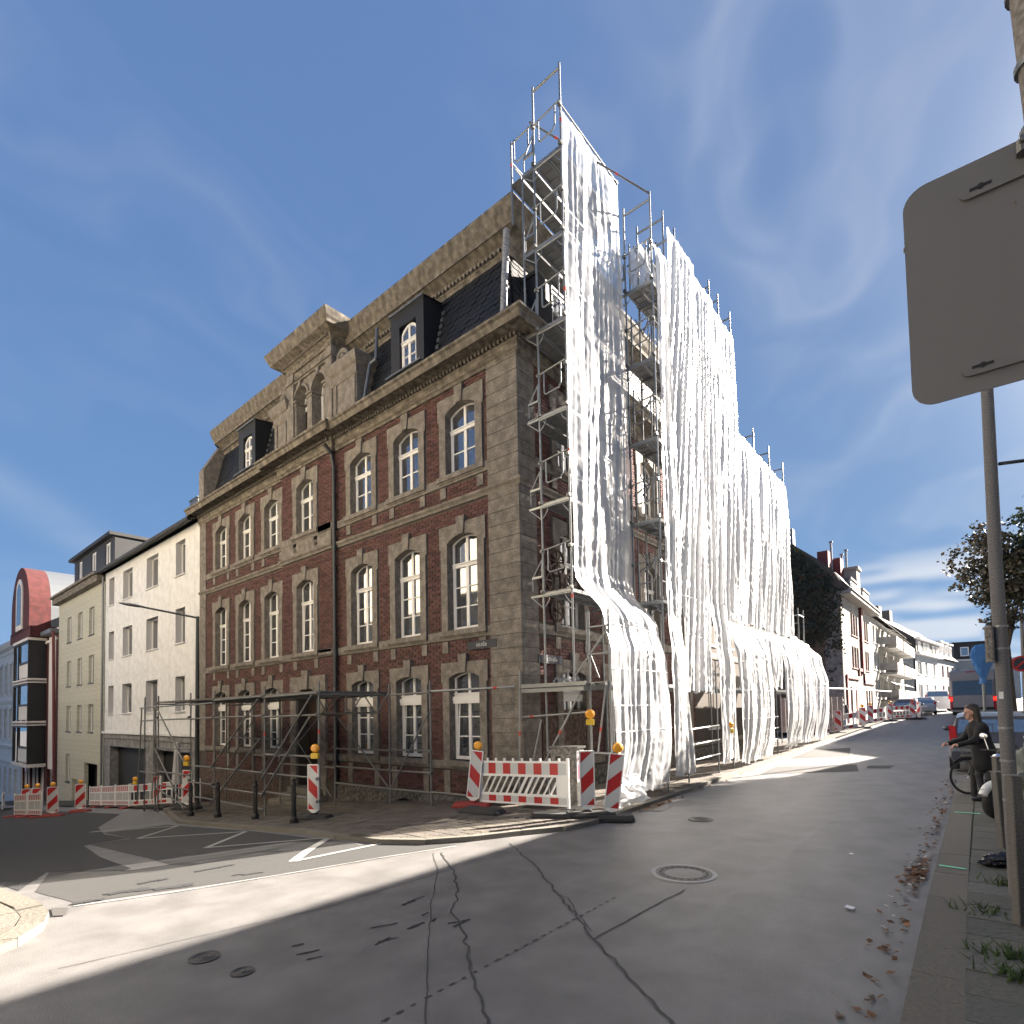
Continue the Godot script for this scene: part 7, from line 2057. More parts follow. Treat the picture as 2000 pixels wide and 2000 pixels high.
func vehicles() -> void:
	rng.seed = 61
	car("parked_car", "dark estate car with a pale roof parked before the blue bagged sign", gp(8.1, -10.2), 0.02, "car_dark", "car_silver", 4.3, 1.75, 1.47, 0.9)
	var c := car("parked_car", "black car parked behind the beacon with a red lamp up the long street", gp(3.3, -43.5), 0.05, "car_dark", "car_dark", 4.2, 1.75, 1.45, 0.5)
	var d := car("parked_car", "silver car parked in front of the white van up the long street", gp(3.9, -49.5), 0.08, "car_silver", "car_silver", 4.3, 1.75, 1.45, 0.5)
	c.rotation.y = 0.05; d.rotation.y = 0.08
	car("parked_van", "white van parked at the far end of the parked cars", gp(4.5, -56.0), 0.08, "car_white", "car_white", 4.8, 1.9, 1.95, 1.0)
	# bus
	var B := thing("city_bus", "grey city bus driving away up the long street, seen from behind", "bus", gp(7.45, -46.0), -0.02)
	var b := MB.new()
	b.bev(Vector3(0, 1.75, 0), Vector3(2.5, 2.9, 12), 0.14)
	part(B, "body", b, "bus_grey")
	b = MB.new(); b.bb(Vector3(-1.05, 1.45, 5.99), Vector3(1.05, 2.45, 6.02)); part(B, "rear_window", b, "dark_glass")
	b = MB.new(); b.bb(Vector3(-1.18, 2.5, 5.98), Vector3(1.18, 3.05, 6.03)); part(B, "destination_panel", b, "bus_grey")
	b = MB.new(); b.bb(Vector3(-0.3, 3.02, 6.0), Vector3(0.3, 3.09, 6.04)); part(B, "brake_light", b, "red_lens")
	for s in [-1, 1]:
		b = MB.new(); b.bb(Vector3(s * 1.24, 0.45, 5.95), Vector3(s * 1.08, 1.4, 6.04)); var o := part(B, "tail_light", b, "red_lens")
		b = MB.new(); b.bb(Vector3(s * 1.23, 1.08, 6.04), Vector3(s * 1.09, 1.32, 6.05)); part(o, "brake_lamp_light", b, "red_light")
		b = MB.new(); b.bb(Vector3(s * 1.251, 1.5, -5.5), Vector3(s * 1.256, 2.5, 5.6)); part(B, "side_window", b, "dark_glass")
		for z in [3.4, -3.6]:
			b = MB.new(); b.tube(Vector3(s * 0.9, 0.48, z), Vector3(s * 1.26, 0.48, z), 0.48, 0.48, 18); part(B, "wheel", b, "rubber")
	b = MB.new(); b.bb(Vector3(-1.15, 0.45, 5.98), Vector3(1.15, 0.62, 6.06)); part(B, "bumper", b, "black")

# ---------------------------------------------------------------- people: joined capsules meshed as one smooth surface
func blob(bones: Array, cell: float, soft: float) -> MB:       # bones: [a, b, radius a, radius b]
	var lo := Vector3.ONE * 1e9; var hi := -lo
	for e in bones:
		for k in 2:
			lo = lo.min(e[k] - Vector3.ONE * (e[2 + k] + cell * 2)); hi = hi.max(e[k] + Vector3.ONE * (e[2 + k] + cell * 2))
	var n := Vector3i(((hi - lo) / cell).ceil()) + Vector3i.ONE
	var F := PackedFloat32Array(); F.resize(n.x * n.y * n.z); F.fill(1.0)
	for e in bones:
		var a: Vector3 = e[0]; var d: Vector3 = e[1] - a
		var l2 := maxf(d.length_squared(), 1e-9)
		var rm: float = maxf(e[2], e[3]) + soft + cell * 2
		var p0 := Vector3i(((a.min(e[1]) - Vector3.ONE * rm - lo) / cell).floor()).clamp(Vector3i.ZERO, n - Vector3i.ONE)
		var p1 := Vector3i(((a.max(e[1]) + Vector3.ONE * rm - lo) / cell).ceil()).clamp(Vector3i.ZERO, n - Vector3i.ONE)
		for z in range(p0.z, p1.z + 1):
			for y in range(p0.y, p1.y + 1):
				for x in range(p0.x, p1.x + 1):
					var p := lo + Vector3(x, y, z) * cell
					var t := clampf((p - a).dot(d) / l2, 0.0, 1.0)
					var q := p.distance_to(a + d * t) - lerpf(e[2], e[3], t)
					var i := (z * n.y + y) * n.x + x
					var f := F[i]
					var h := maxf(soft - absf(f - q), 0.0) / soft
					F[i] = minf(f, q) - h * h * soft * 0.25
	var b := MB.new()
	var V := {}
	var at := func(x: int, y: int, z: int) -> float: return F[(z * n.y + y) * n.x + x]
	var grad := func(x: int, y: int, z: int) -> Vector3:
		return Vector3(at.call(mini(x + 1, n.x - 1), y, z) - at.call(maxi(x - 1, 0), y, z), at.call(x, mini(y + 1, n.y - 1), z) - at.call(x, maxi(y - 1, 0), z), at.call(x, y, mini(z + 1, n.z - 1)) - at.call(x, y, maxi(z - 1, 0))).normalized()
	for z in n.z - 1:
		for y in n.y - 1:
			for x in n.x - 1:
				var s := Vector3.ZERO; var c := 0
				var f := PackedFloat32Array()
				for k in 8: f.append(F[((z + (k >> 2)) * n.y + y + ((k >> 1) & 1)) * n.x + x + (k & 1)])
				var neg := 0
				for k in 8: if f[k] < 0.0: neg += 1
				if neg == 0 or neg == 8: continue
				for e in [[0, 1], [2, 3], [4, 5], [6, 7], [0, 2], [1, 3], [4, 6], [5, 7], [0, 4], [1, 5], [2, 6], [3, 7]]:
					var u := f[e[0]]; var w := f[e[1]]
					if (u < 0.0) != (w < 0.0):
						var t := u / (u - w)
						s += Vector3(e[0] & 1, (e[0] >> 1) & 1, e[0] >> 2).lerp(Vector3(e[1] & 1, (e[1] >> 1) & 1, e[1] >> 2), t); c += 1
				V[Vector3i(x, y, z)] = [lo + (Vector3(x, y, z) + s / c) * cell, grad.call(x, y, z)]
	for key: Vector3i in V:
		for ax in 3:
			var d := Vector3i.ZERO; d[ax] = 1
			var u := Vector3i.ZERO; u[(ax + 1) % 3] = 1
			var w := Vector3i.ZERO; w[(ax + 2) % 3] = 1
			var f0: float = at.call(key.x, key.y, key.z); var e := key + d
			var f1: float = at.call(e.x, e.y, e.z)
			if (f0 < 0.0) == (f1 < 0.0): continue
			if not (V.has(key - u) and V.has(key - w) and V.has(key - u - w)): continue
			var A: Array = V[key]; var B: Array = V[key - u]; var C: Array = V[key - u - w]; var D: Array = V[key - w]
			if f0 < 0.0:
				b.st(A[0], B[0], C[0], A[1], B[1], C[1]); b.st(A[0], C[0], D[0], A[1], C[1], D[1])
			else:
				b.st(A[0], C[0], B[0], A[1], C[1], B[1]); b.st(A[0], D[0], C[0], A[1], D[1], C[1])
	return b

func hand(bones: Array, wrist: Vector3, dir: Vector3, side: Vector3) -> void:     # palm, four curled fingers and a thumb
	dir = dir.normalized(); side = side.normalized()
	var down := dir.cross(side).normalized()
	bones.append([wrist, wrist + dir * 0.07, 0.026, 0.032])
	for i in 4:
		var k := wrist + dir * 0.085 + side * (i - 1.5) * 0.019
		var m := k + dir * (0.03 if i in [1, 2] else 0.024) + down * 0.008
		bones.append([k, m, 0.0095, 0.009]); bones.append([m, m + dir * 0.012 + down * 0.026, 0.009, 0.008])
	bones.append([wrist + dir * 0.02 - side * 0.02, wrist + dir * 0.06 - side * 0.055 + down * 0.015, 0.012, 0.009])

func head(O: Node3D, c: Vector3, face: Vector3, hair: String, long: bool) -> void:
	face = face.normalized()
	var r := face.cross(Vector3.UP).normalized()
	var bones := [[c + Vector3(0, 0.03, 0), c + Vector3(0, 0.04, 0) - face * 0.02, 0.092, 0.092], [c + face * 0.03 - Vector3(0, 0.05, 0), c + face * 0.045 - Vector3(0, 0.085, 0), 0.06, 0.042], [c - Vector3(0, 0.06, 0) - face * 0.02, c - Vector3(0, 0.2, 0) - face * 0.03, 0.052, 0.056], [c + face * 0.098 + Vector3(0, 0.0, 0), c + face * 0.112 - Vector3(0, 0.028, 0), 0.011, 0.016]]
	for s in [-1, 1]: bones.append([c + r * s * 0.088 + Vector3(0, 0.015, 0), c + r * s * 0.09 - Vector3(0, 0.03, 0), 0.014, 0.01])
	part(O, "head", blob(bones, 0.009, 0.02), "skin")
	var b := MB.new()
	for s in [-1, 1]: b.ball(c + face * 0.083 + r * s * 0.034 + Vector3(0, 0.012, 0), Vector3(0.013, 0.008, 0.013), 8, 6)
	part(O, "eyes", b, "black")
	b = MB.new(); b.ball(c + face * 0.088 - Vector3(0, 0.062, 0), Vector3(0.024, 0.007, 0.024), 8, 6); part(O, "mouth", b, "maroon")
	var hb := [[c + Vector3(0, 0.06, 0) - face * 0.015, c + Vector3(0, 0.05, 0) - face * 0.04, 0.098, 0.1]]
	if long:
		for s in [-1, 0, 1]: hb.append([c + r * s * 0.07 - face * 0.05 + Vector3(0, 0.03, 0), c + r * s * 0.1 - face * 0.09 - Vector3(0, 0.34, 0), 0.062, 0.05])
	part(O, "hair", blob(hb, 0.012, 0.03), hair)

func people() -> void:
	# woman in black by the bicycle, facing the road, both hands at the handlebar
	var O := thing("person", "woman with long dark hair in a black coat leaning over the bicycle by the bollard", "person", gp(7.98, -3.35, KERB))
	var f := Vector3(-0.92, 0, 0.38).normalized()
	var r := f.cross(Vector3.UP).normalized()
	var hip := Vector3(0, 0.92, 0); var chest := hip + Vector3(0, 0.40, 0) + f * 0.08; var neck := chest + Vector3(0, 0.14, 0) + f * 0.04
	var legs := []
	for s in [-1, 1]:
		var h: Vector3 = hip + r * s * 0.09
		var k: Vector3 = h + Vector3(0, -0.43, 0) + f * (0.06 if s > 0 else -0.03)
		var a: Vector3 = Vector3(k.x, 0.09, k.z) - f * 0.05
		legs.append([h, k, 0.088, 0.06]); legs.append([k, a, 0.058, 0.042]); legs.append([a - Vector3(0, 0.04, 0), a - Vector3(0, 0.05, 0) + f * 0.15, 0.045, 0.036])
	part(O, "trousers", blob(legs, 0.018, 0.03), "jacket_dark")
	var coat := [[hip - Vector3(0, 0.22, 0), hip, 0.185, 0.165], [hip, chest, 0.165, 0.155], [chest - r * 0.13, chest + r * 0.13, 0.115, 0.115], [chest, neck, 0.1, 0.07]]
	var body := []
	for s in [-1, 1]:
		var sh: Vector3 = chest + r * s * 0.19 + Vector3(0, 0.06, 0)
		var el: Vector3 = sh - Vector3(0, 0.26, 0) + f * 0.14 + r * s * 0.03
		var wr: Vector3 = el - Vector3(0, 0.07, 0) + f * 0.23 - r * s * 0.02
		coat.append([sh, el, 0.07, 0.055]); coat.append([el, wr, 0.053, 0.042])
		hand(body, wr, f - Vector3(0, 0.25, 0), r)
	part(O, "coat", blob(coat, 0.018, 0.05), "coat_black")
	body.append([neck - Vector3(0, 0.05, 0), neck + Vector3(0, 0.02, 0), 0.05, 0.05])
	part(O, "hands", blob(body, 0.006, 0.008), "skin")
	head(O, neck + Vector3(0, 0.17, 0) + f * 0.05, (f - Vector3(0, 0.25, 0)), "hair_dark", true)
	# man waiting far up the street
	O = thing("person", "man in a dark open jacket and jeans standing behind the second beacon up the street", "person", gp(1.25, -29.6, 0.06))
	f = Vector3(0.3, 0, 1).normalized(); r = f.cross(Vector3.UP).normalized()
	hip = Vector3(0, 0.95, 0); chest = hip + Vector3(0, 0.42, 0); neck = chest + Vector3(0, 0.15, 0)
	legs = []
	for s in [-1, 1]:
		var h: Vector3 = hip + r * s * 0.095
		var a: Vector3 = h * Vector3(1, 0, 1) + Vector3(0, 0.09, 0) + r * s * 0.05
		var k: Vector3 = h.lerp(a, 0.5) + f * 0.02
		legs.append([h, k, 0.09, 0.065]); legs.append([k, a, 0.062, 0.048]); legs.append([a - Vector3(0, 0.04, 0), a - Vector3(0, 0.05, 0) + f * 0.17, 0.047, 0.038])
	part(O, "trousers", blob(legs, 0.02, 0.03), "denim")
	part(O, "shirt", blob([[hip, chest, 0.15, 0.16], [chest, neck, 0.1, 0.07]], 0.02, 0.05), "shirt_grey")
	coat = [[hip - r * 0.13 - Vector3(0, 0.08, 0), chest - r * 0.14, 0.075, 0.09], [hip + r * 0.13 - Vector3(0, 0.08, 0), chest + r * 0.14, 0.075, 0.09], [hip - f * 0.07, chest - f * 0.06, 0.14, 0.15]]
	body = []
	for s in [-1, 1]:
		var sh: Vector3 = chest + r * s * 0.2 + Vector3(0, 0.07, 0)
		var el: Vector3 = sh - Vector3(0, 0.29, 0) + r * s * 0.09
		var wr: Vector3 = el - Vector3(0, 0.23, 0) + f * 0.1 - r * s * 0.07
		coat.append([sh, el, 0.072, 0.058]); coat.append([el, wr, 0.055, 0.042])
		hand(body, wr, Vector3(0, -1, 0) + f * 0.2, f)
	part(O, "jacket", blob(coat, 0.02, 0.05), "jacket_dark")
	part(O, "hands", blob(body, 0.007, 0.008), "skin")
	head(O, neck + Vector3(0, 0.18, 0), f, "hair_dark", false)
	# somebody sitting in the second dark opening
	O = thing("person", "dark clothed figure standing inside the second opening between the plastic sheets", "person", gp(1.2, -12.0, 0.08))
	f = Vector3(0.8, 0, 0.6).normalized(); r = f.cross(Vector3.UP).normalized()
	part(O, "clothes", blob([[Vector3(0, 0.9, 0), Vector3(0, 1.35, 0), 0.16, 0.17], [Vector3(0, 1.35, 0), Vector3(0, 1.5, 0), 0.1, 0.06], [r * 0.09 + Vector3(0, 0.9, 0), r * 0.12 + Vector3(0, 0.08, 0), 0.09, 0.05], [-r * 0.09 + Vector3(0, 0.9, 0), -r * 0.12 + Vector3(0, 0.08, 0), 0.09, 0.05], [r * 0.2 + Vector3(0, 1.4, 0), r * 0.26 + Vector3(0, 0.9, 0) + f * 0.1, 0.065, 0.045], [-r * 0.2 + Vector3(0, 1.4, 0), -r * 0.26 + Vector3(0, 0.9, 0) + f * 0.1, 0.065, 0.045]], 0.025, 0.05), "jacket_dark")
	body = []
	for s in [-1, 1]: hand(body, r * s * 0.26 + Vector3(0, 0.9, 0) + f * 0.1, Vector3(0, -1, 0) + f * 0.3, f)
	part(O, "hands", blob(body, 0.007, 0.008), "skin")
	head(O, Vector3(0, 1.68, 0), f, "hair_dark", false)

# ---------------------------------------------------------------- the near pavement on the right
func bicycle() -> void:
	var O := thing("bicycle", "black city bicycle with an orange reflector leaning against the dark bollard", "bicycle", gp(7.72, -4.25, KERB), 0.62)
	for x in [0.0, 1.05]:
		var b := MB.new(); b.ring(Vector3(x, 0.35, 0), Vector3.BACK, 0.335, 0.017, 32, 8)
		var w := part(O, "wheel", b, "rubber")
		b = MB.new(); b.ring(Vector3(x, 0.35, 0), Vector3.BACK, 0.31, 0.009, 32, 6); b.tube(Vector3(x, 0.35, -0.04), Vector3(x, 0.35, 0.04), 0.02); part(w, "rim", b, "zinc")
		b = MB.new()
		for i in 18: b.tube(Vector3(x, 0.35, 0.02 * (1 if i % 2 else -1)), Vector3(x + cos(TAU * i / 18) * 0.31, 0.35 + sin(TAU * i / 18) * 0.31, 0), 0.0018, 0.0018, 4, false)
		part(w, "spokes", b, "chrome")
	var b := MB.new()
	for e in [[0.0, 0.35, 0.2, 0.9], [0.2, 0.9, 0.16, 1.0], [0.18, 0.82, 0.56, 0.3], [0.56, 0.3, 0.74, 0.86], [0.56, 0.3, 1.05, 0.35], [1.05, 0.35, 0.72, 0.75], [0.22, 0.74, 0.7, 0.72]]: b.tube(Vector3(e[0], e[1], 0), Vector3(e[2], e[3], 0), 0.016)
	part(O, "frame", b, "black")
	b = MB.new(); b.path([Vector3(0.3, 1.06, -0.28), Vector3(0.14, 1.05, -0.2), Vector3(0.16, 1.02, 0.0), Vector3(0.14, 1.05, 0.2), Vector3(0.3, 1.06, 0.28)], 0.012); part(O, "handlebar", b, "chrome")
	b = MB.new(); b.ball(Vector3(0.78, 0.93, 0), Vector3(0.14, 0.04, 0.08), 12, 6); part(O, "saddle", b, "black")
	b = MB.new()
	for i in 10:
		var a0 := 0.35 + i * 0.2; var a1 := a0 + 0.2
		b.tube(Vector3(cos(a0) * 0.375, 0.35 + sin(a0) * 0.375, 0), Vector3(cos(a1) * 0.375, 0.35 + sin(a1) * 0.375, 0), 0.022)
	part(O, "mudguard", b, "black")
	b = MB.new(); b.tube(Vector3(-0.05, 0.34, 0.05), Vector3(0.35, 0.3, 0.06), 0.012); part(O, "chain_stay", b, "chrome")
	b = MB.new(); b.ball(Vector3(0.06, 0.25, 0.03), Vector3(0.035, 0.03, 0.02), 8, 6); part(O, "reflector", b, "amber")
	b = MB.new()
	for i in 6: b.path([Vector3(0.0 + i * 0.04, 0.95, -0.18), Vector3(0.02 + i * 0.04, 0.7, -0.18)], 0.006, 5)
	b.ring(Vector3(0.05, 0.95, 0), Vector3.UP, 0.17, 0.01, 20, 5); b.ring(Vector3(0.05, 0.75, 0), Vector3.UP, 0.14, 0.01, 20, 5)
	part(O, "basket", b, "aged_wood")

func scooter() -> void:
	var O := thing("motor_scooter", "black motor scooter with a white mudguard standing behind the grey post", "scooter", gp(8.1, -1.8, KERB), -2.21)
	for x in [0.0, -1.25]:
		var b := MB.new(); b.ring(Vector3(x, 0.25, 0), Vector3.BACK, 0.185, 0.068, 28, 10)
		var w := part(O, "wheel", b, "rubber")
		b = MB.new(); b.tube(Vector3(x, 0.25, -0.04), Vector3(x, 0.25, 0.04), 0.12)
		for i in 5: b.tube(Vector3(x, 0.25, 0), Vector3(x + cos(TAU * i / 5) * 0.16, 0.25 + sin(TAU * i / 5) * 0.16, 0), 0.02)
		part(w, "rim", b, "zinc")
	var b := MB.new()
	for i in 9:
		var a0 := 0.4 + i * 0.26; var a1 := a0 + 0.26
		b.tube(Vector3(cos(a0) * 0.28, 0.27 + sin(a0) * 0.28, 0), Vector3(cos(a1) * 0.28, 0.27 + sin(a1) * 0.28, 0), 0.06)
	part(O, "mudguard", b, "white_plastic")
	b = blob([[Vector3(-0.1, 0.5, 0), Vector3(-0.22, 1.0, 0), 0.11, 0.1], [Vector3(-0.3, 0.3, 0), Vector3(-0.8, 0.3, 0), 0.09, 0.1], [Vector3(-0.75, 0.45, 0), Vector3(-1.45, 0.6, 0), 0.15, 0.1]], 0.03, 0.08)
	part(O, "body", b, "black")
	b = MB.new(); b.ball(Vector3(-1.0, 0.78, 0), Vector3(0.42, 0.07, 0.15), 14, 8); part(O, "seat", b, "rubber")
	b = MB.new(); b.path([Vector3(-0.2, 1.05, -0.34), Vector3(-0.24, 1.06, -0.1), Vector3(-0.24, 1.06, 0.1), Vector3(-0.2, 1.05, 0.34)], 0.016); part(O, "handlebar", b, "black")
	for s in [-1, 1]:
		b = MB.new(); b.tube(Vector3(-0.24, 1.06, s * 0.25), Vector3(-0.26, 1.25, s * 0.32), 0.008); b.ball(Vector3(-0.26, 1.28, s * 0.33), Vector3(0.015, 0.05, 0.07), 10, 6); part(O, "mirror", b, "chrome")
	b = MB.new(); b.ball(Vector3(-0.08, 0.95, 0), Vector3(0.06, 0.07, 0.08), 10, 8); part(O, "headlight", b, "chrome")

func near_right() -> void:
	rng.seed = 71
	bicycle(); scooter()
	var b := MB.new(); b.lathe(Vector3.ZERO, [Vector2(0.05, 0), Vector2(0.05, 0.62), Vector2(0.058, 0.63), Vector2(0.058, 0.68), Vector2(0.001, 0.69)], 14)
	var o := part(self, "bollard", b, "black"); o.position = gp(7.8, -4.0, KERB)
	tag(o, "short black bollard that the bicycle leans on", "bollard")
	# grey fence posts
	for e in [["grey square post leaning in front of the scooter", 8.15, 0.28, 0.97, 0.035, 0.105], ["grey square post standing behind the leaning one", 8.14, -1.45, 1.0, 0.0, 0.1], ["tall grey post at the edge of the pavement beside the white framed board", 8.2, 3.5, 1.25, 0.0, 0.085]]:
		var P := thing("fence_post", e[0], "post", gp(e[1], e[2], KERB), 0.6, "grey square posts on the near pavement")
		P.rotation.z = e[4]
		b = MB.new(); b.bev(Vector3(0, e[3] / 2, 0), Vector3(e[5], e[3], e[5]), 0.008); part(P, "shaft", b, "aged_wood")
		b = MB.new(); b.cb(Vector3(0, e[3] + 0.006, 0), Vector3(e[5] + 0.012, 0.012, e[5] + 0.012)); part(P, "cap", b, "pole_light")
	# slim lamp mast
	var P := thing("slim_mast", "slim grey mast with a pale box and straps standing on the near pavement", "mast", gp(8.2, 2.6, KERB))
	b = MB.new(); b.tube(Vector3.ZERO, Vector3(-0.02, 3.2, 0.0), 0.062, 0.056, 14); b.tube(Vector3(-0.02, 3.2, 0), Vector3(-0.01, 5.3, 0.0), 0.056, 0.05, 14); part(P, "shaft", b, "pole_grey")
	b = MB.new(); b.bev(Vector3(-0.10, 2.46, 0.04), Vector3(0.07, 0.36, 0.13), 0.015); part(P, "terminal_box", b, "pole_light")
	b = MB.new()
	for y in [2.4, 2.62, 1.62, 1.3]: b.tube(Vector3(-0.012, y, 0), Vector3(-0.012, y + 0.02, 0), 0.063, 0.063, 14)
	b.tube(Vector3(-0.005, 0.92, 0), Vector3(-0.005, 0.935, 0), 0.066, 0.066, 14)
	part(P, "strap", b, "galvanised")
	b = MB.new(); b.cb(Vector3(-0.035, 1.95, 0.052), Vector3(0.035, 0.07, 0.01)); b.ball(Vector3(-0.02, 1.12, 0.058), Vector3(0.02, 0.02, 0.006), 8, 5); part(P, "sticker", b, "white_plastic")
	b = MB.new(); b.path([Vector3(0.05, 4.25, 0), Vector3(0.42, 4.3, -0.3), Vector3(0.42, 4.0, -0.3)], 0.018); part(P, "bracket", b, "zinc_dark")
	# leaning mast with the back of a sign
	P = thing("leaning_mast", "thick pale mast leaning slightly, its top rising out of the picture", "mast", gp(8.62, 6.05, KERB))
	var a0 := Vector3(0, 0, 0); var a1 := Vector3(-0.37, 6.6, 0.75)
	b = MB.new()
	b.tube(a0, a0.lerp(a1, 0.66), 0.085, 0.085, 18); b.tube(a0.lerp(a1, 0.66), a1, 0.075, 0.07, 18)
	part(P, "shaft", b, "pole_light")
	b = MB.new()
	for t in [0.66, 0.715, 0.765, 0.83]: b.tube(a0.lerp(a1, t), a0.lerp(a1, t + 0.004), 0.089, 0.089, 18)
	for t in [0.665, 0.60, 0.48]: b.tube(a0.lerp(a1, t), a0.lerp(a1, t + 0.012), 0.096, 0.096, 18)
	part(P, "collar", b, "zinc")
	b = MB.new(); b.path([a0.lerp(a1, 0.6) + Vector3(0.04, 0, 0.085), a0.lerp(a1, 0.8) + Vector3(0.03, 0, 0.085), a1 + Vector3(0.02, 0, 0.08)], 0.02); part(P, "cable", b, "black")
	# sign: a rounded plate seen from behind
	var S := thing("road_sign_back", "grey back of a large rounded road sign clamped to the leaning mast", "road sign", Vector3(7.86, 3.41, 6.945))
	var ax := (Vector3(8.255, 0, 6.925) - Vector3(7.855, 0, 6.945)).normalized()
	S.transform.basis = Basis(ax, Vector3(-0.018, 1, 0.065).normalized(), ax.cross(Vector3.UP)).orthonormalized()
	var W := 0.62; var Hh := 0.94
	var p := PackedVector2Array()
	for c in [[0.085, 0.085, PI], [W - 0.085, 0.085, 1.5 * PI], [W - 0.085, Hh - 0.085, 0.0], [0.085, Hh - 0.085, 0.5 * PI]]:
		for i in 7: p.append(Vector2(c[0] + cos(c[2] + i * PI / 12) * 0.085, c[1] + sin(c[2] + i * PI / 12) * 0.085))
	b = MB.new(); b.poly(p, -0.003, 0.003); part(S, "plate", b, "sign_back")
	for e in [[0.22, 0.82], [0.20, 0.10]]:
		b = MB.new()
		b.xf = Transform3D(Basis.IDENTITY, Vector3(0, 0, 0.003))
		var rail := PackedVector2Array([Vector2(W + 0.05, e[1] - 0.03), Vector2(W + 0.05, e[1] + 0.03)])
		for i in 9: rail.append(Vector2(e[0] + cos(PI / 2 + i * PI / 8) * 0.03, e[1] + sin(PI / 2 + i * PI / 8) * 0.03))
		b.poly(rail, 0.0, 0.014)
		o = part(S, "rail", b, "sign_back")
		b = MB.new(); b.bb(Vector3(e[0] + 0.005, e[1] - 0.006, 0.0165), Vector3(e[0] + 0.075, e[1] + 0.006, 0.019)); b.tube(Vector3(e[0] + 0.04, e[1], 0.014), Vector3(e[0] + 0.04, e[1], 0.022), 0.011); part(o, "slot", b, "black")
	b = MB.new(); b.bev(Vector3(0.47, 0.895, 0.03), Vector3(0.2, 0.06, 0.05), 0.012); b.tube(Vector3(0.39, 0.9, 0.05), Vector3(0.39, 0.9, 0.075), 0.014); part(S, "clamp", b, "galvanised_dull")
	b = MB.new(); b.ball(Vector3(0.36, 0.7, 0.003), Vector3(0.008, 0.012, 0.001), 6, 4); b.ball(Vector3(-0.001, 0.7, 0), Vector3(0.005, 0.012, 0.006), 6, 4); part(S, "blemish", b, "pole_light")
	# sign in a blue bag
	S = thing("bagged_sign", "round road sign wrapped in a blue plastic bag before the bus", "road sign", gp(8.0, -12.6, 0.05), 0.62)
	b = MB.new(); b.tube(Vector3.ZERO, Vector3(0, 2.6, 0), 0.04); part(S, "post", b, "galvanised_dull")
	NZ.seed = 3; NZ.frequency = 3.0; NZ.fractal_octaves = 3
	b = MB.new()
	b.grid(func(u: float, v: float) -> Vector3:
		var a := u * TAU
		var y := lerpf(2.2, 3.42, v)
		var r := 0.33 * sqrt(maxf(0.0, 1.0 - pow((y - 3.08) / 0.34, 2.0))) if y > 2.95 else lerpf(0.05, 0.305, smoothstep(2.2, 2.98, y))
		if y < 2.35: r = lerpf(0.11, 0.06, (y - 2.2) / 0.15)
		var n := NZ.get_noise_3d(cos(a), sin(a), y * 1.2) * 0.07 * minf(1.0, r * 6.0)
		return Vector3(-cos(a) * (r + n), y, sin(a) * (0.06 + absf(n) + r * 0.08)), 40, 36)
	part(S, "bag", b, "blue_bag")
	# round no-stopping sign far off on a mast
	S = thing("no_stopping_sign", "small round red and blue road sign on a tall pale mast, far off", "road sign", gp(9.15, -19.0, 0.05), 0.2)
	b = MB.new(); b.tube(Vector3.ZERO, Vector3(0.1, 7.5, 0), 0.07, 0.05); part(S, "mast", b, "pole_light")
	b = MB.new(); b.tube(Vector3(-0.05, 2.9, 0.08), Vector3(-0.05, 2.9, 0.1), 0.3, 0.3, 24); part(S, "disc", b, "reflex_red")
	b = MB.new(); b.tube(Vector3(-0.05, 2.9, 0.1), Vector3(-0.05, 2.9, 0.105), 0.23, 0.23, 24); part(S, "blue_field", b, "sign_blue")
	b = MB.new(); b.xf = Transform3D(Basis(Vector3.BACK, PI / 4), Vector3(-0.05, 2.9, 0.107)); b.bb(Vector3(-0.24, -0.03, 0), Vector3(0.24, 0.03, 0.004)); part(S, "red_bar", b, "reflex_red")
	# rubbish bag, weeds, leaves, board, covered scooter
	o = part(self, "rubbish_bag", crumple(Vector3(0.28, 0.085, 0.14), 7), "bin_bag"); o.position = gp(8.17, 1.35, KERB + 0.06); o.rotation.y = 0.5
	tag(o, "black rubbish bag lying by the foot of the slim mast", "rubbish bag")
	o = part(self, "covered_moped", crumple(Vector3(0.34, 0.5, 0.6), 9), "tarpaulin"); o.position = gp(8.56, 0.5, KERB + 0.88)
	tag(o, "grey green tarpaulin thrown over a moped at the right edge", "tarpaulin")
	var Q := thing("leaning_board", "grey board with a white frame leaning at the right edge of the pavement", "board", gp(8.27, 3.95, KERB), 0.75)
	b = MB.new(); b.bb(Vector3(0.03, 0.03, -0.01), Vector3(0.77, 0.87, 0.01)); part(Q, "panel", b, "cabinet")
	b = MB.new(); b.bb(Vector3(0, 0, -0.02), Vector3(0.03, 0.9, 0.02)); b.bb(Vector3(0.77, 0, -0.02), Vector3(0.8, 0.9, 0.02)); b.bb(Vector3(0.03, 0.87, -0.02), Vector3(0.77, 0.9, 0.02)); b.bb(Vector3(0.03, 0, -0.02), Vector3(0.77, 0.03, 0.02)); part(Q, "frame", b, "white_plastic")
	Q = thing("street_cabinet", "dark grey street cabinet at the right edge behind the white framed board", "cabinet", gp(8.85, 2.4, KERB), 0.1)
	b = MB.new(); b.bev(Vector3(0.0, 0.5, 0), Vector3(0.8, 1.0, 0.5), 0.02); part(Q, "housing", b, "zinc_dark")
	b = MB.new(); b.bb(Vector3(-0.36, 0.1, 0.25), Vector3(0.36, 0.9, 0.262)); part(Q, "door", b, "zinc_dark")
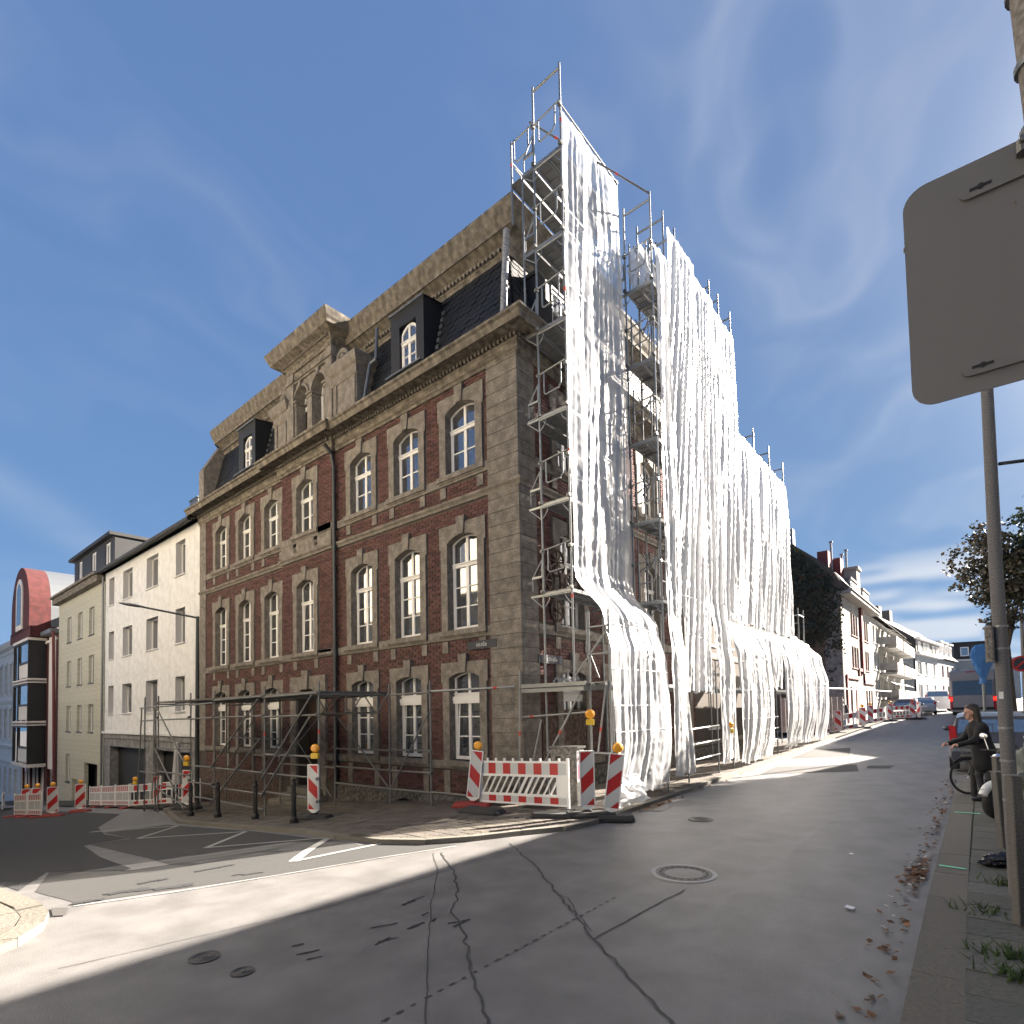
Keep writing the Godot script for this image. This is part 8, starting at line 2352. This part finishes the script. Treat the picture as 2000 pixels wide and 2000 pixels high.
	for e in [[8.1, 4.35, 90, "tuft of weeds between the slabs near the white framed board"], [8.2, 4.75, 130, "larger tuft of weeds by the foot of the tall grey post"], [8.15, 2.2, 60, "small tuft of weeds behind the rubbish bag"], [7.95, 3.3, 40, "sparse weeds in a slab joint of the near pavement"]]:
		b = MB.new()
		for i in e[2]:
			var q := Vector3(rng.randfn() * 0.10, 0, rng.randfn() * 0.07)
			var g := rng.randf_range(0.6, 1.3)
			b.col = Color(0.07 * g, 0.11 * g, 0.03 * g)
			var t := q + Vector3(rng.randfn() * 0.05, rng.randf_range(0.03, 0.11), rng.randfn() * 0.05)
			b.tri(q - Vector3(0.008, 0, 0), q + Vector3(0.008, 0, 0), t); b.tri(q - Vector3(0, 0, 0.008), q + Vector3(0, 0, 0.008), t)
		o = part(self, "weeds", b, "leaf"); o.position = gp(e[0], e[1], KERB)
		tag(o, e[3], "weeds")
	b = MB.new()
	for i in 420:
		var z := rng.randf_range(-7.0, 6.0)
		var x := 7.44 - absf(rng.randfn()) * 0.12
		if rng.randf() < 0.35: z = 1.9 + rng.randfn() * 0.35
		var g := rng.randf_range(0.4, 1.4)
		b.col = Color(0.16 * g, 0.085 * g, 0.045 * g) if rng.randf() < 0.9 else Color(0.5, 0.47, 0.42)
		leaf(b, gp(x, z, 0.012 + rng.randf() * 0.02), Vector3(rng.randfn() * 0.3, 1, rng.randfn() * 0.3).normalized(), rng.randf_range(0.03, 0.075))
	for i in 160:
		var z := rng.randf_range(-8.0, 0.4)
		if rng.randf() < 0.5: z = -1.1 + rng.randfn() * 0.35
		var g := rng.randf_range(0.4, 1.4)
		b.col = Color(0.2 * g, 0.11 * g, 0.05 * g)
		leaf(b, gp(2.63 + absf(rng.randfn()) * 0.1, z, 0.012 + rng.randf() * 0.02), Vector3(rng.randfn() * 0.3, 1, rng.randfn() * 0.3).normalized(), rng.randf_range(0.04, 0.08))
	o = part(self, "fallen_leaves", b, "litter")
	stuff(o); tag(o, "brown fallen leaves gathered in the gutters on both sides of the road", "fallen leaves")
	for e in [[6.95, 3.6, 0.12, "crushed white paper scrap in the gutter by the near pavement"], [6.6, 1.3, 0.07, "small white paper scrap lying on the road by the near pavement"]]:
		b = MB.new(); leaf(b, gp(e[0], e[1], 0.02), Vector3.UP, e[2]); b.xf.origin.y = 0.004; leaf(b, gp(e[0], e[1] + 0.02, 0.02), Vector3(0.2, 1, 0.1).normalized(), e[2] * 0.7)
		o = part(self, "paper_scrap", b, "white_plastic"); tag(o, e[3], "paper scrap")

func crumple(r: Vector3, s: int) -> MB:
	NZ.seed = s; NZ.frequency = 1.4; NZ.fractal_octaves = 3
	var b := MB.new()
	b.grid(func(u: float, v: float) -> Vector3:
		var a := u * TAU; var ph := (v - 0.5) * PI
		var d := Vector3(-cos(a) * cos(ph), sin(ph), sin(a) * cos(ph))
		return d * r * (1.0 + NZ.get_noise_3dv(d * 1.5) * 0.45 - absf(NZ.get_noise_3dv(d * 4.0)) * 0.22), 36, 24)
	return b
# ---------------------------------------------------------------- sky, sun, camera
func sky_image() -> Image:
	var w := 1024; var h := 512
	var im := Image.create(w, h, false, Image.FORMAT_RGBF)
	var a := FastNoiseLite.new(); a.seed = 4; a.frequency = 0.9; a.fractal_octaves = 6; a.fractal_gain = 0.55
	var c := FastNoiseLite.new(); c.seed = 9; c.frequency = 0.45; c.fractal_octaves = 5
	var d := FastNoiseLite.new(); d.seed = 15; d.frequency = 2.2; d.fractal_octaves = 4
	var s := SUN_DIR
	for j in h:
		var el := PI * (0.5 - (j + 0.5) / h)
		for i in w:
			var az := TAU * (i + 0.5) / w
			var v := Vector3(sin(az) * cos(el), sin(el), -cos(az) * cos(el))
			var y := maxf(v.y, 0.0)
			var t := pow(1.0 - y, 2.2)
			var col := Color(0.125, 0.235, 0.50).lerp(Color(0.22, 0.43, 0.74), t)
			var near := clampf((v.dot(s) + 1.0) * 0.5, 0.0, 1.0)
			col = col + Color(0.10, 0.09, 0.06) * pow(near, 8.0) + Color(3.0, 2.8, 2.4) * pow(near, 75.0)
			if v.y > 0.004:
				# thin cirrus in soft patches and streaks far overhead
				var px := v.x / (y + 0.30); var pz := v.z / (y + 0.30)
				var u := px * 0.35 + pz * 0.94; var k := px * 0.94 - pz * 0.35
				var warp := c.get_noise_2d(px * 1.3, pz * 1.3) * 1.6
				var n := a.get_noise_2d(u * 0.9 + warp, k * 1.7 - warp * 0.7) * 0.5 + 0.5
				var patch := c.get_noise_2d(px * 1.1 + 40.0, pz * 1.1) * 0.5 + 0.5
				var cover := smoothstep(0.40, 0.92, n) * smoothstep(0.35, 0.75, patch + 0.25 * near)
				var wisps := d.get_noise_2d(u * 0.7 + warp * 0.5, k * 3.2) * 0.5 + 0.5
				var m := clampf(cover * lerpf(0.55, 1.0, wisps) * lerpf(0.16, 0.42, pow(near, 1.5)), 0.0, 0.5)
				# one long pale streak and two contrails
				m = maxf(m, 0.30 * exp(-pow((el - 0.335 + (az - 4.78) * 0.55) / 0.030, 2.0)) * smoothstep(4.45, 4.75, az) * smoothstep(5.35, 5.0, az) * lerpf(0.4, 1.0, wisps))
				# cloud banks low over the end of the street
				var bank := smoothstep(0.01, 0.05, y) * (1.0 - smoothstep(0.17, 0.235, y))
				var bn := d.get_noise_2d(az * 1.6 + 3.0, y * 24.0) * 0.55 + c.get_noise_2d(az * 4.0, y * 26.0) * 0.6
				m = maxf(m, bank * smoothstep(-0.22, 0.18, bn) * lerpf(0.05, 0.95, pow(near, 2.6)))
				col = col.lerp(Color(0.50, 0.60, 0.78).lerp(Color(1.0, 1.0, 1.0), pow(near, 2.5)), m)
				col = col.lerp(Color(0.36, 0.56, 0.80), 0.45 * pow(1.0 - y, 12.0))
			col = col * SKY_SCALE
			im.set_pixel(i, j, col)
	return im

const EXPOSURE := 8.5
const SKY_SCALE := 1.0 / EXPOSURE
const SUN_DIR := Vector3(0.387, 0.469, -0.794)

func _ready() -> void:
	var cam := Camera3D.new()
	cam.name = "camera"
	add_child(cam)
	cam.position = Vector3(8.054, 2.127, 9.954)
	cam.rotation = Vector3(0.0414, 0.7001, -0.0201)
	cam.set_frustum(0.05 * 2000.0 / 1098.4, Vector2(0, 0.05 * 340.7 / 1098.4), 0.05, 900.0)
	cam.current = true
	var sky := Sky.new()
	var pm := PanoramaSkyMaterial.new()
	pm.panorama = ImageTexture.create_from_image(sky_image())
	sky.sky_material = pm
	var env := Environment.new()
	env.background_mode = Environment.BG_SKY
	env.sky = sky
	env.background_energy_multiplier = 1.0
	env.tonemap_mode = Environment.TONE_MAPPER_LINEAR
	env.tonemap_exposure = EXPOSURE
	env.sdfgi_enabled = true; env.ssao_enabled = true; env.ssil_enabled = true
	var we := WorldEnvironment.new()
	we.name = "environment"; we.environment = env
	add_child(we)
	var sun := DirectionalLight3D.new()
	sun.name = "sun"
	add_child(sun)
	sun.look_at_from_position(SUN_DIR * 50.0, Vector3.ZERO)
	sun.light_energy = 1.5; sun.light_color = Color(1.0, 0.95, 0.89); sun.light_angular_distance = 0.5; sun.shadow_enabled = true
	materials()
	setting()
	corner_house()
	side_street()
	long_street()
	long_scaffold()
	side_tunnel()
	sheets()
	road_works()
	rng.seed = 81
	tree("street tree with reddish green leaves behind the slim mast", gp(8.75, -15.0), 8.0, Vector3(-0.1, 0, 0.2), [[Vector3(-0.6, 6.9, 0.3), 0.75], [Vector3(0.1, 6.4, 0), 0.8], [Vector3(-0.9, 6.0, 0.4), 0.7], [Vector3(0.3, 5.5, 0.2), 0.9], [Vector3(-0.35, 5.2, 0.2), 0.75], [Vector3(-0.1, 4.4, 0.1), 0.6], [Vector3(0.7, 6.2, 0.0), 0.8]], 5200, 0.125, Color(0.055, 0.05, 0.032))
	tree("dense dark street tree at the right edge beyond the slim mast", gp(9.9, -15.6), 9.0, Vector3(0.1, 0, 0), [[Vector3(-0.2, 7.6, 0), 0.9], [Vector3(-0.5, 6.3, 0.2), 1.0], [Vector3(0.3, 6.5, 0), 1.2], [Vector3(-0.4, 5.3, 0.2), 0.9], [Vector3(0.6, 5.2, 0), 1.1]], 7000, 0.13, Color(0.035, 0.05, 0.022))
	vehicles()
	people()
	near_right()
	manhole("large round manhole cover with a pale ring in the road before the scaffold", 5.14, 3.31, 0.39, true)
	manhole("round cast iron cover in the road near the bottom, the larger of two", 2.79, 7.91, 0.125, false)
	manhole("small round cast iron cover in the road near the bottom", 3.36, 7.84, 0.09, false)
	manhole("small dark cover in the road near the kerb by the scaffold", 3.99, -0.12, 0.22, false)
	var b := MB.new()
	lay(b, pv([2.62, -1.1, 2.62, -0.45, 3.05, -0.5, 3.0, -1.1]), 0.5, 0.012)
	var o := part(self, "drain_cover", b, "iron"); tag(o, "flat drain cover in the gutter by the corner of the plastic sheets", "drain cover")
	b = MB.new()
	lay(b, pv([-0.02, 8.43, 0.13, 8.3, 0.42, 8.39, 0.33, 8.48]), 0.5, 0.012)
	o = part(self, "drain_cover", b, "iron"); tag(o, "worn drain grate in the gutter at the opposite corner", "drain cover")
